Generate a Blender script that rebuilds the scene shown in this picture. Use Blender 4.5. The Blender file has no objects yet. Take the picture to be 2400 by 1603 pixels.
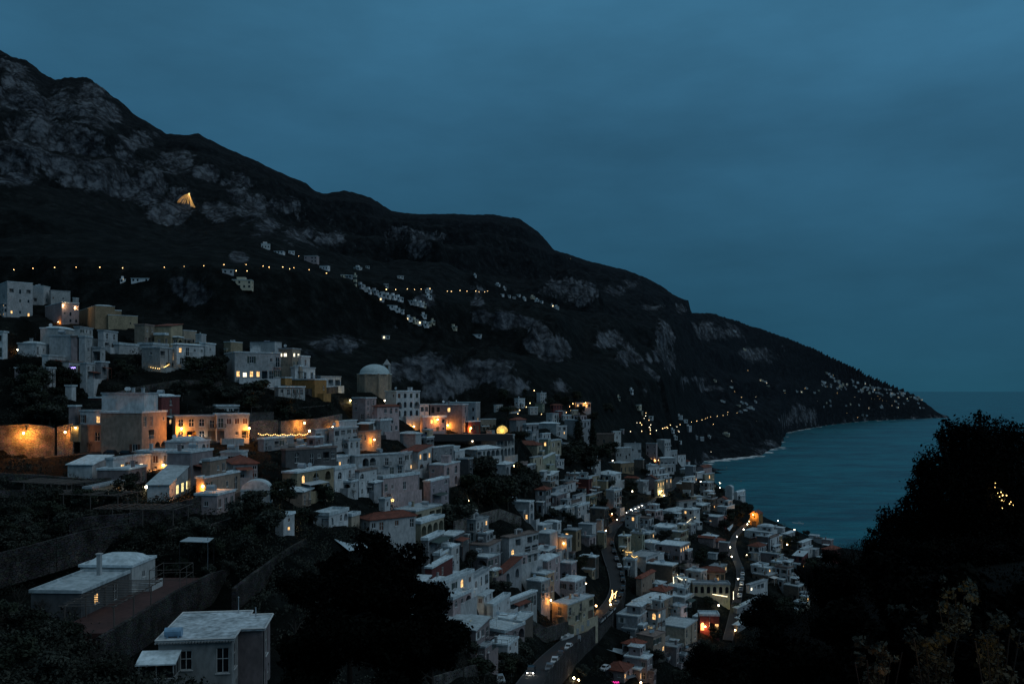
import bpy, bmesh, math, random
import numpy as np
from mathutils import Vector, Matrix
random.seed(7)
rng = np.random.default_rng(7)
sc = bpy.context.scene
COL = sc.collection
F = 2078.0      # focal length in photo pixels (2400 wide)
H = 120.0       # eye height above the sea
HV = 915.0      # photo row of the horizon
S = 400.0 / 2348.0

def P(u, v, y):                     # point seen at photo (u, v) at forward distance y
    return Vector(((u - 1200) / F * y, y, H + (HV - v) / F * y))
def UV(p):
    return 1200 + p[0] / p[1] * F, HV - (p[2] - H) / p[1] * F

# ------------------------------------------------------------------ helpers
def tag(o, label=None, cat=None, group=None, kind=None):
    if label: o['label'] = label
    if cat: o['category'] = cat
    if group: o['group'] = group
    if kind: o['kind'] = kind
    return o
def empty(name, loc=(0, 0, 0), rz=0.0):
    o = bpy.data.objects.new(name, None); COL.objects.link(o)
    o.location = loc; o.rotation_euler = (0, 0, rz); o.empty_display_size = 0.3
    return o
class MB:
    """collects faces with material slots, builds one mesh object"""
    def __init__(s): s.v = []; s.f = []; s.m = []
    def quad(s, a, b, c, d, m=0):
        n = len(s.v); s.v += [a, b, c, d]; s.f.append((n, n+1, n+2, n+3)); s.m.append(m)
    def poly(s, pts, m=0):
        n = len(s.v); s.v += list(pts); s.f.append(tuple(range(n, n+len(pts)))); s.m.append(m)
    def box(s, x0, x1, y0, y1, z0, z1, m=0, bottom=True):
        n = len(s.v)
        s.v += [(x0,y0,z0),(x1,y0,z0),(x1,y1,z0),(x0,y1,z0),(x0,y0,z1),(x1,y0,z1),(x1,y1,z1),(x0,y1,z1)]
        fs = [(4,5,6,7),(0,1,5,4),(1,2,6,5),(2,3,7,6),(3,0,4,7)]
        if bottom: fs.append((3,2,1,0))
        for f in fs: s.f.append(tuple(n+i for i in f)); s.m.append(m)
    def bar(s, p, q, r, m=0, n=4, r2=None):
        p = Vector(p); q = Vector(q); d = (q - p)
        if d.length < 1e-6: return
        d.normalize(); a = d.orthogonal().normalized(); b = d.cross(a)
        r2 = r if r2 is None else r2
        k = len(s.v)
        for c, rr in ((p, r), (q, r2)):
            for i in range(n):
                t = 2*math.pi*(i+.5)/n
                s.v.append(tuple(c + a*(rr*math.cos(t)) + b*(rr*math.sin(t))))
        for i in range(n):
            j = (i+1) % n
            s.f.append((k+i, k+j, k+n+j, k+n+i)); s.m.append(m)
        s.f.append(tuple(k+n+i for i in range(n))); s.m.append(m)
        s.f.append(tuple(k+n-1-i for i in range(n))); s.m.append(m)
    def tube(s, pts, r, m=0, n=5):
        for i in range(len(pts)-1): s.bar(pts[i], pts[i+1], r, m, n)
    def lathe(s, prof, c=(0,0,0), n=16, m=0):
        k = len(s.v)
        for (r, z) in prof:
            for i in range(n):
                t = 2*math.pi*i/n; s.v.append((c[0]+r*math.cos(t), c[1]+r*math.sin(t), c[2]+z))
        for j in range(len(prof)-1):
            for i in range(n):
                i2 = (i+1) % n
                s.f.append((k+j*n+i, k+j*n+i2, k+(j+1)*n+i2, k+(j+1)*n+i)); s.m.append(m)
    def sphere(s, c, r, m=0, n=10, k=6, sz=1.0):
        prof = [(max(r*math.sin(math.pi*j/k), r*0.01), -r*sz*math.cos(math.pi*j/k)) for j in range(k+1)]
        s.lathe(prof, c, n, m)
    def disc(s, c, r, nrm, m=0, n=14):
        d = Vector(nrm).normalized(); a = d.orthogonal().normalized(); b = d.cross(a); c = Vector(c)
        s.poly([tuple(c + a*(r*math.cos(2*math.pi*i/n)) + b*(r*math.sin(2*math.pi*i/n))) for i in range(n)], m)
    def mesh(s, name, mats):
        me = bpy.data.meshes.new(name)
        me.from_pydata(s.v, [], s.f)
        for m in (mats if isinstance(mats, (list, tuple)) else [mats]): me.materials.append(m)
        if len(me.materials) > 1: me.polygons.foreach_set('material_index', s.m)
        me.update(); return me
    def build(s, name, mats, parent=None, smooth=False):
        me = s.mesh(name, mats)
        if smooth: me.polygons.foreach_set('use_smooth', [True]*len(me.polygons))
        o = bpy.data.objects.new(name, me); COL.objects.link(o)
        if parent is not None: o.parent = parent
        return o
def copy_tree(o, parent=None):
    c = o.copy(); COL.objects.link(c)
    if parent is not None: c.parent = parent; c.matrix_parent_inverse = o.matrix_parent_inverse
    for ch in list(o.children): copy_tree(ch, c)
    return c

# ------------------------------------------------------------------ materials
MATS = {}
def nodes(m):
    m.use_nodes = True
    nt = m.node_tree; b = nt.nodes.get('Principled BSDF'); return nt, b
def paint(name, col, rough=0.85, stain=0.35, scale=0.35, metal=0.0, spec=0.3, streak=True):
    """weathered surface: large stains, rain streaks and a little fine bump, in object space"""
    if name in MATS: return MATS[name]
    m = bpy.data.materials.new(name); nt, b = nodes(m); N = nt.nodes; L = nt.links
    tc = N.new('ShaderNodeTexCoord'); mp = N.new('ShaderNodeMapping')
    oi = N.new('ShaderNodeObjectInfo'); ad = N.new('ShaderNodeVectorMath'); ad.operation = 'ADD'
    sm = N.new('ShaderNodeVectorMath'); sm.operation = 'SCALE'; sm.inputs['Scale'].default_value = 37.0
    cx = N.new('ShaderNodeCombineXYZ')
    for k in range(3): L.new(oi.outputs['Random'], cx.inputs[k])
    L.new(cx.outputs[0], sm.inputs[0]); L.new(tc.outputs['Object'], ad.inputs[0]); L.new(sm.outputs[0], ad.inputs[1])
    L.new(ad.outputs[0], mp.inputs['Vector'])
    mp.inputs['Scale'].default_value = (1, 1, 0.55 if streak else 1)
    n1 = N.new('ShaderNodeTexNoise'); n1.inputs['Scale'].default_value = scale; n1.inputs['Detail'].default_value = 8; n1.inputs['Roughness'].default_value = 0.65
    n2 = N.new('ShaderNodeTexNoise'); n2.inputs['Scale'].default_value = 1.7; n2.inputs['Detail'].default_value = 6
    L.new(mp.outputs[0], n1.inputs['Vector']); L.new(mp.outputs[0], n2.inputs['Vector'])
    mul = N.new('ShaderNodeMath'); mul.operation = 'MULTIPLY'; L.new(n1.outputs[0], mul.inputs[0]); L.new(n2.outputs[0], mul.inputs[1])
    r = N.new('ShaderNodeValToRGB')
    r.color_ramp.elements[0].position = 0.12; r.color_ramp.elements[1].position = 0.36
    d = 1 - stain
    r.color_ramp.elements[0].color = (col[0]*d*0.95, col[1]*d, col[2]*d, 1); r.color_ramp.elements[1].color = (*col, 1)
    L.new(mul.outputs[0], r.inputs[0])
    hs = N.new('ShaderNodeHueSaturation'); mr = N.new('ShaderNodeMapRange')
    mr.inputs['To Min'].default_value = 0.66; mr.inputs['To Max'].default_value = 1.10
    L.new(oi.outputs['Random'], mr.inputs['Value']); L.new(mr.outputs[0], hs.inputs['Value'])
    L.new(r.outputs[0], hs.inputs['Color']); L.new(hs.outputs[0], b.inputs['Base Color'])
    b.inputs['Roughness'].default_value = rough; b.inputs['Metallic'].default_value = metal
    b.inputs['Specular IOR Level'].default_value = spec
    MATS[name] = m; return m
def flat(name, col, rough=0.7, metal=0.0, spec=0.4):
    if name in MATS: return MATS[name]
    m = bpy.data.materials.new(name); nt, b = nodes(m); N = nt.nodes; L = nt.links
    tc = N.new('ShaderNodeTexCoord'); n1 = N.new('ShaderNodeTexNoise'); n1.inputs['Scale'].default_value = 2.3; n1.inputs['Detail'].default_value = 4
    L.new(tc.outputs['Object'], n1.inputs['Vector'])
    r = N.new('ShaderNodeValToRGB'); r.color_ramp.elements[0].position = .3; r.color_ramp.elements[1].position = .7
    r.color_ramp.elements[0].color = (*[c*0.72 for c in col], 1); r.color_ramp.elements[1].color = (*col, 1)
    L.new(n1.outputs[0], r.inputs[0]); L.new(r.outputs[0], b.inputs['Base Color'])
    b.inputs['Roughness'].default_value = rough; b.inputs['Metallic'].default_value = metal; b.inputs['Specular IOR Level'].default_value = spec
    MATS[name] = m; return m
def glow(name, col, strength, sampled=False, vary=0.0):
    if name in MATS: return MATS[name]
    m = bpy.data.materials.new(name); nt, b = nodes(m); N = nt.nodes; L = nt.links
    b.inputs['Base Color'].default_value = (*[min(c, .8) for c in col], 1)
    b.inputs['Emission Color'].default_value = (*col, 1); b.inputs['Emission Strength'].default_value = strength
    if vary:
        tc = N.new('ShaderNodeTexCoord'); n1 = N.new('ShaderNodeTexNoise'); n1.inputs['Scale'].default_value = 1.6; n1.inputs['Detail'].default_value = 3
        L.new(tc.outputs['Object'], n1.inputs['Vector'])
        mr = N.new('ShaderNodeMapRange'); mr.inputs['From Min'].default_value = .3; mr.inputs['From Max'].default_value = .7
        mr.inputs['To Min'].default_value = strength*(1-vary); mr.inputs['To Max'].default_value = strength*(1+vary)
        L.new(n1.outputs[0], mr.inputs['Value']); L.new(mr.outputs[0], b.inputs['Emission Strength'])
    if not sampled:
        try: m.cycles.emission_sampling = 'NONE'
        except Exception: pass
    MATS[name] = m; return m
def lamp_light(name, loc, power, col=(1, .52, .16), size=0.15, parent=None, spot=None, rot=None):
    ld = bpy.data.lights.new(name, 'SPOT' if spot else 'POINT'); ld.energy = power; ld.color = col; ld.shadow_soft_size = size
    if spot: ld.spot_size = spot; ld.spot_blend = 0.6
    o = bpy.data.objects.new(name, ld); COL.objects.link(o); o.location = loc
    if rot: o.rotation_euler = rot
    if parent is not None: o.parent = parent
    return o

# ------------------------------------------------------------------ vector noise
def _hash(ix, iy, iz):
    h = (ix.astype(np.int64)*374761393 + iy.astype(np.int64)*668265263 + iz.astype(np.int64)*2147483647) & 0xffffffff
    h = ((h ^ (h >> 13)) * 1274126177) & 0xffffffff
    return ((h ^ (h >> 16)) & 0xffff) / 65535.0
def vnoise(x, y, z):
    ix, iy, iz = np.floor(x), np.floor(y), np.floor(z)
    fx, fy, fz = x-ix, y-iy, z-iz
    fx = fx*fx*(3-2*fx); fy = fy*fy*(3-2*fy); fz = fz*fz*(3-2*fz)
    o = 0
    for a in (0, 1):
        for b in (0, 1):
            for c in (0, 1):
                w = (fx if a else 1-fx)*(fy if b else 1-fy)*(fz if c else 1-fz)
                o = o + w*_hash(ix+a, iy+b, iz+c)
    return o*2-1
def fbm(x, y, z, oct=5, ridged=False):
    a, s, o = 1.0, 0.0, 0.0
    for k in range(oct):
        n = vnoise(x + 17.3*k, y - 9.1*k, z + 5.7*k)
        if ridged: n = 1 - 2*np.abs(n)
        o = o + a*n; s += a; a *= 0.5; x = x*2.03; y = y*2.03; z = z*2.03
    return o/s
# ------------------------------------------------------------------ the land: profiles along each line of sight, as (photo column, distance, photo row or ('z', height))
Z = lambda z: ('z', z)
FEAT = [
 [(-900, 1.5, Z(118.4)), (3300, 1.5, Z(118.4))],
 [(-900, 25, 1900), (1250, 25, 1900), (1400, 30, 1720), (1500, 28, 1660), (1600, 28, 1630), (1700, 27, 1570), (1800, 26, 1500), (1900, 25, 1420), (2000, 24, 1350), (2100, 22, 1310), (2200, 20, 1290), (2400, 18, 1270), (3300, 18, 1270)],
 [(-900, 55, 1720), (640, 62, 1720), (1100, 68, 1740), (1250, 75, 1800), (1400, 85, 1850), (2400, 80, Z(60)), (3300, 80, Z(60))],
 [(-900, 70, 1560), (0, 74, 1620), (300, 80, 1628), (640, 88, 1632), (900, 104, 1650), (1100, 145, 1650), (1200, 185, 1625), (1300, 212, 1610), (1400, 238, 1615), (1500, 245, 1640), (1700, 270, 1640), (1900, 300, 1600), (2400, 350, 1560), (3300, 350, 1560)],
 [(-900, 120, 1330), (0, 122, 1340), (300, 125, 1350), (640, 135, 1335), (900, 165, 1350), (1100, 215, 1430), (1200, 225, 1450), (1300, 240, 1475), (1400, 272, 1470), (1500, 300, 1430), (1600, 320, 1420), (1750, 355, 1370), (1900, 430, 1310), (2100, 470, 1300), (3300, 480, 1300)],
 [(-900, 190, 1060), (0, 195, 1060), (300, 205, 1052), (500, 209, 1042), (640, 222, 1040), (800, 238, 1080), (900, 248, 1130), (1000, 252, 1150), (1100, 262, 1195), (1200, 290, 1225), (1300, 330, 1240), (1400, 372, 1230), (1500, 430, 1200), (1600, 470, 1200), (1750, 500, 1240), (1850, 530, 1250), (1950, 560, 1280), (2100, 580, 1300), (3300, 600, 1320)],
 [(-900, 235, 730), (0, 242, 745), (200, 255, 762), (330, 268, 792), (500, 282, 832), (700, 298, 872), (870, 330, 918), (1000, 342, 988), (1100, 350, 1014), (1200, 380, 1017), (1290, 520, 1003), (1380, 560, 1033), (1450, 610, 1083), (1550, 650, 1100), (1650, 670, 1112), (1700, 650, 1150), (1800, 610, 1215), (1900, 590, 1258), (1955, 580, 1280), (2100, 600, 1320), (3300, 620, 1340)],
 [(-900, 320, Z(110)), (0, 330, Z(108)), (500, 370, Z(100)), (870, 430, Z(85)), (1100, 440, Z(78)), (1200, 480, Z(92)), (1290, 580, Z(98)), (1380, 640, Z(84)), (1450, 690, Z(45)), (1550, 730, Z(30)), (1650, 750, Z(8)), (1700, 715, Z(-6)), (1800, 680, Z(-6)), (1900, 650, Z(-6)), (1955, 640, Z(-6)), (2100, 660, Z(-6)), (3300, 690, Z(-6))],
 [(-900, 480, Z(110)), (0, 480, Z(108)), (500, 480, Z(100)), (870, 520, Z(88)), (1100, 560, Z(84)), (1200, 600, Z(104)), (1300, 680, Z(106)), (1380, 720, Z(98)), (1450, 800, Z(80)), (1550, 900, Z(60)), (1620, 1300, Z(10)), (1650, 1480, Z(-3)), (1785, 1630, Z(-4)), (1815, 1820, Z(-4)), (1829, 1880, Z(-4)), (1842, 2500, Z(-4)), (1938, 3060, Z(-4)), (2035, 3520, Z(-4)), (2190, 3850, Z(-4)), (2224, 3880, Z(-8)), (2260, 3900, Z(-30)), (3300, 3900, Z(-30))],
 [(-900, 650, 640), (0, 690, 634), (500, 720, 634), (700, 760, 668), (870, 830, 720), (1100, 860, 800), (1300, 880, 806), (1450, 1000, 862), (1550, 1150, 905), (1620, 1500, 985), (1650, 1640, 1020), (1720, 1780, 1000), (1800, 1900, 1020), (1829, 1920, 1043), (1842, 2600, 968), (1950, 3160, 938), (2035, 3600, 935), (2100, 3750, 940), (2190, 3880, 968), (2224, 3900, 979), (2260, 3920, Z(-30)), (3300, 3920, Z(-30))],
 [(-900, 1000, 420), (0, 1050, 430), (200, 1100, 470), (430, 1200, 532), (600, 1260, 545), (800, 1360, 602), (1000, 1420, 625), (1200, 1460, 690), (1400, 1640, 712), (1550, 1850, 750), (1650, 2150, 830), (1800, 2650, 905), (1842, 2850, 890), (1950, 3320, 893), (2100, 3820, 918), (2190, 3930, 962), (2224, 3960, 978), (2260, 3960, Z(-30)), (3300, 3960, Z(-30))],
 [(-900, 1640, -60), (-300, 1660, 60), (0, 1680, 120), (31, 1690, 138), (77, 1700, 156), (118, 1710, 194), (140, 1714, 192), (163, 1716, 189), (210, 1722, 195), (240, 1725, 210), (307, 1735, 268), (345, 1740, 292), (388, 1750, 320), (465, 1760, 312), (531, 1780, 348), (664, 1830, 409), (756, 1860, 452), (807, 1880, 447), (869, 1910, 465), (920, 1940, 498), (981, 1980, 506), (1063, 2040, 501), (1145, 2090, 501), (1216, 2140, 511), (1262, 2180, 547), (1298, 2220, 588), (1370, 2290, 611), (1472, 2400, 636), (1533, 2480, 664), (1600, 2560, 700), (1616, 2570, 706), (1619, 2620, 733), (1676, 2720, 736), (1789, 2980, 772), (1840, 3080, 789), (1901, 3220, 813), (2003, 3500, 859), (2095, 3800, 900), (2146, 3900, 925), (2177, 3950, 951), (2213, 3980, 976), (2224, 3990, 980), (2260, 4000, Z(-30)), (3300, 4000, Z(-30))],
 [(-900, 2100, Z(500)), (500, 2200, Z(350)), (1000, 2500, Z(200)), (1600, 3000, Z(60)), (2000, 3850, Z(20)), (2224, 4200, Z(-30)), (3300, 4200, Z(-30))],
 [(-900, 4600, Z(-30)), (3300, 4600, Z(-30))],
]
NU = 620
UC = np.concatenate([np.linspace(-900, -20, 50), np.linspace(-12, 2412, NU-100), np.linspace(2430, 3300, 50)])
YR = np.unique(np.concatenate([np.geomspace(1.5, 60, 70), np.geomspace(60, 800, 330), np.geomspace(800, 2800, 230), np.geomspace(2800, 4600, 90)]))
def build_height():
    ys, zs = [], []
    for ft in FEAT:
        us = np.array([p[0] for p in ft], float); yy = np.array([p[1] for p in ft], float)
        zz = np.array([p[2][1] if isinstance(p[2], tuple) else H + (HV - p[2])/F*p[1] for p in ft])
        vv = np.array([HV - (z-H)/y*F for z, y in zip(zz, yy)])
        isz = isinstance(ft[0][2], tuple)
        y_ = np.interp(UC, us, yy)
        z_ = np.interp(UC, us, zz) if isz else H + (HV - np.interp(UC, us, vv))/F*y_
        ys.append(y_); zs.append(z_)
    ys = np.array(ys); zs = np.array(zs)
    hz = np.zeros((len(YR), len(UC)))
    for i in range(len(UC)):
        hz[:, i] = np.interp(YR, ys[:, i], zs[:, i])
    return hz, ys
HB, YS = build_height()
XG = (UC[None, :] - 1200)/F*YR[:, None]; YG = np.repeat(YR[:, None], len(UC), 1)
RIDGE_Y = YS[11][None, :]; FOOT_Y = YS[8][None, :]; TOWN_Y = YS[6][None, :]
# rock patches: places on the mountain where bare limestone shows
ROCKS = [(60,350,110,60),(170,330,90,60),(250,400,110,60),(330,440,110,55),(90,300,90,60),(40,420,70,30),(420,470,60,50),(480,410,40,30),(400,500,70,40),(510,500,60,35),(590,490,60,50),(620,530,50,30),(700,550,60,30),(770,560,60,30),(330,330,60,30),(420,380,60,40),(560,430,50,30),(660,480,50,25),(30,200,60,80),(210,230,50,60),(140,240,60,60),(250,270,60,40),(60,220,60,60),
 (930,550,60,22),(985,570,30,24),(1290,680,60,25),(1360,675,60,25),(1440,680,50,22),(1480,665,30,20),(1600,722,25,18),(1190,750,60,35),(1250,760,50,30),(1130,740,40,30),(1290,820,50,40),(1250,800,40,40),(780,810,110,35),(720,830,60,30),(950,870,90,40),(1050,890,110,45),(1130,870,90,40),(1200,900,60,30),(1310,905,40,35),(1010,850,60,40),(1470,840,50,40),(1560,790,30,50),(1420,800,50,30),(1570,850,20,40),(1350,700,40,16),(1530,720,40,14),
 (460,690,60,25),(430,660,50,16),(1660,910,60,12),(1620,890,50,12),(1550,830,60,30),(1880,970,50,25),(1840,985,30,20),(1810,1040,40,14),(1700,780,60,30),(1780,830,60,25),(1650,770,40,30),(1120,700,30,30),(1000,700,30,20),(560,600,30,20)]
def patches(UU, V_):
    m = np.zeros_like(V_)
    for (u, v, a, b) in ROCKS: m = np.maximum(m, np.exp(-(((UU-u)/a)**2 + ((V_-v)/b)**2)*1.1))
    return m
def sstep(a, b, x):
    t = np.clip((x-a)/(b-a), 0, 1); return t*t*(3-2*t)
def relief():
    x, y, z = XG, YG, HB
    near = 1 - sstep(380, 620, YG)
    d = 0.8*fbm(x/9, y/9, z*0, 3) * sstep(40, 80, YG)
    far = sstep(0.0, 1.0, (YG - FOOT_Y)/180.0)                # 0 at the shore / gully, 1 on the mountain
    fade = 1 - 0.8*sstep(0.8, 1.0, YG/RIDGE_Y)
    big = fbm(x/230, y/230, 0*z+3, 6, True)
    det = fbm(x/42, y/42, z/42, 5)
    amp = far*fade*np.clip((YG-450)/900, 0.15, 1.0)
    d = d*(1-0.6*far) + amp*(20*big + 10*det)
    h = z + d
    # rock bands: terraces of height
    wob = 26*fbm(x/160, y/160, 0*z+9, 4)
    per = 74.0
    t = (h + wob)/per; fr = t - np.floor(t)
    st = sstep(0.36, 0.62, fr) - fr
    mask = far*fade*sstep(-0.25, 0.25, fbm(x/300, y/300, 0*z-4, 3))
    h = h + mask*st*per*0.62
    crag = patches(1200 + XG/YG*F, HV - (HB-H)/YG*F)*far*(YG > 430)
    h = h + crag*(fbm(x/38, y/70, z/60, 5, True)*17 + fbm(x/14, y/30, z/25, 4, True)*6 - 4)
    gul = fbm(x/95 + 3, y/260, 0*z, 4, True); h = h + amp*10*gul*(1-.5*crag)
    shn = np.exp(-np.abs(HB)/14)*(YG > 1150); h = h + shn*(9*fbm(x/75, y/75, 0*z+2, 4) + 5*fbm(x/22, y/22, 0*z+8, 3))
    sea = sstep(0, 30, np.abs(HB) + 0*h)                       # keep the shoreline clean
    h = np.where(HB < -3.5, np.minimum(h, np.where(YG > 1150, HB+4.5, HB+1)), h)
    return h
HT = relief()
def ground_z(x, y):
    """terrain height by bilinear lookup"""
    u = 1200 + x/y*F
    j = np.clip(np.searchsorted(UC, u)-1, 0, len(UC)-2); i = np.clip(np.searchsorted(YR, y)-1, 0, len(YR)-2)
    a = (u-UC[j])/(UC[j+1]-UC[j]); b = (y-YR[i])/(YR[i+1]-YR[i])
    return (HT[i, j]*(1-a)+HT[i, j+1]*a)*(1-b) + (HT[i+1, j]*(1-a)+HT[i+1, j+1]*a)*b
VV = HV - (HT - H)/YG*F
def depth(u, v, ymin=66.0):
    """distance at which the sight line through photo (u, v) meets the land"""
    j = int(np.clip(np.searchsorted(UC, u)-1, 0, len(UC)-2)); a = (u-UC[j])/(UC[j+1]-UC[j])
    col = VV[:, j]*(1-a) + VV[:, j+1]*a
    ok = np.nonzero((col <= v) & (YR >= ymin))[0]
    if len(ok) == 0: return 600.0
    i = ok[0]
    if i == 0 or YR[i-1] < ymin: return float(YR[i])
    c0, c1 = col[i-1], col[i]
    t = 0 if c0 == c1 else (c0-v)/(c0-c1)
    return float(YR[i-1] + (YR[i]-YR[i-1])*min(max(t, 0), 1))

CARVE = []      # (x, y, theta, w, d, z): level places cut into the slope for houses and roads
def carve():
    for (cx, cy, th, w, d, z, mg, sl) in CARVE:
        R = math.hypot(w, d) + mg + 14
        i0, i1 = np.searchsorted(YR, cy-R), np.searchsorted(YR, cy+R)
        if i1 <= i0: continue
        X = XG[i0:i1]-cx; Y = YG[i0:i1]-cy
        lx = X*math.cos(th) - Y*math.sin(th); ly = X*math.sin(th) + Y*math.cos(th)
        dx = np.maximum(np.maximum(-w-lx, lx), 0); dy = np.maximum(np.maximum(-ly, ly-d), 0)
        ds = np.hypot(dx, dy)
        cap = z - .25 + np.maximum(ds-mg, 0)*sl
        HT[i0:i1] = np.minimum(HT[i0:i1], cap)
def rock_mask():
    U = 1200 + XG/YG*F; m = patches(U, VV)
    n = fbm(XG/48, YG/80, HT/38, 6) + .5*fbm(XG/16, YG/30, HT/14, 4)
    gz = np.abs(np.gradient(HT, axis=0)/np.gradient(YG, axis=0))
    m = m*1.05 + 0.62*n - 0.30 + .22*(np.clip(gz, 0, 2.5)-.6)*(YG > 600)
    shore = (1-sstep(4, 26, HT))*(YG > 700)*(HT > -3)
    return np.clip(np.maximum(m*(YG > 430), shore*(.35+.5*n)), 0, 1)
def land():
    ny, nu = HT.shape
    co = np.stack([XG, YG, HT], -1).reshape(-1, 3).astype(np.float32)
    idx = np.arange(ny*nu).reshape(ny, nu)
    q = np.stack([idx[:-1, :-1], idx[:-1, 1:], idx[1:, 1:], idx[1:, :-1]], -1).reshape(-1, 4).astype(np.int32)
    me = bpy.data.meshes.new('hillside')
    me.vertices.add(len(co)); me.vertices.foreach_set('co', co.ravel())
    me.loops.add(q.size); me.loops.foreach_set('vertex_index', q.ravel())
    me.polygons.add(len(q)); me.polygons.foreach_set('loop_start', np.arange(0, q.size, 4, dtype=np.int32))
    me.update(calc_edges=True)
    at = me.attributes.new('rock', 'FLOAT', 'POINT'); at.data.foreach_set('value', rock_mask().ravel().astype(np.float32))
    me.polygons.foreach_set('use_smooth', np.ones(len(q), dtype=bool))
    m = bpy.data.materials.new('limestone_and_scrub'); nt, b = nodes(m); N = nt.nodes; L = nt.links
    tc = N.new('ShaderNodeTexCoord'); g = N.new('ShaderNodeNewGeometry')
    ra = N.new('ShaderNodeAttribute'); ra.attribute_name = 'rock'
    def noise(sc_, det, vec=None, rough=.6):
        n = N.new('ShaderNodeTexNoise'); n.inputs['Scale'].default_value = sc_; n.inputs['Detail'].default_value = det; n.inputs['Roughness'].default_value = rough
        L.new(vec or tc.outputs['Object'], n.inputs['Vector']); return n.outputs[0]
    def math_(op, a, b_=None, clamp=False):
        n = N.new('ShaderNodeMath'); n.operation = op; n.use_clamp = clamp
        for k, s in enumerate((a, b_)):
            if s is None: continue
            if isinstance(s, (int, float)): n.inputs[k].default_value = s
            else: L.new(s, n.inputs[k])
        return n.outputs[0]
    def ramp(fac, stops):
        r = N.new('ShaderNodeValToRGB'); e = r.color_ramp.elements
        while len(e) < len(stops): e.new(0.5)
        for k, (p_, c) in enumerate(stops): e[k].position = p_; e[k].color = (*c, 1)
        L.new(fac, r.inputs[0]); return r.outputs[0]
    mp = N.new('ShaderNodeMapping'); mp.inputs['Scale'].default_value = (1, .45, .8); L.new(tc.outputs['Object'], mp.inputs[0])
    nz = noise(.045, 12, mp.outputs[0], .68); nf = noise(.2, 10, mp.outputs[0], .7)
    rk = math_('ADD', ra.outputs['Fac'], math_('MULTIPLY', math_('SUBTRACT', nz, .5), .9))
    rk = math_('ADD', rk, math_('MULTIPLY', math_('SUBTRACT', nf, .5), .9))
    rk = math_('MULTIPLY', math_('SUBTRACT', rk, .33), 6.5, True)
    rk = math_('MULTIPLY', rk, math_('GREATER_THAN', ra.outputs['Fac'], .02))
    cd = N.new('ShaderNodeCameraData') if False else None
    sepp = N.new('ShaderNodeSeparateXYZ'); L.new(tc.outputs['Object'], sepp.inputs[0])
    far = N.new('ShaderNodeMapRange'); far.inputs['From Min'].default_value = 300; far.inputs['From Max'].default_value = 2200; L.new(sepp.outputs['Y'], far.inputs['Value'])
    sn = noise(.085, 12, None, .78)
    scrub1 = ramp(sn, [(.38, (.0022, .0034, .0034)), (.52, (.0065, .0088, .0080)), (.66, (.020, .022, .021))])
    scrub_hazy = ramp(sn, [(.36, (.0022, .0036, .0055)), (.52, (.0070, .0102, .0140)), (.66, (.022, .028, .036))])  # distance haze put into the colour: far scrub goes bluer and lighter
    mxs = N.new('ShaderNodeMix'); mxs.data_type = 'RGBA'; L.new(far.outputs[0], mxs.inputs[0]); L.new(scrub1, mxs.inputs[6]); L.new(scrub_hazy, mxs.inputs[7]); scrub = mxs.outputs[2]
    vo = N.new('ShaderNodeTexVoronoi'); vo.feature = 'DISTANCE_TO_EDGE'; vo.inputs['Scale'].default_value = .05
    mp2 = N.new('ShaderNodeMapping'); mp2.inputs['Scale'].default_value = (1, .4, .55); L.new(tc.outputs['Object'], mp2.inputs[0])
    wv = N.new('ShaderNodeMix'); wv.data_type = 'VECTOR'; wv.inputs[0].default_value = .5
    nv = N.new('ShaderNodeTexNoise'); nv.inputs['Scale'].default_value = .06; nv.inputs['Detail'].default_value = 6; L.new(tc.outputs['Object'], nv.inputs['Vector'])
    vs = N.new('ShaderNodeVectorMath'); vs.operation = 'SCALE'; vs.inputs['Scale'].default_value = 30; L.new(nv.outputs['Color'], vs.inputs[0])
    va = N.new('ShaderNodeVectorMath'); va.operation = 'ADD'; L.new(mp2.outputs[0], va.inputs[0]); L.new(vs.outputs[0], va.inputs[1]); L.new(va.outputs[0], vo.inputs['Vector'])
    crack = N.new('ShaderNodeMapRange'); crack.inputs['From Max'].default_value = .22; crack.inputs['To Min'].default_value = .25; L.new(vo.outputs['Distance'], crack.inputs['Value'])
    st0 = ramp(math_('ADD', math_('MULTIPLY', noise(.16, 12, mp.outputs[0], .75), .65), math_('MULTIPLY', noise(.014, 6), .42)), [(.40, (.005, .0075, .011)), (.49, (.033, .041, .052)), (.60, (.118, .132, .152))])
    stv = N.new('ShaderNodeVectorMath'); stv.operation = 'SCALE'; L.new(st0, stv.inputs[0]); L.new(crack.outputs[0], stv.inputs['Scale']); stone = stv.outputs[0]
    mx = N.new('ShaderNodeMix'); mx.data_type = 'RGBA'; L.new(rk, mx.inputs[0]); L.new(scrub, mx.inputs[6]); L.new(stone, mx.inputs[7])
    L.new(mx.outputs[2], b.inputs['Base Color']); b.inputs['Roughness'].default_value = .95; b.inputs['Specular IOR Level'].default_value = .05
    bp = N.new('ShaderNodeBump'); bp.inputs['Strength'].default_value = 1.0; bp.inputs['Distance'].default_value = 3.5
    L.new(noise(.11, 12, None, .74), bp.inputs['Height']); L.new(bp.outputs[0], b.inputs['Normal'])
    me.materials.append(m)
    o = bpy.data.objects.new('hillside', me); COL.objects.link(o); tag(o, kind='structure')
    o['label'] = 'dark limestone mountainside falling to the bay'

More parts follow.
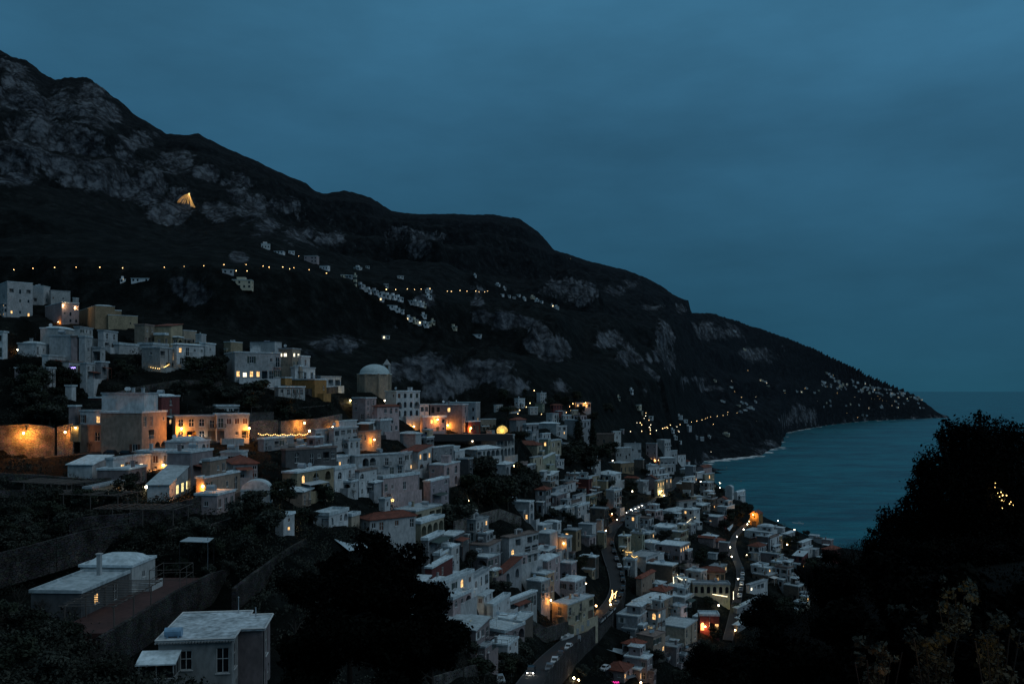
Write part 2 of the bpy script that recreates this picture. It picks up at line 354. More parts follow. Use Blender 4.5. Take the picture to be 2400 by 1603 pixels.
# ------------------------------------------------------------------ sea
def sea():
    mb = MB(); R = 90000
    mb.poly([(-R, -2000, 0), (R, -2000, 0), (R, R, 0), (-R, R, 0)])
    m = bpy.data.materials.new('sea_water'); nt, b = nodes(m); N = nt.nodes; L = nt.links
    b.inputs['Base Color'].default_value = (.0015, .034, .050, 1); b.inputs['Roughness'].default_value = .30; b.inputs['IOR'].default_value = 1.33
    b.inputs['Specular IOR Level'].default_value = .32
    tc = N.new('ShaderNodeTexCoord'); hs = []
    for (sx, sy, sc_, det, rot) in ((1, .45, .05, 8, .30), (1, .6, .2, 6, -.2), (1, .4, .009, 4, .25)):
        mp = N.new('ShaderNodeMapping'); mp.inputs['Scale'].default_value = (sy, sx, 1); mp.inputs['Rotation'].default_value = (0, 0, rot); L.new(tc.outputs['Object'], mp.inputs[0])
        n = N.new('ShaderNodeTexNoise'); n.inputs['Scale'].default_value = sc_; n.inputs['Detail'].default_value = det; L.new(mp.outputs[0], n.inputs['Vector']); hs.append(n.outputs[0])
    a1 = N.new('ShaderNodeMath'); a1.operation = 'MULTIPLY_ADD'; L.new(hs[1], a1.inputs[0]); a1.inputs[1].default_value = .3; L.new(hs[0], a1.inputs[2])
    bp = N.new('ShaderNodeBump'); bp.inputs['Strength'].default_value = .9; bp.inputs['Distance'].default_value = 6.0
    L.new(a1.outputs[0], bp.inputs['Height']); L.new(bp.outputs[0], b.inputs['Normal'])
    r = N.new('ShaderNodeValToRGB'); e = r.color_ramp.elements
    e[0].position = .40; e[1].position = .62; e[0].color = (.0005, .045, .070, 1); e[1].color = (.0030, .135, .172, 1)
    a2 = N.new('ShaderNodeMath'); a2.operation = 'MULTIPLY_ADD'; L.new(hs[2], a2.inputs[0]); a2.inputs[1].default_value = .5
    a3 = N.new('ShaderNodeMath'); a3.operation = 'MULTIPLY'; L.new(hs[0], a3.inputs[0]); a3.inputs[1].default_value = .5
    L.new(a3.outputs[0], a2.inputs[2]); L.new(a2.outputs[0], r.inputs[0]); L.new(r.outputs[0], b.inputs['Base Color'])
    o = mb.build('sea', m); tag(o, 'calm teal sea filling the bay', kind='structure')
def foam():
    """broken white surf where the rocks meet the water"""
    mb = MB(); r = random.Random(3)
    for i in range(0, len(UC), 1):
        u = UC[i]
        if u < 1600 or u > 2224: continue
        c = HT[:, i]; ys_ = np.nonzero((c[:-1] < 0.0) & (c[1:] >= 0.0) & (YR[1:] > 1200))[0]
        if len(ys_) == 0: continue
        ys_ = [q for q in ys_ if c[min(q+5, len(c)-1)] > 4]
        if not ys_: continue
        y = float(YR[ys_[0]+1]); k = 1.0 if u < 1900 else .7
        dens = .9 if u < 1860 else .55
        if r.random() > dens: continue
        for _ in range(2):
            w = r.uniform(5, 14)*k; d = r.uniform(8, 30)*k
            cx = (u-1200)/F*y + r.uniform(-6, 6); cy = y - r.uniform(2, 26)*k
            pts = []
            for q in range(9):
                t = 2*math.pi*q/9; rr = r.uniform(.6, 1.1)
                pts.append((cx+w*rr*math.cos(t), cy+d*.5*rr*math.sin(t), .12 + .01*(i % 7)))
            mb.poly(pts)
    m = flat('surf_white', (.62, .66, .68), .9)
    tag(mb.build('surf_foam', m), 'broken white surf along the rocky shore', kind='stuff')

# ------------------------------------------------------------------ sky, sun, camera
def world():
    w = bpy.data.worlds.new('World'); sc.world = w; w.use_nodes = True
    nt = w.node_tree; N = nt.nodes; L = nt.links; bg = N['Background']
    sun_el, sun_rot = math.radians(2.0), math.radians(95)
    sky = N.new('ShaderNodeTexSky'); sky.sky_type = 'NISHITA'; sky.sun_disc = False
    sky.sun_elevation = sun_el; sky.sun_rotation = sun_rot; sky.air_density = 1.5; sky.ozone_density = 4.0
    tc = N.new('ShaderNodeTexCoord'); nm = N.new('ShaderNodeVectorMath'); nm.operation = 'NORMALIZE'; L.new(tc.outputs['Generated'], nm.inputs[0])
    sp = N.new('ShaderNodeSeparateXYZ'); L.new(nm.outputs[0], sp.inputs[0])
    r = N.new('ShaderNodeValToRGB'); e = r.color_ramp.elements
    stops = [(0.0, (.0125, .064, .103)), (.06, (.0140, .066, .112)), (.16, (.0200, .082, .142)), (.28, (.0275, .105, .184)), (.40, (.038, .140, .240)), (.60, (.13, .21, .265)), (1.0, (.27, .35, .40))]
    while len(e) < len(stops): e.new(.5)
    for k, (p_, c) in enumerate(stops): e[k].position = p_; e[k].color = (*c, 1)
    L.new(sp.outputs['Z'], r.inputs[0])
    # thin streaked overcast
    mp = N.new('ShaderNodeMapping'); mp.inputs['Scale'].default_value = (1.6, 1.6, 5.0); mp.inputs['Rotation'].default_value = (0, .16, 0); L.new(nm.outputs[0], mp.inputs[0])
    n = N.new('ShaderNodeTexNoise'); n.inputs['Scale'].default_value = 2.2; n.inputs['Detail'].default_value = 7; n.inputs['Roughness'].default_value = .55; L.new(mp.outputs[0], n.inputs['Vector'])
    mr = N.new('ShaderNodeMapRange'); mr.inputs['From Min'].default_value = .3; mr.inputs['From Max'].default_value = .7; mr.inputs['To Min'].default_value = .84; mr.inputs['To Max'].default_value = 1.16
    L.new(n.outputs[0], mr.inputs['Value'])
    # paler over the sea (to the west) than over the mountain
    gx = N.new('ShaderNodeMapRange'); gx.inputs['From Min'].default_value = -.5; gx.inputs['From Max'].default_value = .5; gx.inputs['To Min'].default_value = .90; gx.inputs['To Max'].default_value = 1.13
    L.new(sp.outputs['X'], gx.inputs['Value'])
    mu = N.new('ShaderNodeMath'); mu.operation = 'MULTIPLY'; L.new(mr.outputs[0], mu.inputs[0]); L.new(gx.outputs[0], mu.inputs[1])
    v = N.new('ShaderNodeVectorMath'); v.operation = 'SCALE'; L.new(r.outputs[0], v.inputs[0]); L.new(mu.outputs[0], v.inputs['Scale'])
    # a little of the physical dusk sky underneath
    s2 = N.new('ShaderNodeVectorMath'); s2.operation = 'SCALE'; s2.inputs['Scale'].default_value = .002; L.new(sky.outputs[0], s2.inputs[0])
    ad = N.new('ShaderNodeVectorMath'); ad.operation = 'ADD'; L.new(v.outputs[0], ad.inputs[0]); L.new(s2.outputs[0], ad.inputs[1])
    L.new(ad.outputs[0], bg.inputs['Color']); bg.inputs['Strength'].default_value = 1.0
    ld = bpy.data.lights.new('afterglow', 'SUN'); ld.energy = .46; ld.angle = math.radians(40); ld.color = (.78, .92, 1.0)
    so = bpy.data.objects.new('afterglow', ld); COL.objects.link(so)
    so.rotation_euler = Vector((-.8, .30, -.62)).to_track_quat('-Z', 'Y').to_euler()
cam_d = bpy.data.cameras.new('camera'); cam = bpy.data.objects.new('camera', cam_d); COL.objects.link(cam)
cam.location = (0, 0, H); cam.rotation_euler = (math.radians(90), 0, 0)
cam_d.sensor_width = 36; cam_d.lens = 36*F/2400; cam_d.shift_y = (HV - 801.5)/2400
cam_d.clip_start = .5; cam_d.clip_end = 200000
sc.camera = cam
sc.view_settings.view_transform = 'Standard'; sc.view_settings.look = 'None'; sc.view_settings.exposure = 0
sc.cycles.use_denoising = True
try: sc.cycles.denoiser = 'OPENIMAGEDENOISE'
except Exception: pass
sc.cycles.max_bounces = 5; sc.cycles.diffuse_bounces = 2; sc.cycles.glossy_bounces = 2; sc.cycles.transparent_max_bounces = 6
sc.cycles.sample_clamp_indirect = 3.0; sc.cycles.use_adaptive_sampling = True; sc.cycles.adaptive_threshold = 0.01
# ------------------------------------------------------------------ house building
WALLC = dict(white=(.64,.67,.70), offwhite=(.52,.54,.55), grey=(.36,.38,.41), cream=(.52,.47,.36), yellow=(.42,.35,.24), ochre=(.38,.28,.18), peach=(.42,.325,.265),
             pink=(.52,.415,.425), lilac=(.42,.375,.42), red=(.19,.055,.055), mauve=(.31,.265,.28), brown=(.17,.14,.12), dark=(.13,.135,.145), orange=(.46,.25,.09), green=(.42,.45,.35), beige=(.42,.36,.29))
WORD = dict(white='white', offwhite='off-white', grey='grey', cream='cream', yellow='yellow', ochre='ochre', peach='peach', pink='pink', lilac='lilac', red='dark red', mauve='mauve', brown='brown',
            dark='dark grey', orange='orange', green='pale green', beige='beige')
WDIM = .80
def wallm(c): return paint('plaster_' + c, tuple(x*WDIM for x in WALLC[c]), .9, .46, .26)
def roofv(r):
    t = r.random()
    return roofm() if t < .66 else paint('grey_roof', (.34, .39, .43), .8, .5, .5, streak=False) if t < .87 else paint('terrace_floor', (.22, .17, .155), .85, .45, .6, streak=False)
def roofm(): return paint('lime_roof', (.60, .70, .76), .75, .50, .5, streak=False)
def tile_mat():
    if 'tile' in MATS: return MATS['tile']
    m = paint('tile', (.24, .075, .05), .85, .55, .8, streak=False); nt = m.node_tree; N = nt.nodes; L = nt.links; b = N['Principled BSDF']
    tc = N.new('ShaderNodeTexCoord'); w = N.new('ShaderNodeTexWave'); w.inputs['Scale'].default_value = 2.2; w.inputs['Distortion'].default_value = .4; L.new(tc.outputs['Object'], w.inputs['Vector'])
    bp = N.new('ShaderNodeBump'); bp.inputs['Strength'].default_value = .7; bp.inputs['Distance'].default_value = .08; L.new(w.outputs[0], bp.inputs['Height']); L.new(bp.outputs[0], b.inputs['Normal'])
    return m
GLASS = flat('dark_glass', (.012, .016, .022), .12, 0, .6)
FRAME = flat('white_frame', (.55, .57, .58), .6)
SHUT = flat('brown_shutter', (.10, .045, .03), .7)
GREENSHUT = flat('green_shutter', (.03, .055, .05), .7)
IRON = flat('iron_rail', (.03, .035, .04), .5, .6)
STEEL = flat('galvanised_steel', (.42, .46, .50), .35, .7)
DARKIN = flat('dark_interior', (.045, .045, .05), .9)
GATE = flat('garage_door', (.09, .065, .05), .7)
LITW = glow('warm_lit_pane', (1, .55, .20), 1.25, vary=.75)
LITY = glow('yellow_lit_pane', (1, .78, .34), 1.6, vary=.6)
LITC = glow('pale_lit_pane', (1, .86, .62), 1.8, vary=.3)
PALE_ = flat('pale_cloth', (.40, .47, .52), .8)
BLUEPANEL = flat('solar_blue', (.03, .06, .12), .15, .2, .8)

# code: (width, height, kind, depth of the recess, sill height above the storey floor)
OPEN = {'w': (1.2, 1.6, 'win', .16, .95), 's': (.85, .9, 'win', .14, 1.3), 'd': (1.3, 2.4, 'door', .18, .12), 'b': (1.1, 2.2, 'balc', .18, .12), 'a': (1.25, 2.1, 'win', .2, .6),
        'L': (2.7, 2.55, 'log', 1.5, .15), 'A': (2.5, 2.2, 'win', .25, .3), 'W': (1.0, 1.35, 'lit', .14, .95), 'D': (1.15, 2.15, 'lit', .16, .12), 'V': (1.3, 2.1, 'lit', .18, .4),
        'G': (2.0, 2.0, 'lity', .12, .5), 'x': (2.7, 2.1, 'log', 1.4, .35), 'g': (2.9, 2.4, 'gate', .25, .05), 'q': (1.5, 2.1, 'win', .2, .6), 'r': (1.15, 1.5, 'shut', .12, .9), 'n': (1.2, 1.1, 'litc', .12, .9)}
ARCH = set('aLAV')
def face(mb, O, ux, nrm, W, z0, z1, ops, mi=0):
    """wall face with real openings. ops: list of dict(x0,x1,z0,z1,arch,dep)"""
    O = Vector(O); ux = Vector(ux); nrm = Vector(nrm)
    pt = lambda x, z, d=0.0: tuple(O + ux*x + Vector((0, 0, z)) - nrm*d)
    xs = sorted({0.0, W} | {o['x0'] for o in ops} | {o['x1'] for o in ops}); zs = sorted({z0, z1} | {o['z0'] for o in ops} | {o['z1'] for o in ops})
    for k in range(len(zs)-1):
        zc = (zs[k]+zs[k+1])/2; run = None
        for i in range(len(xs)-1):
            xc = (xs[i]+xs[i+1])/2
            solid = not any(o['x0'] < xc < o['x1'] and o['z0'] < zc < o['z1'] for o in ops)
            if solid and run is None: run = xs[i]
            if run is not None and (not solid or i == len(xs)-2):
                e = xs[i+1] if solid else xs[i]
                mb.quad(pt(run, zs[k]), pt(e, zs[k]), pt(e, zs[k+1]), pt(run, zs[k+1]), mi); run = None
    for o in ops:
        a, b, c, d, dp = o['x0'], o['x1'], o['z0'], o['z1'], o['dep']
        if o['arch']:
            r = (b-a)/2; h = min(r, (d-c)*.6); zc = d-h; n = 8; xm = (a+b)/2
            arc = [(xm + r*math.cos(math.pi*(1-i/n)), zc + h*math.sin(math.pi*i/n)) for i in range(n+1)]
            mid = n//2
            for i in range(mid): mb.poly([pt(*arc[i]), pt(*arc[i+1]), pt(a, d)], mi)
            for i in range(mid, n): mb.poly([pt(*arc[i]), pt(*arc[i+1]), pt(b, d)], mi)
            out = [(a, c)] + arc + [(b, c)]
        else:
            out = [(a, c), (a, d), (b, d), (b, c)]
        for i in range(len(out)):
            p, q = out[i], out[(i+1) % len(out)]
            mb.quad(pt(*p), pt(*q), pt(q[0], q[1], dp), pt(p[0], p[1], dp), mi)
        o['outline'] = [pt(x, z, dp - .02) for x, z in out]
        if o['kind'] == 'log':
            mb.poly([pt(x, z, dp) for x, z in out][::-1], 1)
def rail(mb, p, q, h=.95, gap=.35, r=.025):
    p = Vector(p); q = Vector(q); n = max(2, int((q-p).length/gap)); up = Vector((0, 0, h))
    mb.bar(p+up, q+up, r*1.4); mb.bar(p+up*.15, q+up*.15, r)
    for i in range(n+1):
        t = p.lerp(q, i/n); mb.bar(t, t+up, r)
class Rnd(random.Random): pass
def openings(code, W, z0, z1, fl, r, small):
    rows = code.split('/'); n = len(rows); H_ = z1 - z0; ops = []
    sh = H_/n
    for k, row in enumerate(rows):
        base = z1 - (k+1)*sh
        row = row.strip('_')
        m = max(len(row), 1); cw = W/m
        for i, ch in enumerate(row):
            if ch not in OPEN: continue
            w, h, kd, dp, sl = OPEN[ch]; s = sh/3.1
            w = min(w*(1.0 if s > .8 else .85), cw*(.86 if ch in 'LAxg' else .7)); h = min(h*min(s, 1.25), sh*.80); sl = min(sl*s, sh - h - .12)
            if w < .25 or h < .25: continue
            xc = cw*(i+.5)
            ops.append(dict(x0=xc-w/2, x1=xc+w/2, z0=base+max(sl, .05), z1=base+max(sl, .05)+h, arch=ch in ARCH, dep=min(dp, .45*W if kd != 'log' else dp), kind=kd, ch=ch, base=base))
    return ops
def auto_code(W, Hm, r, arch=.25, lit=.05):
    n = max(1, round(Hm/3.1)); m = max(1, int(W/2.3)); rows = []
    for k in range(n):
        row = ''
        for i in range(m):
            t = r.random()
            row += ('V' if t < arch else 'W') if r.random() < lit else ('L' if t < arch*.5 else 'a' if t < arch else 'w' if t < .55 else 'd' if t < .72 else 's' if t < .82 else 'b' if t < .90 else '.')
        rows.append(row)
    return '/'.join(rows)
HOUSES = []     # records used for labels, and to keep plants out of footprints
def box_house(name, loc, th, w, d, Hm, wall, roof, front, right, r, found=3.5, detail=2, extras='', rear=True):
    """loc = near bottom corner (front face meets right face); local x runs along the front face to that corner, y runs back along the right face"""
    root = empty(name, loc, -th)
    ox = -w
    wm = wallm(wall)
    zt = Hm; par = .35 if roof in ('flat', 'vault', 'terr') else 0
    mb = MB()
    fo = openings(front, w, 0, zt-.15, 0, r, detail < 2) if front else []
    ro = openings(right, d, 0, zt-.15, 0, r, detail < 2) if right else []
    face(mb, (ox, 0, 0), (1, 0, 0), (0, -1, 0), w, -found, zt, fo)
    face(mb, (0, 0, 0), (0, 1, 0), (1, 0, 0), d, -found, zt, ro)
    mb.quad((0, d, -found), (ox, d, -found), (ox, d, zt), (0, d, zt)); mb.quad((ox, d, -found), (ox, 0, -found), (ox, 0, zt), (ox, d, zt))
    if detail >= 2:                       # string courses and a plinth band
        if Hm > 5 and r.random() < .5:
            zz = zt*.5
            mb.box(ox-.06, .06, -.06, .0, zz-.07, zz+.07); mb.box(0, .06, -.06, d, zz-.07, zz+.07)
    ext = None
    if 'T' in extras: pass
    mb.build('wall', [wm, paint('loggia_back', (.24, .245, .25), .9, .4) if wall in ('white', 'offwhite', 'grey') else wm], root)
    # windows
    for fc, ops in (('f', fo), ('r', ro)):
        for o in ops:
            kd = o['kind']; W2 = o['x1']-o['x0']; H2 = o['z1']-o['z0']
            tr = (lambda x, y, z: (ox+x, y, z)) if fc == 'f' else (lambda x, y, z: (-y, x, z))     # x along face, y into the wall
            if kd == 'log':
                if detail >= 1 and H2 > 1.2:
                    if o['ch'] == 'x' or o['base'] > 1.5:
                        m2 = MB(); rail(m2, tr(o['x0'], .06, o['z0']), tr(o['x1'], .06, o['z0']), .85, .28, .022); m2.build('balustrade', FRAME if r.random() < .6 else IRON, root)
                    m2 = MB(); xm = o['x0'] + W2*r.uniform(.3, .7); y_ = o['dep'] - .05
                    m2.quad(tr(xm-.5, y_, o['z0']+.05), tr(xm+.5, y_, o['z0']+.05), tr(xm+.5, y_, o['z0']+min(2.0, H2*.8)), tr(xm-.5, y_, o['z0']+min(2.0, H2*.8))); m2.build('door', GLASS, root)
                continue
            mat = {'win': GLASS, 'door': GLASS, 'balc': GLASS, 'lit': LITW, 'lity': LITY, 'litc': LITC, 'gate': GATE, 'shut': SHUT}[kd]
            if kd in ('win', 'door') and r.random() < .28 and not o['arch']: mat = GREENSHUT if r.random() < .5 else SHUT
            m2 = MB(); m2.poly(o['outline'])
            nm = 'door' if kd in ('door', 'gate') else 'window'
            if detail >= 2 and kd != 'gate':
                m3 = MB(); y_ = o['dep']-.06; t = .07
                bx = lambda xa, xb, za, zb: m3.box(*(sorted((tr(xa, y_, 0)[0], tr(xb, y_-.05, 0)[0])) + sorted((tr(xa, y_, 0)[1], tr(xb, y_-.05, 0)[1])) + [za, zb]))
                bx(o['x0'], o['x0']+t, o['z0'], o['z1']-(W2*.3 if o['arch'] else 0)); bx(o['x1']-t, o['x1'], o['z0'], o['z1']-(W2*.3 if o['arch'] else 0)); bx(o['x0'], o['x1'], o['z0'], o['z0']+t)
                if not o['arch']: bx(o['x0'], o['x1'], o['z1']-t, o['z1'])
                xm = (o['x0']+o['x1'])/2; bx(xm-t*.5, xm+t*.5, o['z0'], o['z1'])
                if H2 > 1.7 or o['arch']: bx(o['x0'], o['x1'], o['z0']+H2*.55, o['z0']+H2*.55+t*.8)
                if kd == 'win' or kd.startswith('lit'):
                    m3.box(*(sorted((tr(o['x0']-.1, -.12, 0)[0], tr(o['x1']+.1, .05, 0)[0])) + sorted((tr(o['x0']-.1, -.12, 0)[1], tr(o['x1']+.1, .05, 0)[1])) + [o['z0']-.10, o['z0']-.01]))
                fr = m3.build(nm, FRAME, root); m2.build('pane', mat, fr)
            else:
                m2.build(nm, mat, root)
            if kd == 'win' and not o['arch'] and detail >= 1 and o['ch'] in 'wd' and r.random() < .34 and W2 > .7:
                m6 = MB()
                for xa, xb in ((o['x0']-W2*.52, o['x0']-.03), (o['x1']+.03, o['x1']+W2*.52)):
                    a = tr(xa, 0, 0); c = tr(xb, -.06, 0); m6.box(*(sorted((a[0], c[0])) + sorted((a[1], c[1])) + [o['z0'], o['z1']]))
                m6.build('shutter', r.choice([SHUT, GREENSHUT, GREENSHUT, FRAME]), root)
            if kd == 'balc' or (kd in ('door', 'win') and o['ch'] == 'd' and o['base'] > 1.5 and r.random() < .7 and detail >= 1):
                m4 = MB(); e = .45
                a = tr(o['x0']-e, 0, 0); c = tr(o['x1']+e, -.95, 0)
                m4.box(*(sorted((a[0], c[0])) + sorted((a[1], c[1])) + [o['z0']-.2, o['z0']-.04]))
                bal = m4.build('balcony', wm, root)
                m5 = MB(); A = tr(o['x0']-e, 0, o['z0']-.04); B = tr(o['x0']-e, -.9, o['z0']-.04); C_ = tr(o['x1']+e, -.9, o['z0']-.04); D_ = tr(o['x1']+e, 0, o['z0']-.04)
                rail(m5, A, B, .9, .3, .02); rail(m5, B, C_, .9, .22, .02); rail(m5, C_, D_, .9, .3, .02); m5.build('railing', IRON, bal)
    if detail >= 1 and Hm > 4 and right and r.random() < .5:
        m6 = MB(); yy = r.choice([.25, d-.3, d*.5]); m6.bar((.09, yy, -1), (.09, yy, zt-.1), .06, 0, 5); m6.build('drainpipe', IRON if r.random() < .6 else STEEL, root)
    # full-width terraces
    for code, fc in ((front, 'f'), (right, 'r')):
        if not code: continue
        rows = code.split('/'); sh = (zt-.15)/len(rows)
        for k, row in enumerate(rows):
            if '_' in row:
                zz = zt-.15-(k+1)*sh; W_ = w if fc == 'f' else d
                tr = (lambda x, y, z: (ox+x, y, z)) if fc == 'f' else (lambda x, y, z: (-y, x, z))
                m4 = MB(); a = tr(.02, 0, 0); c = tr(W_, -1.2, 0)
                m4.box(*(sorted((a[0], c[0])) + sorted((a[1], c[1])) + [zz-.05, zz+.12])); bal = m4.build('balcony', wm, root)
                m5 = MB(); rail(m5, tr(.05, -1.15, zz+.12), tr(W_, -1.15, zz+.12), .9, .25, .025); m5.build('railing', FRAME, bal)
    # a walled terrace before the right-hand face
    if detail >= 1 and d > 3.5 and r.random() < .45 and Hm > 3:
        m4 = MB(); ex_ = r.uniform(1.3, 2.4); y0_, y1_ = r.uniform(0, d*.3), d*r.uniform(.75, 1.0); hp = r.uniform(.5, .95)
        m4.box(.0, ex_, y0_, y1_, -found, .02); m4.box(ex_-.18, ex_, y0_, y1_, .02, hp); m4.box(.0, ex_-.18, y0_, y0_+.18, .02, hp)
        m4.build('terrace', wm, root)
    # roof
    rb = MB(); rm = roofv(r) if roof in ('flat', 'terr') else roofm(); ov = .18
    def slab(z, t=.22, o_=ov): rb.box(ox-o_, o_, -o_, d+o_, z, z+t)
    if roof in ('flat', 'vault', 'terr', 'dome'):
        slab(zt, .16)
        zp = zt+.16
        ph = .42 if roof != 'terr' else .9
        for (xa, xb, ya, yb) in ((ox-ov, ov, -ov, -ov+.22), (ox-ov, ov, d+ov-.22, d+ov), (ox-ov, ox-ov+.22, -ov+.22, d+ov-.22), (ov-.22, ov, -ov+.22, d+ov-.22)):
            if roof != 'vault' or True: rb.box(xa, xb, ya, yb, zp, zp+ph*(.45 if roof == 'vault' else .6))
        if roof == 'vault':               # low pillow vaults of whitewashed lime
            n = 2 if w > 8.5 and w > d*1.3 else 1
            for q in range(n):
                x0, x1 = ox+.4+q*(w-.4)/n, ox+(q+1)*(w-.4)/n; y0, y1 = .4, d-.4; hh = min(1.3, .17*min(x1-x0, y1-y0)); K = 8; base = len(rb.v)
                for i in range(K+1):
                    for j in range(K+1):
                        s_, t_ = i/K*2-1, j/K*2-1
                        rb.v.append((x0+(x1-x0)*i/K, y0+(y1-y0)*j/K, zp+hh*max(0, (1-s_**4)*(1-t_**4))**.6))
                for i in range(K):
                    for j in range(K):
                        a = base+i*(K+1)+j; rb.f.append((a, a+K+1, a+K+2, a+1)); rb.m.append(0)
    elif roof in ('hip', 'hipd', 'hipw'):
        rm = tile_mat() if roof != 'hipw' else roofm(); e = .4; x0, x1, y0, y1 = ox-e, e, -e, d+e; hh = .30*min(x1-x0, y1-y0)*(1.15 if roof == 'hip' else .8 if roof == 'hipd' else .5); i_ = min(x1-x0, y1-y0)*.5
        if (x1-x0) > (y1-y0): a, b = (x0+i_, (y0+y1)/2, zt+hh), (x1-i_, (y0+y1)/2, zt+hh)
        else: a, b = ((x0+x1)/2, y0+i_, zt+hh), ((x0+x1)/2, y1-i_, zt+hh)
        c = [(x0, y0, zt+.1), (x1, y0, zt+.1), (x1, y1, zt+.1), (x0, y1, zt+.1)]
        if (x1-x0) > (y1-y0):
            rb.poly([c[0], c[1], b, a]); rb.poly([c[1], c[2], b]); rb.poly([c[2], c[3], a, b]); rb.poly([c[3], c[0], a])
        else:
            rb.poly([c[0], c[1], a]); rb.poly([c[1], c[2], b, a]); rb.poly([c[2], c[3], b]); rb.poly([c[3], c[0], a, b])
        rb.box(x0, x1, y0, y1, zt-.06, zt+.1)
        for (p_, q_) in ((c[0], a), (c[1], b if (x1-x0) > (y1-y0) else a), (c[2], b), (c[3], a if (x1-x0) > (y1-y0) else b), (a, b)): rb.bar(p_, q_, .12)
    elif roof in ('gablef', 'gabler'):
        rm = tile_mat(); e = .35; x0, x1, y0, y1 = ox-e, e, -e, d+e
        if roof == 'gablef':              # gable end on the front face
            hh = .28*(x1-x0); xm = (x0+x1)/2
            rb.quad((x0, y0, zt), (xm, y0, zt+hh), (xm, y1, zt+hh), (x0, y1, zt)); rb.quad((xm, y0, zt+hh), (x1, y0, zt), (x1, y1, zt), (xm, y1, zt+hh))
            rb.quad((x0, y0, zt-.18), (xm, y0, zt+hh-.18), (xm, y1, zt+hh-.18), (x0, y1, zt-.18)); rb.quad((xm, y0, zt+hh-.18), (x1, y0, zt-.18), (x1, y1, zt-.18), (xm, y1, zt+hh-.18))
            rb.quad((x0, y0, zt-.18), (xm, y0, zt+hh-.18), (xm, y0, zt+hh), (x0, y0, zt)); rb.quad((xm, y0, zt+hh-.18), (x1, y0, zt-.18), (x1, y0, zt), (xm, y0, zt+hh))
            gb = MB(); hh2 = hh*w/(w+2*e); gb.poly([(ox, .02, zt), (0, .02, zt), (ox+w/2, .02, zt+hh2-.1)]); gb.poly([(ox, d-.02, zt), (0, d-.02, zt), (ox+w/2, d-.02, zt+hh2-.1)]); gb.build('gable', wm, root)
        else:
            hh = .28*(y1-y0); ym = (y0+y1)/2
            rb.quad((x0, y0, zt), (x1, y0, zt), (x1, ym, zt+hh), (x0, ym, zt+hh)); rb.quad((x0, ym, zt+hh), (x1, ym, zt+hh), (x1, y1, zt), (x0, y1, zt))
            rb.quad((x0, y0, zt-.18), (x1, y0, zt-.18), (x1, y0, zt), (x0, y0, zt)); rb.quad((x1, y0, zt-.18), (x1, ym, zt+hh-.18), (x1, ym, zt+hh), (x1, y0, zt)); rb.quad((x1, ym, zt+hh-.18), (x1, y1, zt-.18), (x1, y1, zt), (x1, ym, zt+hh))
            gb = MB(); gb.poly([(-.02, 0, zt), (-.02, d, zt), (-.02, d/2, zt+hh*d/(d+2*e)-.1)]); gb.poly([(ox+.02, 0, zt), (ox+.02, d, zt), (ox+.02, d/2, zt+hh*d/(d+2*e)-.1)]); gb.build('gable', wm, root)
    elif roof in ('shed', 'shedr'):
        if roof == 'shedr': rm = tile_mat()
        hh = .16*d; e = .3
        rb.quad((ox-e, -e, zt+.05), (e, -e, zt+.05), (e, d+e, zt+hh), (ox-e, d+e, zt+hh)); rb.quad((ox-e, -e, zt-.15), (e, -e, zt-.15), (e, -e, zt+.05), (ox-e, -e, zt+.05))
        rb.quad((e, -e, zt-.15), (e, d+e, zt+hh-.2), (e, d+e, zt+hh), (e, -e, zt+.05)); rb.quad((ox-e, -e, zt-.15), (ox-e, -e, zt+.05), (ox-e, d+e, zt+hh), (ox-e, d+e, zt+hh-.2))
        gb = MB(); gb.poly([(0, 0, zt), (0, d, zt), (0, d, zt+hh-.2)]); gb.poly([(ox, 0, zt), (ox, d, zt), (ox, d, zt+hh-.2)]); gb.quad((ox, d, zt), (0, d, zt), (0, d, zt+hh-.2), (ox, d, zt+hh-.2)); gb.build('gable', wm, root)
    elif roof == 'barrel':                # barrel vault running back from the front face
        K = 12; hh = w*.34; slab(zt, .12, .1); base = len(rb.v)
        for i in range(K+1):
            t = math.pi*i/K; x = ox+w/2-math.cos(t)*(w/2); z = zt+.12+hh*math.sin(t)
            rb.v += [(x, -.05, z), (x, d, z)]
        for i in range(K): rb.f.append((base+2*i, base+2*i+2, base+2*i+3, base+2*i+1)); rb.m.append(0)
        rb.f.append(tuple(base+2*i for i in range(K+1))); rb.m.append(0)
    sm = roof in ('barrel',)
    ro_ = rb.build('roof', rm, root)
    zr = zt+.16
    # things fixed to the roof
    for ch in extras:
        m = MB()
        if ch == 'c':
            x, y = ox+w*r.uniform(.15, .85), d*r.uniform(.2, .8); m.box(x-.3, x+.3, y-.3, y+.3, zr-.3, zr+1.3); m.box(x-.38, x+.38, y-.38, y+.38, zr+1.3, zr+1.42); m.build('chimney', wm, ro_)
        elif ch == 'k':
            x, y = ox+w*r.uniform(.2, .8), d*r.uniform(.3, .7); a = (x-.8, y, zr+1.0); b = (x+.8, y+.1, zr+1.0); m.bar(a, b, .55, 0, 12)
            for (px, py) in ((x-.6, y-.3), (x+.6, y-.3), (x-.6, y+.3), (x+.6, y+.3)): m.bar((px, py, zr-.1), (px, py, zr+.6), .04)
            m.build('water_tank', STEEL, ro_)
        elif ch == 'K':                   # house with a walled stair head
            x, y = ox+w*r.uniform(.25, .6), d*r.uniform(.4, .6); m.box(x-1.2, x+1.2, y-1.3, y+1.3, zr-.1, zr+2.1); m.box(x-1.35, x+1.35, y-1.45, y+1.45, zr+2.1, zr+2.25); m.build('stair_head', wm, ro_)
        elif ch == 't':
            x, y = ox+w*r.uniform(.2, .8), d*r.uniform(.2, .7); m.bar((x, y, zr-.1), (x, y, zr+3.0), .03)
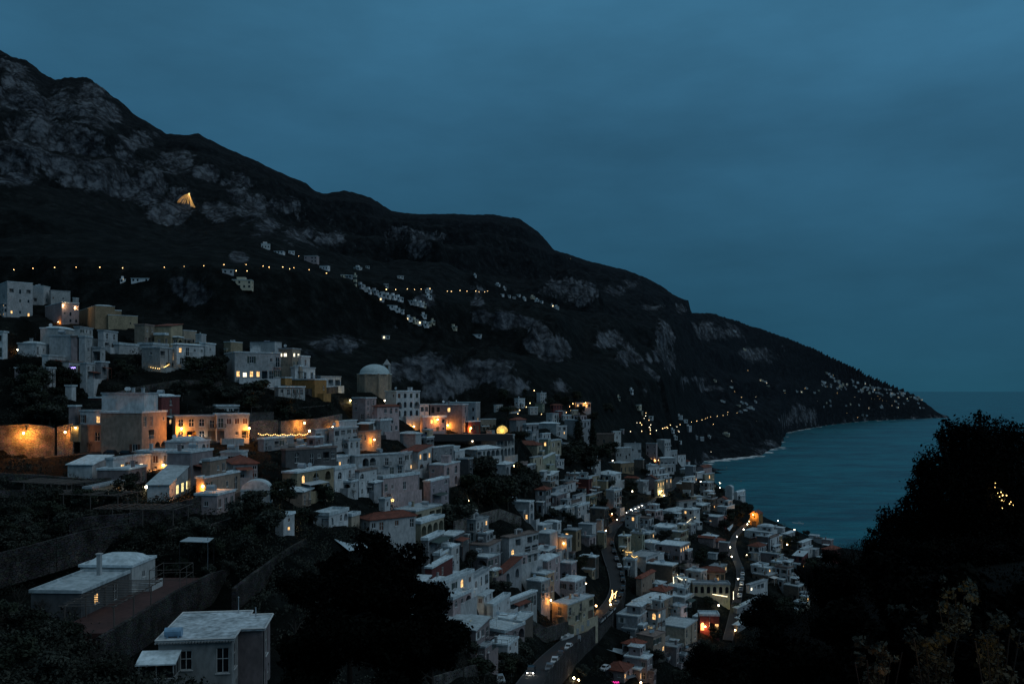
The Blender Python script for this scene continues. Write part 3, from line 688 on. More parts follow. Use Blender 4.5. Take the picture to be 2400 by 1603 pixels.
            for q in range(5): m.bar((x-.5+.06*q, y, zr+2.2+.18*q), (x+.5-.06*q, y, zr+2.2+.18*q), .014)
            m.build('aerial', IRON, ro_)
        elif ch == 'o':
            x, y = ox+w*r.uniform(.2, .8), d*r.uniform(.15, .5); m.bar((x, y, zr-.1), (x, y, zr+.9), .04)
            nrm = Vector((.45, -.85, .35)).normalized(); c = Vector((x, y-.08, zr+1.1)); m.disc(c, .48, nrm); m.bar(c, c+nrm*.45, .02); m.build('satellite_dish', STEEL, ro_)
        elif ch == 'p':
            x, y = ox+w*r.uniform(.3, .6), d*r.uniform(.3, .6); m.quad((x-1, y-.7, zr+.2), (x+1, y-.7, zr+.2), (x+1, y+.7, zr+1.2), (x-1, y+.7, zr+1.2))
            m.bar((x-1, y+.7, zr-.1), (x-1, y+.7, zr+1.2), .04); m.bar((x+1, y+.7, zr-.1), (x+1, y+.7, zr+1.2), .04); m.build('solar_panel', BLUEPANEL, ro_)
        elif ch == 'R':                   # roof terrace railing
            z = zr+.3
            for (p_, q_) in (((ox, 0, z), (0, 0, z)), ((0, 0, z), (0, d, z)), ((ox, 0, z), (ox, d, z)), ((ox, d, z), (0, d, z))): rail(m, p_, q_, .9, 1.2, .03)
            m.build('railing', IRON, ro_)
    return root
def solve(uL, uC, uR, vT, vB, y=None, rel=None):
    if y is None: y = depth(uC, vB)
    kL, kC, kR = [(u-1200)/F for u in (uL, uC, uR)]
    auto = rel is None
    if auto: rel = 20.0 if uC > 1000 else 27.0
    dmax = 15.0 if vB > 1050 else 11.0
    while True:
        th = math.atan(kC) + math.radians(rel)
        xC = kC*y; ct, st = math.cos(th), math.sin(th)
        w = (xC - kL*y)/(ct + kL*st)
        den = st - kR*ct
        if uR - uC < 2.0: d = min(max(w*.8, 4.5), 9.0); break
        d = (kR*y - xC)/den if den > .02 else 30
        if not auto or d <= dmax or rel >= 76: break
        rel += 3
    return y, th, max(w, 5.0 if rel > 70 else 1.6), min(max(d, 2.5), 24.0)
SPECS = []
def graft(A, B, ta, tb):
    """the masses of B (same kind of root, turned by tb) become parts of house A"""
    inv = (Matrix.Translation(A.location) @ Matrix.Rotation(-ta, 4, 'Z')).inverted() @ Matrix.Translation(B.location) @ Matrix.Rotation(-tb, 4, 'Z')
    for ch in list(B.children): ch.parent = A; ch.matrix_parent_inverse = inv
    bpy.data.objects.remove(B)
def break_up(root, s, r, det):
    """set-back upper storeys, porches and side rooms, as the houses here grow"""
    th, w, d, Hm = s['th'], s['w'], s['d'], s['Hm']; ca, sa = math.cos(th), math.sin(th)
    W_ = lambda lx, ly, lz: (s['x'] + lx*ca + ly*sa, s['y'] - lx*sa + ly*ca, s['z0'] + lz)
    hand = 'kindw' not in s
    if any(k in s['lab'] for k in ('lamp', 'orange', 'shuttered', 'palace', 'peach', 'palazzo', 'church', 'shrine', 'pediment', 'pink house', 'pink lit', 'ochre', 'promenade', 'glowing', 'string of', 'viaduct', 'garden wall', 'hotel')): return
    cols = [s['wall'], s['wall'], r.choice(['white', 'offwhite', 'grey', 'cream', 'pink'])]
    if s['roof'] in ('flat', 'terr', 'vault') and w > 4.2 and d > 4.2 and r.random() < ((.20 if s['x']/s['y'] > -.1 else 0) if hand else .42) and 'tower' not in s['lab'] and 'lone' not in s['lab']:
        w2, d2 = w*r.uniform(.4, .65), d*r.uniform(.4, .6); lx = -r.uniform(.2, max(.3, w-w2-.3)); ly = d-d2-.3; hh = r.uniform(2.1, 2.8)
        B = box_house('house', W_(lx, ly, Hm+.1), th, w2, d2, hh, r.choice(cols), r.choice(['flat', 'flat', 'hipw', 'vault', 'shed']), auto_code(w2, hh, r, .1, .04), auto_code(d2, hh, r, .2, .05), r, found=.05, detail=min(det, 1), extras=r.choice(['', 't', 'c', 'k'])); graft(root, B, th, th)
    if w > 3.5 and Hm > 4.5 and r.random() < .42:
        w2, d2 = w*r.uniform(.35, .7), r.uniform(1.4, 2.6); lx = -r.uniform(0.05, max(.06, w-w2)); hh = Hm*r.uniform(.35, .62)
        B = box_house('house', W_(lx, -d2+.02, 0), th, w2, d2, hh, r.choice(cols), r.choice(['flat', 'terr', 'shed', 'flat', 'shedr' if r.random() < .4 else 'flat']), auto_code(w2, hh, r, .25, .05), auto_code(d2, hh, r, .2, .03), r, found=6, detail=det); graft(root, B, th, th)
    if d > 4.5 and Hm > 4.5 and r.random() < .40:
        d2, w2 = d*r.uniform(.3, .6), r.uniform(1.3, 2.4); ly = r.uniform(.1, d-d2-.1); hh = Hm*r.uniform(.30, .6)
        B = box_house('house', W_(w2-.02, ly, 0), th, w2, d2, hh, r.choice(cols), r.choice(['flat', 'terr', 'flat', 'hipw']), auto_code(w2, hh, r, .1, .03), auto_code(d2, hh, r, .4, .06), r, found=6, detail=det); graft(root, B, th, th)
    if det >= 1 and r.random() < .22 and d > 4:          # a canopy of canes or cloth on posts before the side
        m = MB(); e = r.uniform(1.6, 2.6); y0, y1 = d*.1, d*r.uniform(.5, .9); z = min(2.5, Hm*.7)
        m.quad((0, y0, z+.35), (e, y0, z), (e, y1, z), (0, y1, z+.35)); m.quad((0, y0, z+.28), (0, y1, z+.28), (e, y1, z-.07), (e, y0, z-.07)); m.quad((e, y0, z-.07), (e, y1, z-.07), (e, y1, z), (e, y0, z))
        for yy in (y0+.05, y1-.05): m.bar((e-.06, yy, -1), (e-.06, yy, z-.05), .05)
        m.build('awning', r.choice([PALE_, SHUT, FRAME, GREENSHUT, tile_mat()]), root)
def house(uL, uC, uR, vT, vB, front, right, wall, roof, label, extras='', y=None, rel=None, name='house', cat='house', group='houses stacked on the hillside', seed=None):
    y, th, w, d = solve(uL, uC, uR, vT, vB, y, rel)
    z0 = H + (HV - vB)/F*y; z1 = H + (HV - vT)/F*y
    SPECS.append(dict(uv=(uL, uC, uR, vT, vB), y=y, th=th, w=w, d=d, z0=z0, Hm=max(z1-z0, 1.2), x=(uC-1200)/F*y, front=front, right=right, wall=wall, roof=roof, lab=label, extras=extras, name=name, cat=cat, group=group, seed=seed if seed is not None else int(uC*131 + vT*17)))
    CARVE.append(((uC-1200)/F*y, y, th, w, d, z0, 1.6, 2.4))
def raise_houses():
    for s in SPECS:
        r = random.Random(s['seed']); y = s['y']
        det = 2 if y < 300 else 1 if y < 520 else 0
        fr = auto_code(s['w'], s['Hm'], r) if s['front'] == '?' else s['front']; ri = auto_code(s['d'], s['Hm'], r) if s['right'] == '?' else s['right']
        if not any(w_ in s['lab'] for w_ in ('blank', 'plain', 'blind', 'niche', 'wall end', 'tower', 'sea edge tower')):
            n_ = max(1, round(s['Hm']/3.1)); m_ = max(1, int(s['w']/3.2))
            if fr and set(fr) <= set('./') and s['Hm'] > 2.6: fr = '/'.join(''.join(r.choice('swd') if r.random() < .30 else '.' for _ in range(m_)) for _ in range(n_))
            if ri and s['Hm'] > 2.6 and 'kindw' not in s and '.' in ri: ri = ''.join((r.choice('wwdsab') if (c == '.' and r.random() < .42) else c) for c in ri)
        ex = s['extras'] + ''.join(c for c, p_ in (('t', .35), ('o', .25), ('c', .22), ('k', .10), ('K', .10 if s['w'] > 6 and s['d'] > 6 and s['Hm'] > 5 else 0)) if r.random() < p_ and s['roof'] in ('flat', 'vault', 'terr') and s['w'] > 3)
        s['extras'] = ex
        root = box_house(s['name'], (s['x'], y, s['z0']), s['th'], s['w'], s['d'], s['Hm'], s['wall'], s['roof'], fr, ri, r, detail=det, extras=s['extras'], found=7.0)
        if y < 640: break_up(root, s, r, det)
        tag(root, s['lab'], s['cat'], s['group'])
        uL, uC, uR, vT, vB = s['uv']
        s.update(o=root, u=(uL+uR)/2, v=(vT+vB)/2, front=fr or '', right=ri or ''); HOUSES.append(s)
# ------------------------------------------------------------------ the houses, one line each
OFF = dict(A=(0, 640), B=(400, 740), C=(0, 900), D=(380, 930), E=(780, 830), G=(640, 1040), I=(960, 1000), J=(960, 1220), K=(1160, 900), L=(1240, 1090), M=(1600, 1060), N=(1420, 1280), O=(1060, 1336), Q=(1360, 960), R=(1340, 1390))
TABLE = '''
A|-160 100 450 120 600|..x/WW.|x.x/.ww/WwD|white|flat|t||white three-storey block at the upper edge of town with lit lower windows
A|360 600 690 180 420|x|x|white|flat|kk||white house with a deep dark loggia beside the pink lit house
A|690 700 968 240 430||s.s.|offwhite|flat|||plain off-white house just above the pink lit house
A|620 850 1088 405 700|a.s/.s./..s|s.x/.a./..w|pink|flat|||pink house lit orange by lamps at the top of the slope
A|1000 1040 1082 345 470|||offwhite|flat|||small square stair tower behind the pink lit house
A|1090 1310 1580 450 760||.s|ochre|vault|||tall plain ochre house beside the pink lit house
A|1330 1445 1670 508 640||w.r|ochre|flat|||small ochre penthouse on the ochre house
A|1310 1490 1895 578 770||....s.|yellow|flat|||long plain yellow block below the ochre penthouse
A|1850 1990 2130 715 985||ss/dxd|beige|flat|||beige house with two tiny windows beside the yellow blocks
T|1065 1175 1255 480 640||.|yellow|shedr|||yellow house with a dark red sloping roof
T|1250 1262 1352 512 625||.w|beige|flat|||small beige house behind the yellow red-roofed house
T|1345 1385 1418 540 640||.|white|flat|||narrow white house at the end of the beige row
A|-60 42 106 815 1165|.|.|white|flat|||narrow white house by a bright lamp at the edge of town
A|245 500 705 975 1135||d.s.d|white|vault|||white house with a pillow vault roof and three slim windows
A|555 812 1080 765 900||w.w|offwhite|vault|||off-white vaulted house above the tall blank white wall
A|680 985 1005 868 1150|.||white|flat|||tall white block with a blank wall
A|985 1060 1156 882 1190||x/r/.|pink|flat|||narrow pink house with a dark red balcony among white blocks
A|1070 1100 1275 750 930||ww./...|offwhite|flat|||off-white house with two square windows under the ochre house
A|1140 1168 1268 880 1225|.|s/w/.|white|flat|||slim white house next to the narrow pink house
A|1265 1385 1448 1030 1225|x|s|white|flat|||white cube with a square loggia and one small window
A|1410 1425 1618 798 1050||aa/xx|white|flat|||white house with a pair of arched windows below the yellow block
A|590 665 940 1140 1340||.a..|white|flat|||white house with one tall arched window near the violet sign
A|930 945 1180 1225 1390||d.gx|offwhite|flat|||dim shop building carrying the violet sign
A|200 655 672 1315 1545|.||mauve|flat|||long low mauve wall-house at the edge of town
A|660 672 765 1312 1570||.a|white|flat|||slender white house joined to the low mauve house
A|1160 1185 1385 1250 1500||w.d/d.s|white|flat|||white house with a small lit balcony under the white cube
A|1380 1390 1500 1230 1440||w/w|grey|flat|||narrow grey house below the white cube
A|1625 1640 1905 985 1100||.....|white|terr|||long low white terrace house beside the square hedge
A|1900 2100 2348 985 1100||..w..|white|terr|||long low white terrace house above the string-lit veranda
T|975 1100 1215 632 790|.|x.D/.xx|offwhite|flat|||white house with a string of warm bulbs on its veranda
T|1195 1215 1412 608 760||W.ss/.LL|white|hipw|||white house with arches and a low white hipped roof
T|1400 1412 1482 603 760||s/L|white|flat|||narrow white house with one arch below the yellow gable house
T|1540 1587 1668 592 690|||yellow|flat|k||small yellow and white house with a water tank on the roof
T|1720 1890 1938 592 700|||white|flat|pp||plain white block with solar panels by the bare cliff
T|1545 1615 1932 665 860||......./WnWWxdw|white|flat|c||long white hotel with a lit dining room behind glass
T|1915 2010 2068 640 850|nn./.../...|nn/ww/..|beige|flat|||tall plain beige block with two lit round windows high up
T|2010 2072 2132 692 860||w/dd|white|flat|||white house stepping down from the tall beige block
T|2000 2030 2168 770 865||.dd|white|flat|||bright white cube with two slim doors above the ochre walls
T|1865 1960 2008 840 905|||orange|flat|||small bright ochre block under the bright white cubes
T|2005 2165 2246 852 965||.s|orange|flat|||larger bright ochre block facing the gully garden
T|1905 1915 2098 903 960||wdwd|offwhite|flat|||low house with a row of glazed doors below the ochre blocks
T|2190 2205 2345 832 905||.xx|white|flat|||low white house between the ochre blocks and the domed church
C|1385 1950 2292 400 985|.../.../..w|dd.s/.x../..LL|peach|flat|||large plain peach house beside the orange lit wall
C|1100 1388 1400 580 870|..w||peach|flat|||lower peach wing of the large peach house
C|1100 1385 1405 378 600|w..W||white|flat||y=205|white upper storey set back behind the peach wing
C|1400 1985 2180 140 400||.|white|flat|cootc|y=207|white blind block with two satellite dishes behind the peach house
C|1225 1390 1410 195 300|||red|flat||y=224|small red house half hidden behind the white blind block
C|2010 2222 2470 175 600||a/d/W|red|vault||y=219|dark red house with a white vaulted roof
C|1028 1040 1105 312 620||.|pink|flat||y=-2|slim pink pillar-like house end beside the lit niche
C|970 985 1046 32 320||.|white|flat||y=+6|tall narrow white wall end above the slim pink house end
D|180 185 758 278 600||aaa./dxdg|beige|flat|t|rel=82|beige house with three arched windows lit orange by a street lamp
D|745 750 1196 252 600||.rrr/g.sx|white|flat||rel=82|white house with three brown shuttered windows over a garage
D|700 745 1060 132 260|.|wddx|offwhite|flat||rel=82 y=+8|small white roof house on the terrace above the shuttered house
D|70 390 696 775 1140|./.|../..|mauve|flat|kc||big plain mauve house with a tank on its flat roof
D|590 655 882 885 1345||.s./...|peach|flat|||peach house lit by an orange wall lamp
D|560 575 1075 1125 1420||....|peach|flat|||lower peach house spreading under the orange wall lamp
D|890 975 1312 925 1150|.|..../....|grey|hipd||rel=82|grey house with a dark red hipped roof
D|1080 1485 1494 1290 1460|..||white|barrel||rel=6|white house with a curved blue-white roof and slim chimney
D|-205 100 505 1205 1420||.GGG..|white|shed||rel=14|white glazed pavilion glowing yellow inside
C|930 1268 1545 1105 1310||.d.d|white|shed|||low white house with a thin sloping canopy near the lit pots
C|1540 1555 2145 1040 1310||.D.xn.x|white|flat|||white house with a long covered veranda below the peach house
C|1250 1270 1760 1440 1620||.nn.V.|beige|flat|||dim stone house with a glowing arched window
D|1390 1400 1810 590 740||..xw..|grey|flat|||low grey house under the orange road wall
D|1680 1700 2400 740 960||.a...x.|dark|flat|||long dark house under the road wall string lights
D|2090 2110 2500 465 640||x.xxw|white|flat|||white glazed roof house below the road wall
E|70 85 330 930 1030||....|white|vault|||white double-vaulted house below the gully wall
E|0 15 345 1030 1340||xxww/w.dx/.w..|white|flat|o||white terraced house with a glazed top floor under the gully
E|330 495 560 960 1150||.|brown|shed|||brown house with one blank gable near the lamp tree
E|340 350 662 1085 1320||w.s.s/d..w|beige|flat|||beige house lit by a wall lamp over a bare tree
E|640 652 822 918 1150|.|./.|grey|terr|||plain grey block with a parapet below the pediment house
E|500 515 660 915 1090||.x./w.d|white|flat|||white house between the brown gable and the grey block
E|270 448 597 610 900|s./w./sd|dd/wd/a.|pink|flat|||pink house with a white flank and green shutters near the domed church
E|595 612 912 722 1095||.w.w/.LA./....|pink|hipd|||pink house with a stucco pediment arch and dark red roof
E|720 872 1198 515 880|./.|wwww/LaaL/aaaa|white|flat|c||white arcaded palace under the domed church
E|1190 1200 1320 700 900||xx/..|white|flat|||white terrace house adjoining the arcaded palace
E|1340 1782 1862 700 1095|aw.W../...../....|a/dd/dd|mauve|flat|c|rel=12|long mauve palazzo above the promenade
E|1560 1965 2028 668 960|.....|w/W|grey|flat||rel=12 y=+14|grey palazzo with a yellow flank rising behind the mauve one
E|1850 1860 2028 935 1095||D.g|red|flat|||small dark red shop front lit by an orange lamp
E|1225 1238 1562 875 1095||.Ws./d.d.|pink|terr|||pink terrace house lit warmly on the promenade
E|2025 2035 2245 897 1060||.s..|beige|flat|||low beige house beside the umbrella pine
E|905 1138 1218 1098 1300||.|white|hipw|||white house with a low white hipped roof below the promenade
E|1138 1290 1392 1152 1270|x|xx|grey|flat|p||small glazed roof house with a leaning solar panel
E|960 1175 1362 1335 1650||WxW/LL|white|shedr|||white house with a dark red roof, lit gallery and two arches
E|1368 1382 1662 1292 1450||s..d|grey|vault|||grey house with a raised white vault near the dark road wall
E|1640 1650 1745 1290 1440||d.d|white|flat|||slim white house beside the grey vaulted house
G|558 830 1065 205 400||wW..|white|flat|||white side wing with a glowing window next to the big arches
G|1060 1125 1800 175 470||.LL.b.b/....dd|white|vault|kt||long white house with two big arches and vaulted roof
G|1790 1805 2000 130 400||.w./.W.|white|flat|||white house with one lit door above the pink garden wall
G|128 330 835 405 740||VLL/aLA|yellow|vault|||yellow house with two rows of arches, one of them lit
G|830 846 1125 365 660||Ad/.sx|white|terr|||white house with a broad fan window beside the yellow arcades
G|1105 1185 1425 390 720||A.s/s.w/..d|white|flat|o||white house in three steps with a tall arched window
G|1385 1412 1765 350 560||a.d.a|white|terr|||white arched house over the pink garden wall
G|1500 1512 2012 480 740||.s....|pink|terr|||pink garden house wall glowing around the globe lamps
G|1655 1960 2320 935 1110|.d.|x.xx|cream|flat|kc||cream villa with a wide whitewashed roof above a row of arches
G|1890 2035 2350 1100 1300||LLLL|cream|terr|||arcaded lower storey with four arches behind the black evergreen
G|1198 1330 1960 1052 1215|d|wd.w.d|white|hipd||rel=60|low white house with a dark red roof patch near the black evergreen
G|548 770 1032 992 1140|.x|L.aL|white|terr|||white terrace house with arched rail wall below the yellow arcades
G|1028 1080 1192 1002 1125||..|beige|terr|||beige garden wall house beside the arched rail wall
G|1530 1537 1614 772 915||w|white|flat|||narrow white house end under the garden globe lamps
G|128 144 294 1002 1250||r/W|white|flat|||white house end with two bright lamps in the dark garden
G|2100 2130 2350 1330 1480|.|x.d|grey|terr|||grey terrace house at the flank of the black evergreen
I|272 472 692 535 850|s./..|AA/LL|pink|flat|K||pink house with paired arched galleries
I|190 288 540 760 1080||s.A/.s./s.A/..d|lilac|flat|||lilac house with arched windows below the pink galleries
I|680 812 872 450 800||d/d/d|dark|flat|||tall dark block with a white edge and shuttered windows
I|600 625 760 345 440||..|white|vault|||small white vaulted house behind the tall dark block
I|1155 1320 1432 522 680|s.|LL|white|hipw|||white cottage with a pyramid roof and two arches
I|1485 1500 1622 522 640||..|pink|terr|||pink terrace house beside the globe street lamp
I|1608 1620 1732 540 620||xx|grey|flat|||small grey glazed house beside the pink terrace
I|870 1198 1442 150 430||LLLLL/LLLLL|offwhite|terr||rel=26|great white viaduct house with two tiers of arches under the glowing ball
I|740 930 1240 318 440||x.LLL|white|hipw|||low white arcaded house in front of the viaduct arches
I|1400 1755 1826 255 450|.ww.|d/d|cream|hipd|||cream house with a red hipped roof beside a leaning pine
I|1685 1702 1832 430 560||dd|cream|flat|||small cream house below the red hipped roof
I|1740 1905 1935 175 420|.W/..|w/w|green|flat|||pale green house with a lit window behind the leaning pine
I|1925 1940 2085 200 430||wx/ww|cream|terr|||cream terraced house stepping down to the cypress garden
I|1520 1688 1742 90 230|.|ww|white|flat|||plain white house behind the leaning pine
I|1820 1832 2005 440 600||....|green|shed|||pale green terrace wall house at the cypress garden
I|1288 1648 1712 1045 1310|wd../...W|L/L|white|flat|ko||white villa alone in the dark garden with one lit window
J|400 600 742 222 420||d.d|dark|flat|||dark cube house with a pale roof near the tall pine
J|330 415 602 482 620||x..d|offwhite|terr|||low white terrace house beside the tall pine
J|830 1090 1258 352 650|./.|wd/dd|grey|flat|ko||grey house with a wavy moulding and jutting flat roof
J|1255 1368 1772 245 650||.x.xw/V.xx_/wd.dd|white|flat|kt||big white house with a dark awning and curved balcony front
J|1745 1930 2040 188 480||.|offwhite|vault|||white house with a domed vault and blank wall
J|1930 2160 2232 255 570||a/a|offwhite|terr|||blank white block with arched windows on its narrow side
J|1672 1890 2070 565 930|./.|dw/.a/d.|pink|vault|||tall pink house with a vaulted roof above the road
J|2062 2220 2302 600 850|A|a|lilac|flat|||low lilac house with a fan window beside the tall pink house
J|290 305 592 660 900||.r.|red|flat|||dark red house with striped awnings beside the tall pine
J|425 445 880 880 1230||L.Vr/x.d.|white|terr|||white house with a warm lit arch and brown shutters by the tall pine
J|860 876 1095 800 1200||r.x/..L|white|terr|||tall white house end over a big open arch
J|1165 1285 1542 722 900||LL|grey|shedr|||dark house with a broad dark red roof and two arches
J|1060 1148 1382 1180 1370||.s.s|white|terr|||white terrace house with a pale garden lamp
J|1370 1385 1752 1110 1310||xx.x..|offwhite|flat||y=+3|white glazed veranda under a glass roof
J|1350 1515 1692 1400 1600||.|brown|flat|||brown house with a pale roof and blank walls
J|520 815 840 1360 1600||.|beige|shed||rel=10|beige house with a long sloping blue-white roof
O|1372 1585 1946 488 790|./.|d.d.x/...g|cream|flat|kc||cream house beside the road with lamp on its corner
O|510 762 906 1045 1290|./.|w./.s|white|flat|R||white cube house with roof railings near the lower road
O|870 930 1110 735 930||..|brown|flat|||dark brown house behind the white cube house
K|268 322 412 205 320|s|ww/ww|white|flat|||white house in the upper quarter below the bell tower
K|212 222 332 312 400||WWw|white|flat|||low white house with lit windows in the upper quarter
K|572 625 706 125 260|./.|www/www/www|white|flat|c||tall white palazzo at the foot of the cliff
K|475 482 592 322 420||ww/ww|offwhite|flat|||off-white house beneath the tall white palazzo
K|552 655 682 272 390|.|w/w|green|flat|||pale blank-fronted house under the tall white palazzo
K|765 805 925 292 400|.|aaa/aaa|red|hipd|||dark red villa with white arched windows in the upper quarter
K|845 858 930 375 450||ww/d.|red|flat|||small red house below the dark red villa
K|1112 1122 1320 262 325||DxWDx|white|flat|||restaurant terrace glowing orange at the edge of the upper quarter
K|1055 1068 1145 362 430||w.w|beige|flat|||small beige house below the glowing restaurant
K|915 942 1052 432 500||wdw|white|flat|||white house in the upper quarter by the cypress block
K|1090 1105 1192 432 490||wxw|white|flat|||white house just above the cypress block
K|5 12 108 292 380||www/www|offwhite|flat|||off-white house above the umbrella pine
K|958 1168 1312 500 800|....../.../...|w.w/w.w/w.w|grey|flat|tc||tall grey block with cypresses before it
K|200 292 426 495 660||d.d.d|grey|hipd|||grey house with a dark hipped roof beyond the glowing ball
K|420 432 602 560 660||x.d.x|grey|terr|||grey terrace house beyond the glowing ball
K|600 845 888 545 710|.x.|x|offwhite|hipw|||off-white house with a jumbled white roof near the cypress block
K|832 850 990 585 710||xx/dW|white|flat|||white stepped house with a lit window near the cypress block
K|640 652 765 690 780||w.|white|flat|||white roof house behind the pale green house
K|1385 1398 1642 690 850||......|brown|terr|||dark brown terrace building beside the deep garden trees
K|1610 1625 1735 655 760||w.w/.d.|offwhite|flat|||off-white house at the edge of the deep garden trees
Q|598 608 838 470 610||w.w.x|white|flat|||white flat-roofed house behind the white hotel tower
Q|475 492 695 530 690||.w.dw|offwhite|terr|||off-white terraced house above the brown row house
Q|700 715 838 590 700||.|grey|flat|||plain grey block below the white hotel tower
Q|905 1045 1062 470 720|a.s/a.s/.VD||pink|terr|||pink hotel front with arched windows lit from below
Q|1052 1160 1242 420 680|.|xxx_/.ww/...|white|flat|t||white hotel tower with dark balcony openings
Q|385 555 738 742 870||d.d.d.d|ochre|flat|||long brown-ochre house with a row of white-framed windows
Q|735 862 874 690 830|.||brown|flat|||blank brown end block beside the brown-ochre row
Q|1080 1098 1312 665 780||wxdw|white|hipw|||white clustered house below the white hotel tower
Q|1085 1105 1292 765 870||xwxd|white|flat|||white house with balustrades below the hotel tower
Q|915 935 1090 790 900||w.dw|white|flat|||white house by the lamp below the pink hotel
Q|1050 1072 1172 822 910||xx|grey|flat|||small grey house in the white cluster below the hotel
Q|1305 1485 1512 715 850|.|w|white|hipd|||white house with a wide dark roof at the bay side
Q|1335 1342 1452 625 710||w.w|white|flat|||white cube house above the dark-roofed house
Q|1200 1215 1335 570 670||xxw|white|terr|||white stepped terraces beside the hotel tower
Q|1440 1555 1592 780 990||w/w/.|grey|flat|||tall plain grey house beside the gabled villa
Q|1600 1695 1812 800 920|aa|r.|pink|gablef|||gabled villa with a dark red roof at the sea edge
Q|1588 1602 1704 870 950||..|white|hipw|||low white house under the gabled villa
Q|1700 1712 1845 895 960||.V.|cream|terr|||terrace with a glowing arch under the gabled villa
Q|1990 2088 2115 1080 1230|.|w|white|barrel|||white barrel-roofed tower house at the sea edge
Q|2112 2160 2272 1140 1240||aa|white|barrel|||white house with a broad curved roof at the sea edge
Q|1884 2005 2038 1240 1370|.|w|white|gablef|||white gabled house with a dark red roof near the orange church
Q|1880 2010 2124 1345 1460|.x|wd|white|flat|||white house joined below the white gabled house
Q|180 400 562 895 1000|.|w.w|white|hipw|||blue-white house with a folded white roof
Q|610 785 805 945 1060|.||peach|hip|||peach house with a red pyramid roof
Q|870 1042 1060 955 1150|..||pink|gablef|||pink house with a red gable roof at the bright street
Q|1045 1060 1160 985 1190||WWW/DDD|cream|flat|||cream shop house glowing yellow over the busy street
Q|1165 1180 1260 950 1090||W.D/d.d|peach|flat|||peach shop house by the street lamp at the bend
Q|235 360 376 985 1190|./.||yellow|flat|||plain yellow house end in the town centre
Q|125 140 262 930 1030||w.w|yellow|flat|||yellow house with a pale flat roof behind the red-brown house
L|635 820 862 190 420|./.|d/.|red|terr|||plain red-brown house in the town centre
Q|1040 1060 1225 905 990||w.w|white|hipw|||white hipped house behind the bright street
Q|1395 1530 1562 1000 1190|./.|.|brown|flat|||dark brown block above the curving road
Q|1425 1442 1582 935 1010||xw|white|flat|||white house over the dark brown block
L|145 210 246 90 215|.|.|white|shed|||small blank white house at the garden edge
L|178 290 358 232 330|.|ww|peach|flat|c||small peach and white house at the garden edge
L|238 368 518 425 560|.|d.d|mauve|flat|||mauve house with a pale roof below the garden edge
L|350 365 518 335 440||L.L|white|terr|||white arched house behind the mauve house
L|515 525 642 258 370||.a.|white|flat|||white house with one arch beside the red-brown house
L|225 408 452 612 730|.|x|dark|shed|||dark house with two pale roof slabs
L|205 385 442 795 900|.|d|white|vault|||white domed roof house above the blank white block
L|480 645 718 905 1180|W./..|d/w|ochre|flat|||brown-ochre house glowing at one window
L|680 868 878 825 1010|.||white|flat|||plain white wall house behind the brown-ochre house
L|835 1040 1092 605 860|./..|dd/wd|brown|flat|||brown house with a white side and street lamp
L|545 560 722 540 650||xxx|white|terr|||white house with tall balustrades in the town centre
L|650 668 832 580 720||aad/w.d|white|terr|||white arcaded house stepping down to the road
L|625 645 782 430 560||.w.|white|flat|||white house with a cluttered roof below the red-brown house
L|815 828 928 425 540||ddd|yellow|flat|||yellowish house with three tall windows near the road
L|925 998 1014 765 880||.|white|flat|||small white house by the street lamp near the road
L|940 1035 1058 930 1080|.|d|yellow|flat|||small yellow house end by the road lamp
L|695 905 958 1275 1560|./.|w/d|brown|vault|||tall brown house with a domed pale roof
L|1812 1970 2195 645 760|.|..w|white|vault|||white house with clustered round roofs above the school
L|2035 2062 2302 505 610||.x.x|offwhite|flat|||white house with a thin overhanging roof above the school
L|1680 1945 2072 880 1000|.x|xxxx|white|terr|||white school with a wide flat roof
L|1948 2088 2196 925 1110||wwww/....|cream|flat|||long cream wing joined to the white school
L|1755 2078 2206 1120 1340|./.|WWWW/....|mauve|flat|||mauve building with a row of lit windows
L|1230 1350 1402 985 1210|.x/..|w/.|cream|flat|||cream house with a walled roof terrace by the road
L|1395 1560 1584 950 1210|.s/../..|w/w|green|terr|||pale green house with peeling paint by the road
L|1560 1790 1800 1240 1330|..||white|flat|||white flat roof house behind the red-tower house
N|300 550 745 170 300|.|.x|white|terr|||white roof terrace with potted plants above the dark front
N|240 400 420 200 420|.||offwhite|terr|||long off-white house along the curving road
N|415 485 674 445 670|.|s.w|peach|hip|||peach tower house with a red pyramid roof by the road bend
N|560 915 990 275 520|./.|xx/w.|brown|flat|o||large dark brown front with a white flat roof
N|845 1085 1182 715 860|a.|.|offwhite|flat|||off-white house with a long stained white roof
N|360 662 918 800 1080|./.|ddd/...|beige|vault|||dark-fronted house with a row of tall beige-wall windows
N|720 1085 1256 1130 1430|../..|d.a/s..|beige|flat|||beige house with a stepped white roof and one arched window
N|1270 1298 1640 345 490||.d..d|beige|hipd||rel=82|red-roofed hall above the lit garden wall
N|1185 1200 1708 525 670||aaaaaa|cream|terr||rel=82|cream garden wall house lit by two lanterns
N|1275 1296 1560 955 1180||V.AD|red|terr||rel=82|red shrine front glowing below the white canopy
N|1960 1980 2225 540 640||n.xx.|white|flat|||white flat-roofed house beside the parked cars
N|1790 1805 2140 850 930||..|grey|shed|||pale sloping canopy house by the yellow-lit palm
N|1830 1845 2050 990 1050|||grey|hipw|||pale rounded canopy house below the palm
N|1800 1815 2000 1085 1180|||grey|hipw|||lower pale canopy house at the edge of the dark trees
M|905 1040 1068 1400 1500||d|white|flat|||white house by the lane with a lit lamp
M|922 1045 1102 848 1020|s/g|.|orange|gablef|||small church with an orange lit gable front
M|212 485 492 895 1030|x.W.||mauve|flat|||mauve house with two pale roof planes above the lane
M|212 425 446 1185 1310|.|.|mauve|gabler|||mauve house with a brown tiled gable
M|1018 1172 1195 1165 1370|.|.|dark|flat|||dark blank house front below the red roof
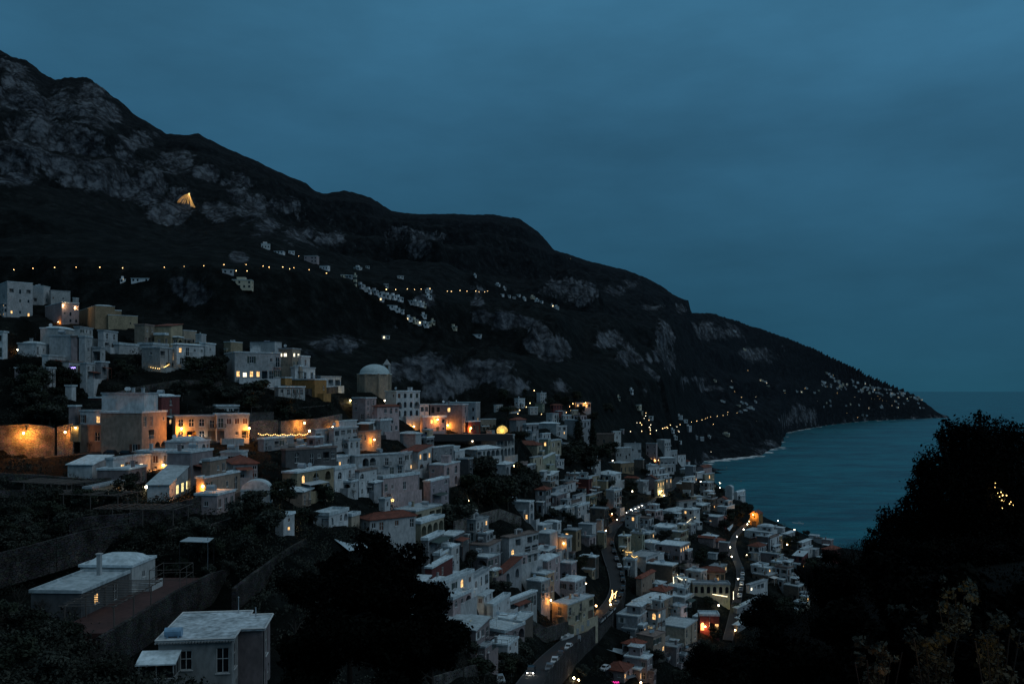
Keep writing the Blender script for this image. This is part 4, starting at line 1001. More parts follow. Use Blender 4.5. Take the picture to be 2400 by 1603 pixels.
M|1190 1205 1325 1185 1370||d.d/x.x|white|terr|||white house with slim doors under the wide pale roof
M|850 1190 1300 1110 1260|.|ww|white|flat|||house with a wide pale blue flat roof by the lane
M|918 1070 1085 1225 1330|.||brown|gablef|||brown gabled house in the lower lane
M|1215 1372 1408 1045 1160|.|d|white|flat|||white house with a grey flat roof near the sea edge
M|1365 1430 1545 1125 1230|.|dw|offwhite|hipw|||off-white house with a pyramid roof near the sea edge
M|1505 1645 1662 985 1070|.||white|flat|||white house on the last rise before the sea
M|1575 1640 1772 1245 1360|x|xa|white|hipw|||white villa with dark arches near the sea edge
M|1640 1655 1785 1345 1470||x.w|white|terr|||lower storey house of the arched sea edge villa
M|1735 1862 1885 1150 1220|.||white|shed|||pale sloped roof house at the sea edge
M|1800 1915 1935 1185 1260|||white|flat|||second pale roof house at the sea edge
M|1912 2035 2042 1210 1320|.||mauve|flat|||mauve blank house at the last point of land
M|1060 1300 1314 1405 1530|..||mauve|flat|||mauve house with a stepped white roof in the lower lane
M|1308 1500 1512 1490 1580|.||grey|flat|||grey flat-roofed house near the dark trees
M|1505 1600 1614 1545 1620|||white|flat|||small white house half hidden by the dark trees
M|1850 2010 2032 1455 1540|.||grey|hipw|||grey house with a cluttered roof by the dark trees
M|498 622 642 1250 1410|.|.|mauve|flat|||mauve cube house beside the stepped lane
M|345 460 472 1400 1470|||white|flat|||small white roof house above the red-roofed hall
M|485 582 602 905 1030|.||red|gablef|||small dark red gabled house above the lane
M|592 700 722 730 830|x|w|white|flat|||white terrace house below the white gabled house
'''
LINES = [l.split('|') for l in TABLE.strip().split('\n')]
def conv(k, X, Y):
    if k == 'T': return X*800/2348, 600 + Y*800/2348
    o = OFF[k]; return o[0] + X*S, o[1] + Y*S
BYLAB = {}
for f_ in LINES:
    k, co, fr, ri, wall, roof, ex, opt, lab = f_
    a = [float(x) for x in co.split()]
    uL, vT = conv(k, a[0], a[3]); uC, vB = conv(k, a[1], a[4]); uR, _ = conv(k, a[2], 0)
    kw = {}
    for o_ in opt.split():
        q, val = o_.split('=')
        if q == 'y': kw['y'] = depth(uC, vB) + float(val) if val[0] in '+-' else float(val)
        else: kw[q] = float(val)
    if roof == 'hipw': kw_roof = 'hipw'
    nm = 'church' if 'small church' in lab else 'hotel' if 'hotel' in lab and 'behind' not in lab and 'below' not in lab and 'beside' not in lab and 'above' not in lab else 'house'
    house(uL, uC, uR, vT, vB, fr, ri, wall, roof, lab, extras=ex, name=nm, cat=nm, **kw)
# ------------------------------------------------------------------ roads are levelled first, then the ground is made and the houses raised
def smooth(a, n=2):
    a = np.array(a, float)
    for _ in range(n): a[1:-1] = (a[:-2] + 2*a[1:-1] + a[2:])/4
    return a
def path_pts(px, step=4.0, ys=None):
    p = [P(u, v, depth(u, v) if ys is None else ys[i]) for i, (u, v) in enumerate(px)]
    X = smooth([q.x for q in p], 1); Y = smooth([q.y for q in p], 3); Zz = smooth([H + (HV-px[i][1])/F*Y[i] for i in range(len(p))], 2)
    X = np.array([(px[i][0]-1200)/F*Y[i] for i in range(len(p))])
    s = np.concatenate([[0], np.cumsum(np.hypot(np.diff(X), np.diff(Y)))]); n = max(3, int(s[-1]/step)); t = np.linspace(0, s[-1], n)
    q = np.stack([np.interp(t, s, X), np.interp(t, s, Y), np.interp(t, s, Zz)], 1)
    for _ in range(4): q[1:-1] = (q[:-2]+2*q[1:-1]+q[2:])/4
    return q
ROAD = path_pts([(1215, 1650), (1255, 1600), (1290, 1560), (1330, 1515), (1375, 1470), (1415, 1440), (1441, 1408), (1450, 1378), (1442, 1342), (1428, 1302), (1420, 1266), (1430, 1238), (1460, 1212), (1500, 1190), (1540, 1172), (1562, 1155), (1580, 1135), (1592, 1118)])
LANE = path_pts([(1705, 1500), (1722, 1420), (1732, 1380), (1737, 1340), (1722, 1300), (1715, 1270), (1725, 1250), (1745, 1232), (1768, 1215)])
HIGHROAD = path_pts([(-60, 1084), (60, 1082), (150, 1078), (395, 1036), (500, 1032), (600, 1030), (700, 1027), (800, 1022), (900, 1018), (1000, 1018), (1100, 1018), (1190, 1018)], ys=[192, 193, 196, 209, 213, 220, 232, 262, 300, 322, 335, 345])
def carve_path(q, hw):
    for i in range(len(q)):
        CARVE.append((q[i, 0]+hw, q[i, 1]-hw, 0, 2*hw, 2*hw, q[i, 2], .5, 1.2))
for q, hw in ((ROAD, 2.9), (LANE, 2.4), (HIGHROAD, 3.2)): carve_path(q, hw)
# the two nearest houses, and the church with the dome, also stand on level places
CARVE += [(P(543, 1650, 92).x + 6, 90, 0, 16, 22, P(543, 1650, 92).z, 2, 1.2), (P(300, 1440, 112).x + 4, 106, math.radians(0), 26, 26, P(250, 1455, 110).z, 2, 1.2),
          (P(915, 915, 330).x, 322, 0, 14, 16, P(870, 918, 330).z, 2, 1.2)]
def fill_town(n, seed=12):
    """smaller houses in the gaps of the dense quarters"""
    r = random.Random(seed); made = 0; tries = 0
    zones = [(1010, 1420, 1250, 1540), (1240, 1680, 1085, 1260), (1430, 1700, 1180, 1420), (1600, 1950, 1150, 1450), (1450, 1700, 1380, 1500), (1190, 1450, 935, 1060), (1260, 1450, 1130, 1330), (430, 820, 1050, 1210), (270, 460, 1090, 1190), (1500, 1680, 1095, 1180), (1400, 1660, 1440, 1600), (1000, 1300, 1300, 1590)]
    wts = [14, 20, 17, 19, 5, 6, 11, 10, 4, 7, 22, 12]
    bb = [(s['uv'][0], s['uv'][2], s['uv'][3], s['uv'][4], s['y']) for s in SPECS]
    while made < n and tries < 6000:
        tries += 1; z = r.choices(zones, wts)[0]; u, v = r.uniform(z[0], z[1]), r.uniform(z[2], z[3]); y = depth(u, v)
        if y > 680 or H + (HV-v)/F*y < 9: continue
        w = r.uniform(4.0, 7.5); dd = r.uniform(4.5, 9); Hm = r.choice([2.9, 3.2, 5.6, 6.2, 6.4, 8.8]) if y > 250 else r.choice([2.9, 3.2, 5.8])
        rel = r.uniform(18, 32); kC = (u-1200)/F; th = math.atan(kC)+math.radians(rel); x = kC*y
        cx, cy = x - (w/2)*math.cos(th) + (dd/2)*math.sin(th), y + (w/2)*math.sin(th) + (dd/2)*math.cos(th); R = .5*math.hypot(w, dd); bad = False
        for (a, b, t_, w_, d_, *_q) in CARVE:
            ax, ay = a - (w_/2)*math.cos(t_) + (d_/2)*math.sin(t_), b + (w_/2)*math.sin(t_) + (d_/2)*math.cos(t_)
            if math.hypot(ax-cx, ay-cy) < (R + .5*min(math.hypot(w_, d_), 1.25*min(w_, d_)))*.82 + .3: bad = True; break
        if bad: continue
        uL = u - w*math.cos(th)/y*F; uR = u + dd*math.sin(th)/y*F*.9; vT = v - Hm/y*F
        for (a, b, c, d_, yy) in bb:
            if yy > y:
                ov = max(0, min(uR, b)-max(uL, a))*max(0, min(v, d_)-max(vT, c))
                if ov > .40*max(1, (b-a)*(d_-c)): bad = True; break
        if bad: continue
        wall = r.choices(['white', 'offwhite', 'grey', 'cream', 'pink', 'mauve', 'beige', 'peach', 'yellow', 'brown', 'red', 'green'], [34, 22, 9, 7, 6, 6, 5, 4, 3, 4, 2, 2])[0]; roof = r.choices(['flat', 'terr', 'vault', 'hipw', 'hipd', 'shed'], [40, 16, 18, 9, 9, 8])[0]
        rn = {'flat': 'flat-roofed', 'terr': 'parapeted', 'vault': 'vaulted', 'hipw': 'hipped', 'hipd': 'red-roofed', 'shed': 'slope-roofed'}[roof]
        fc = auto_code(w, Hm, r, .15, .05); rc_ = auto_code(dd, Hm, r, .22, .06)
        y_ = y; SPECS.append(dict(uv=(uL, u, uR, vT, v), y=y_, th=th, w=w, d=dd, z0=H+(HV-v)/F*y, Hm=Hm, x=x, front=fc if r.random() < .6 else '.', right=rc_, wall=wall, roof=roof, lab=None, kindw=f'small {WORD[wall]} {rn} house', extras=r.choice(['', 't', 'k', 'c', 'o', 'tc', 'ok']), name='house', cat='house', group='houses stacked on the hillside', seed=r.randrange(10**6)))
        CARVE.append((x, y, th, w, dd, H+(HV-v)/F*y, 1.4, 2.6)); bb.append((uL, uR, vT, v, y)); made += 1
    return made
N_FILL = fill_town(95)
CARVE.append((-38.0, 101, 0, 6.6, 30, 88.6, .4, .8))
def name_fill():
    """a fill house is told by its colour, its roof and the well-described house it stands next to"""
    known = [s for s in SPECS if s['lab']]; seen = set()
    for s in SPECS:
        if s['lab']: continue
        u, v = (s['uv'][0]+s['uv'][2])/2, (s['uv'][3]+s['uv'][4])/2
        for t in sorted(known, key=lambda q: math.hypot((q['uv'][0]+q['uv'][2])/2-u, (q['uv'][3]+q['uv'][4])/2-v))[:8]:
            du, dv = (t['uv'][0]+t['uv'][2])/2-u, (t['uv'][3]+t['uv'][4])/2-v
            pos = 'above' if dv > abs(du) else 'below' if -dv > abs(du) else 'left of' if du > 0 else 'right of'
            l = f"{s['kindw']} {pos} the {t['lab']}"; n = len([q for q in l.replace('-', 'x').split()])
            if n <= 16 and l not in seen: s['lab'] = l; seen.add(l); break
        else: s['lab'] = f"{s['kindw']} in the dense middle of town"
carve(); land(); sea(); foam(); world()
name_fill()
raise_houses()
bpy.context.view_layer.update()
DG = bpy.context.evaluated_depsgraph_get()
def hit(u, v):
    """the built surface behind photo point (u, v)"""
    d = P(u, v, 1.0) - Vector((0, 0, H)); d.normalize()
    ok, loc, nrm, _, ob, _ = sc.ray_cast(DG, Vector((0, 0, H)) + d*60, d, distance=6000)
    return (loc, nrm, ob) if ok else (P(u, v, depth(u, v)), Vector((0, -1, 0)), None)

ASPH = flat('asphalt', (.013, .0145, .018), .8)
PAVE = flat('paving', (.10, .10, .11), .8)
def stone_mat(name='rubble_stone', col=(.20, .185, .165)):
    if name in MATS: return MATS[name]
    m = bpy.data.materials.new(name); nt, b = nodes(m); N = nt.nodes; L = nt.links
    tc = N.new('ShaderNodeTexCoord'); mp = N.new('ShaderNodeMapping'); mp.inputs['Scale'].default_value = (1.0, 1.0, 1.9); L.new(tc.outputs['Object'], mp.inputs[0])
    v = N.new('ShaderNodeTexVoronoi'); v.inputs['Scale'].default_value = 1.9; v.feature = 'DISTANCE_TO_EDGE'; L.new(mp.outputs[0], v.inputs['Vector'])
    v2 = N.new('ShaderNodeTexVoronoi'); v2.inputs['Scale'].default_value = 1.9; L.new(mp.outputs[0], v2.inputs['Vector'])
    r = N.new('ShaderNodeValToRGB'); e = r.color_ramp.elements; e[0].position = .0; e[1].position = .09; e[0].color = (.02, .018, .016, 1); e[1].color = (1, 1, 1, 1); L.new(v.outputs['Distance'], r.inputs[0])
    n = N.new('ShaderNodeTexNoise'); n.inputs['Scale'].default_value = .35; n.inputs['Detail'].default_value = 8; L.new(tc.outputs['Object'], n.inputs['Vector'])
    r2 = N.new('ShaderNodeValToRGB'); e = r2.color_ramp.elements; e[0].position = .3; e[1].position = .72; e[0].color = (*[c*.28 for c in col], 1); e[1].color = (*[c*1.15 for c in col], 1); L.new(n.outputs[0], r2.inputs[0])
    mx = N.new('ShaderNodeMix'); mx.data_type = 'RGBA'; mx.blend_type = 'MULTIPLY'; mx.inputs[0].default_value = .85; L.new(r2.outputs[0], mx.inputs[6]); L.new(r.outputs[0], mx.inputs[7])
    hs = N.new('ShaderNodeMix'); hs.data_type = 'RGBA'; hs.blend_type = 'OVERLAY'; hs.inputs[0].default_value = .35; L.new(mx.outputs[2], hs.inputs[6]); L.new(v2.outputs['Color'], hs.inputs[7])
    bw = N.new('ShaderNodeHueSaturation'); bw.inputs['Saturation'].default_value = .45; L.new(hs.outputs[2], bw.inputs['Color']); L.new(bw.outputs[0], b.inputs['Base Color'])
    b.inputs['Roughness'].default_value = .95; b.inputs['Specular IOR Level'].default_value = .1
    bp = N.new('ShaderNodeBump'); bp.inputs['Strength'].default_value = .8; bp.inputs['Distance'].default_value = .15; L.new(r.outputs[0], bp.inputs['Height']); L.new(bp.outputs[0], b.inputs['Normal'])
    MATS[name] = m; return m
STONE = stone_mat()
def ribbon(name, q, hw, mat, dz, label, lines=True, skirt=5.0, wall=None):
    t = np.gradient(q[:, :2], axis=0); t /= np.linalg.norm(t, axis=1)[:, None]; n = np.stack([-t[:, 1], t[:, 0]], 1)
    Lp = np.c_[q[:, :2] + n*hw, q[:, 2]+dz]; Rp = np.c_[q[:, :2] - n*hw, q[:, 2]+dz]
    mb = MB()
    for i in range(len(q)-1):
        mb.quad(tuple(Rp[i]), tuple(Rp[i+1]), tuple(Lp[i+1]), tuple(Lp[i]))
        for A in (Lp, Rp): mb.quad(tuple(A[i]), tuple(A[i+1]), (*A[i+1][:2], A[i+1][2]-skirt), (*A[i][:2], A[i][2]-skirt))
    o = mb.build(name, mat); tag(o, label, kind='structure')
    if lines:
        mk = MB()
        for s_ in (.92, -.92):
            for i in range(len(q)-1):
                A = lambda k, f: tuple(np.r_[q[k, :2] + n[k]*hw*f, q[k, 2]+dz+.012])
                mk.quad(A(i, s_-.02), A(i+1, s_-.02), A(i+1, s_+.02), A(i, s_+.02))
        tag(mk.build('road_marking', flat('road_paint', (.10, .105, .11))), 'thin pale edge lines of the road', kind='structure')
    return Lp, Rp
RL, RR = ribbon('road', ROAD, 2.75, ASPH, .12, 'dark asphalt road winding through the town')
LL_, LR_ = ribbon('lane', LANE, 1.7, ASPH, .10, 'narrow lane lined with parked cars')
HL_, HR_ = ribbon('road', HIGHROAD, 3.0, ASPH, .10, 'upper road below the lit stone wall', skirt=2.5)
def parapet(pts, h, th, mat, label, name='retaining_wall', down=6.0, group=None):
    mb = MB(); p = [Vector(q) for q in pts]
    for i in range(len(p)-1):
        d = (p[i+1]-p[i]); nn = Vector((-d.y, d.x, 0)); 
        if nn.length < 1e-6: continue
        nn.normalize(); nn *= th/2; a, b = p[i], p[i+1]; u = Vector((0, 0, h)); dn = Vector((0, 0, -down))
        mb.quad(a-nn+dn, b-nn+dn, b-nn+u, a-nn+u); mb.quad(b+nn+dn, a+nn+dn, a+nn+u, b+nn+u); mb.quad(a-nn+u, b-nn+u, b+nn+u, a+nn+u)
        if i == 0: mb.quad(a+nn+dn, a-nn+dn, a-nn+u, a+nn+u)
        if i == len(p)-2: mb.quad(b-nn+dn, b+nn+dn, b+nn+u, b-nn+u)
    o = mb.build(name, mat); tag(o, label, 'wall', group); return o
parapet(RR[3:62] if len(RR) > 62 else RR[3:], .85, .35, stone_mat('road_stone', (.062, .062, .068)), 'long stone parapet following the outer edge of the road')
# ------------------------------------------------------------------ the domed church
def domed_church():
    y = 330.0; c = P(872, 918, y); root = empty('domed_church', (c.x, y+6, c.z)); tag(root, 'church with a broad pale dome on a beige eight-sided drum', 'church')
    R = 6.35; hd = (918-876)/F*y
    m = MB(); n = 8; a0 = math.pi/8
    ring = [(R*math.cos(a0+2*math.pi*i/n), R*math.sin(a0+2*math.pi*i/n)) for i in range(n)]
    for i in range(n):
        (x0, y0), (x1, y1) = ring[i], ring[(i+1) % n]; m.quad((x0, y0, -8), (x1, y1, -8), (x1, y1, hd), (x0, y0, hd))
        m.box(x0-.28, x0+.28, y0-.28, y0+.28, -8, hd+.02)
    m.poly([(x, y_, hd) for x, y_ in ring])
    drum = m.build('drum', wallm('beige'), root)
    m = MB(); m.lathe([(R+.35, hd-.25), (R+.35, hd+.12), (R-.2, hd+.2)], (0, 0, 0), 8); m.lathe([(R-.6, hd+.12)] + [((R-.75)*math.cos(t*math.pi/2/10), hd+.15+3.6*math.sin(t*math.pi/2/10)) for t in range(10)] + [(.02, hd+3.75)], (0, 0, 0), 32)
    d = m.build('dome', paint('lime_dome', (.50, .62, .66), .7, .25, .4, streak=False), root, smooth=False)
    d.data.polygons.foreach_set('use_smooth', [len(p.vertices) == 4 and k > 16 for k, p in enumerate(d.data.polygons)])
    m = MB(); m.bar((0, 0, hd+3.6), (0, 0, hd+4.7), .06); m.bar((-.25, 0, hd+4.4), (.25, 0, hd+4.4), .05); m.build('finial', IRON, d)
    for ang in (-math.pi/2 + math.pi/4, -math.pi/2 - math.pi/4, -math.pi/2):
        m = MB(); rr = R*math.cos(math.pi/8)+.03; cx, cy = rr*math.cos(ang), rr*math.sin(ang); tx, ty = -math.sin(ang), math.cos(ang); w_ = .75
        pts = [(cx+tx*s_, cy+ty*s_, z) for s_, z in ((-w_, 2.3), (w_, 2.3), (w_, 4.6), (.5, 5.0), (0, 5.15), (-.5, 5.0), (-w_, 4.6))]
        m.poly(pts); m.build('window', flat('blind_niche', (.24, .21, .17), .9), drum)
    # little bell turret
    tx = (897-872)/F*(y+6); m = MB(); b = hd-1; t = 1.0
    for (sx, sy) in ((-1, -1), (1, -1), (-1, 1), (1, 1)): m.box(tx+sx*t-.28, tx+sx*t+.28, 4.5+sy*t-.28, 4.5+sy*t+.28, b+2.6, b+4.6)
    m.box(tx-t-.2, tx+t+.2, 4.5-t-.2, 4.5+t+.2, -6, b+2.6); m.box(tx-t-.4, tx+t+.4, 4.5-t-.4, 4.5+t+.4, b+4.6, b+4.9)
    k = len(m.v); m.v += [(tx-t-.2, 4.3-t, b+4.9), (tx+t+.2, 4.3-t, b+4.9), (tx+t+.2, 4.7+t, b+4.9), (tx-t-.2, 4.7+t, b+4.9), (tx, 4.5, b+6.9)]
    for i in range(4): m.f.append((k+i, k+(i+1) % 4, k+4)); m.m.append(0)
    tw = m.build('bell_turret', wallm('offwhite'), root)
    m = MB(); m.lathe([(.02, .9), (.25, .8), (.32, .3), (.5, 0)], (tx, 4.5, b+3.2), 10); m.build('bell', flat('bronze', (.12, .09, .04), .4, .8), tw)
domed_church()

def adopt(A, B):
    """the masses of B become parts of house A"""
    bpy.context.view_layer.update()
    inv = A.matrix_world.inverted() @ B.matrix_world
    for ch in list(B.children): ch.parent = A; ch.matrix_parent_inverse = inv
    bpy.data.objects.remove(B)
def near_house():
    y = 92.0; c = P(543, 1499, y); Hm = 8.2; r = random.Random(5)
    A = box_house('house', (c.x, y, c.z-Hm), math.radians(-7), 7.3, 11.0, Hm, 'offwhite', 'none', '.w.q/...q', 'q../q.', r, found=6, detail=2)
    tag(A, 'off-white house with a stained L-shaped flat roof and glazed porch', 'house', 'houses stacked on the hillside')
    c2 = P(615, 1476, 95.8)
    B = box_house('house', (c2.x, 95.8, c.z-Hm), math.radians(-7), 3.6, 5.6, Hm-.03, 'mauve', 'none', './.', 'q/qa', r, found=6, detail=2)
    adopt(A, B)
    for o in [o for o in A.children if o.name.startswith('roof')]: bpy.data.objects.remove(o)
    # one L-shaped roof with a tiled drip edge, and dark mould stains
    rm = paint('stained_roof', (.50, .57, .62), .8, .72, .30, streak=False)
    m = MB(); iv = A.matrix_world.inverted(); bpy.context.view_layer.update(); q = A.matrix_world.inverted() @ c2; bx, by = q.x, q.y
    z = Hm
    out = [(-7.55, -.3), (.3, -.3), (.3, by-.32), (bx+.3, by-.32), (bx+.3, by+5.9), (-7.55+1.2, by+7.6+.0), (-7.55, 11.2)]
    out = [(-7.55, -.3), (.3, -.3), (.3, by-.32), (bx+.3, by-.32), (bx+.3, by+5.9), (.3, by+5.9), (.3, 11.25), (-7.55, 11.25)]
    m.poly([(x, y_, z+.2) for x, y_ in out]); m.poly([(x, y_, z+.02) for x, y_ in out][::-1])
    for i in range(len(out)): a, b = out[i], out[(i+1) % len(out)]; m.quad((*a, z+.02), (*b, z+.02), (*b, z+.2), (*a, z+.2))
    ro = m.build('roof', rm, A)
    m = MB()
    for i in range(len(out)):
        a, b = Vector((*out[i], z+.26)), Vector((*out[(i+1) % len(out)], z+.26)); m.bar(a, b, .1)
    m.build('coping', FRAME, ro)
    m = MB(); n = 26
    for i in range(n): x = -7.5 + 7.7*i/(n-1); m.bar((x, -.42, z-.02), (x, .1, z+.04), .11, 0, 6)
    m.build('eaves_tile', paint('eave_tile', (.40, .40, .40), .9, .3, 1), ro)
    m = MB(); m.bar((-6.9, 1.0, z+.75), (-5.2, 1.0, z+.75), .48, 0, 14); m.bar((-6.7, 1.6, z+.4), (-5.6, 1.6, z+.4), .1)
    for x in (-6.6, -5.5): m.box(x-.06, x+.06, .6, 1.4, z+.18, z+.45)
    m.build('water_tank', flat('blue_tank', (.20, .36, .52), .35, .2), ro)
    m = MB(); m.bar((-1.2, 10.6, z), (-1.2, 10.6, z+2.0), .05); m.sphere((-1.2, 10.6, z+2.0), .09); m.build('vent_pipe', STEEL, ro)
    m = MB(); m.bar((bx-1.5, by+5, z+.2), (bx-1.5, by+5, z+1.3), .07); m.build('flue', STEEL, ro)
    # glazed porch against the front wall
    m = MB(); x0, x1, y0, y1, zb, zp = -8.6, -5.3, -2.2, -.02, z-4.7, z-1.55
    for x in (x0, (x0+x1)/2, x1): m.bar((x, y0, zb), (x, y0, zp), .07)
    for yy in (y0, (y0+y1)/2): m.bar((x1, yy, zb), (x1, yy, zp), .06)
    m.bar((x0, y0, zp), (x1, y0, zp), .07); m.bar((x1, y0, zp), (x1, y1, zp), .07); m.bar((x0, y0, zp-1.5), (x1, y0, zp-1.5), .06); m.bar((x1, y0, zp-1.5), (x1, y1, zp-1.5), .06)
    m.box(x0, x1, y0+.02, y0+.1, zb-4, zp-1.55); m.box(x1-.1, x1-.02, y0+.1, y1, zb-4, zp-1.55); m.box(x0, x0+.08, y0+.1, y1, zb-4, zp)
    po = m.build('porch', wallm('offwhite'), A)
    m = MB(); m.quad((x0, y0+.06, zp-1.5), (x1, y0+.06, zp-1.5), (x1, y0+.06, zp), (x0, y0+.06, zp)); m.quad((x1-.06, y0+.1, zp-1.5), (x1-.06, y1, zp-1.5), (x1-.06, y1, zp), (x1-.06, y0+.1, zp)); m.build('pane', GLASS, po)
    m = MB(); m.quad((x0-.3, y0-.35, zp+.05), (x1+.3, y0-.35, zp+.05), (x1+.3, y1+.0, zp+.75), (x0-.3, y1+.0, zp+.75)); m.quad((x0-.3, y0-.35, zp-.08), (x1+.3, y0-.35, zp-.08), (x1+.3, y0-.35, zp+.05), (x0-.3, y0-.35, zp+.05))
    m.quad((x1+.3, y0-.35, zp-.08), (x1+.3, y1, zp+.62), (x1+.3, y1, zp+.75), (x1+.3, y0-.35, zp+.05)); m.build('porch_roof', roofm(), po)
near_house()
WOOD = flat('grey_timber', (.09, .08, .075), .9)
def pergola_house():
    c = P(190, 1390, 108.0); Hm = 2.9; r = random.Random(9); zb = c.z-Hm
    A = box_house('house', (c.x, 108, zb), math.radians(3), 6.3, 12.0, Hm, 'dark', 'flat', '', '.W.d.', r, found=4, detail=2)
    tag(A, 'low house with long whitewashed roof and lit window beside a timber pergola', 'house', 'houses stacked on the hillside')
    B = box_house('house', (c.x+.9, 120.3, zb+.3), math.radians(3), 7.2, 7.0, Hm+.4, 'offwhite', 'vault', '', 's', r, found=4, detail=2)
    adopt(A, B)
    m = MB(); q = P(213, 1342, 118); m.box(-3.2, -2.7, 9.6, 10.1, Hm, Hm+2.9); m.box(-3.3, -2.6, 9.5, 10.2, Hm+2.9, Hm+3.05); m.build('chimney', wallm('white'), A)
    # red terrace with its stone retaining wall
    m = MB(); m.box(c.x+.06, -45.6, 101, 131, zb-5, zb-.05); tag(m.build('terrace', paint('red_floor', (.065, .03, .028), .8, .5, .5, streak=False)), 'red tiled terrace floor beside the low red house', kind='structure')
    parapet([(-45.3, 97, zb), (-45.35, 108, zb), (-45.4, 120, zb), (-44.6, 131, zb), (-43.0, 140, zb-.5)],   .55, .5, stone_mat('dark_rubble', (.055, .052, .05)), 'rubble stone wall holding up the red terrace', down=7)
    p = empty('pergola', (c.x+3.4, 110, zb)); tag(p, 'rough timber pergola over the red terrace', 'pergola')
    for i in range(6):
        for sx in (-2.9, 2.9):
            if i % 2 == 0: m = MB(); m.bar((sx, -7+2.6*i, -.1), (sx+r.uniform(-.1, .1), -7+2.6*i, 2.55), .09, 0, 6); m.build('post', WOOD, p)
    for sx in (-2.9, 2.9): m = MB(); m.bar((sx, -7.6, 2.55), (sx, 6.7, 2.6), .08, 0, 5); m.build('beam', WOOD, p)
    for i in range(16): m = MB(); yy = -7.3+.92*i; m.bar((-3.4, yy+r.uniform(-.2, .2), 2.68+r.uniform(-.04, .06)), (3.4, yy+r.uniform(-.3, .3), 2.68+r.uniform(-.04, .06)), .055, 0, 5); m.build('rafter', WOOD, p)
    t = empty('trellis', (c.x+4.6, 122, zb)); tag(t, 'bare pole trellis at the far end of the red terrace', 'trellis')
    for x, yy in ((-2, 0), (2.2, 0), (-2, 5), (2.2, 5), (-2, 2.5), (2.2, 2.5)): m = MB(); m.bar((x, yy, -.1), (x, yy, 2.9), .05, 0, 5); m.build('post', WOOD, t)
    for z_ in (1.5, 2.85):
        for a, b in (((-2, 0), (2.2, 0)), ((2.2, 0), (2.2, 5)), ((-2, 5), (2.2, 5)), ((-2, 0), (-2, 5))): m = MB(); m.bar((*a, z_), (*b, z_+.1), .04, 0, 5); m.build('rail', WOOD, t)
pergola_house()

def wall_px(px, hpx, label, mat=None, th=.6, top=0.0, dy=0.0, name='stone_wall', group=None, ys=None):
    pts = []
    for i, (u, v) in enumerate(px):
        y = (depth(u, v+hpx) if ys is None else ys[i]) + dy; pts.append(P(u, v, y))
    return parapet(pts, top, th, mat or STONE, label, name, down=hpx/F*pts[0].y + 2.5, group=group)
# the road wall carved into the spur, lit from above
W1 = wall_px([(-40, 1000), (20, 996), (62, 994), (112, 998), (128, 1004)], 78, 'tall rubble stone wall glowing orange under a lamp', ys=[199, 199.5, 200, 200.5, 200.5])
W2 = wall_px([(134, 1000), (150, 996), (172, 992)], 62, 'narrow stone wall end beside the glowing niche', ys=[200.5, 201, 201])
W3 = wall_px([(586, 990), (606, 985), (652, 984)], 40, 'stone pier wall between the shuttered house and the long road wall', ys=[227, 228, 230])
W4 = wall_px([(656, 987), (694, 984), (740, 981), (775, 975), (800, 970)], 44, 'long road wall lit orange above string lights', ys=[237, 245, 254, 262, 268])
wall_px([(-20, 1300), (61, 1280), (130, 1262), (200, 1243), (300, 1226)], 40, 'long overgrown terrace wall above the pergola house', mat=stone_mat('dark_rubble', (.055, .052, .05)))
wall_px([(160, 1216), (230, 1208), (300, 1203), (380, 1185), (470, 1163)], 34, 'terrace wall below the glazed pavilion', mat=stone_mat('road_stone', (.062, .062, .068)))
wall_px([(548, 1378), (590, 1345), (640, 1310), (680, 1282), (716, 1262)], 12, 'slanting garden wall rising toward the tall dark tree', mat=stone_mat('dark_rubble', (.055, .052, .05)))
wall_px([(240, 1010), (330, 990), (420, 965), (520, 950), (620, 945), (700, 955), (780, 948), (890, 930)], 26, 'long terrace wall crossing the gully garden', dy=14)
wall_px([(1065, 1222), (1120, 1205), (1170, 1192), (1220, 1210)], 22, 'terrace wall in the dark garden below the leaning pine')
wall_px([(1020, 1016), (1080, 1018), (1112, 1021), (1150, 1024)], 14, 'dark overhanging promenade edge above the white houses', mat=flat('dark_concrete', (.07, .07, .075), .9), dy=-3, name='promenade_wall')
# glowing niche on the corner
def niche():
    y = 199.0; c = P(178, 1031, y); root = empty('wall_niche', (c.x, y, c.z)); tag(root, 'tall pale niche glowing yellow between stone wall and peach house', 'niche')
    m = MB(); h = 3.1; m.box(-1.0, -.84, -.5, 0, -.4, h); m.box(.84, 1.0, -.5, 0, -.4, h); m.box(-1, 1, -.5, 0, h, h+.25); m.box(-1, 1, 0, .2, -.4, h+.25); m.build('surround', wallm('yellow'), root)
    m = MB(); m.sphere((0, -.25, h-.35), .14, 0); m.build('bulb', glow('lamp_glass', (1, .62, .22), 40), root)
    lamp_light('niche_lamp', (0, -.45, h-.5), 85, (1, .55, .15), .12, root)
niche()

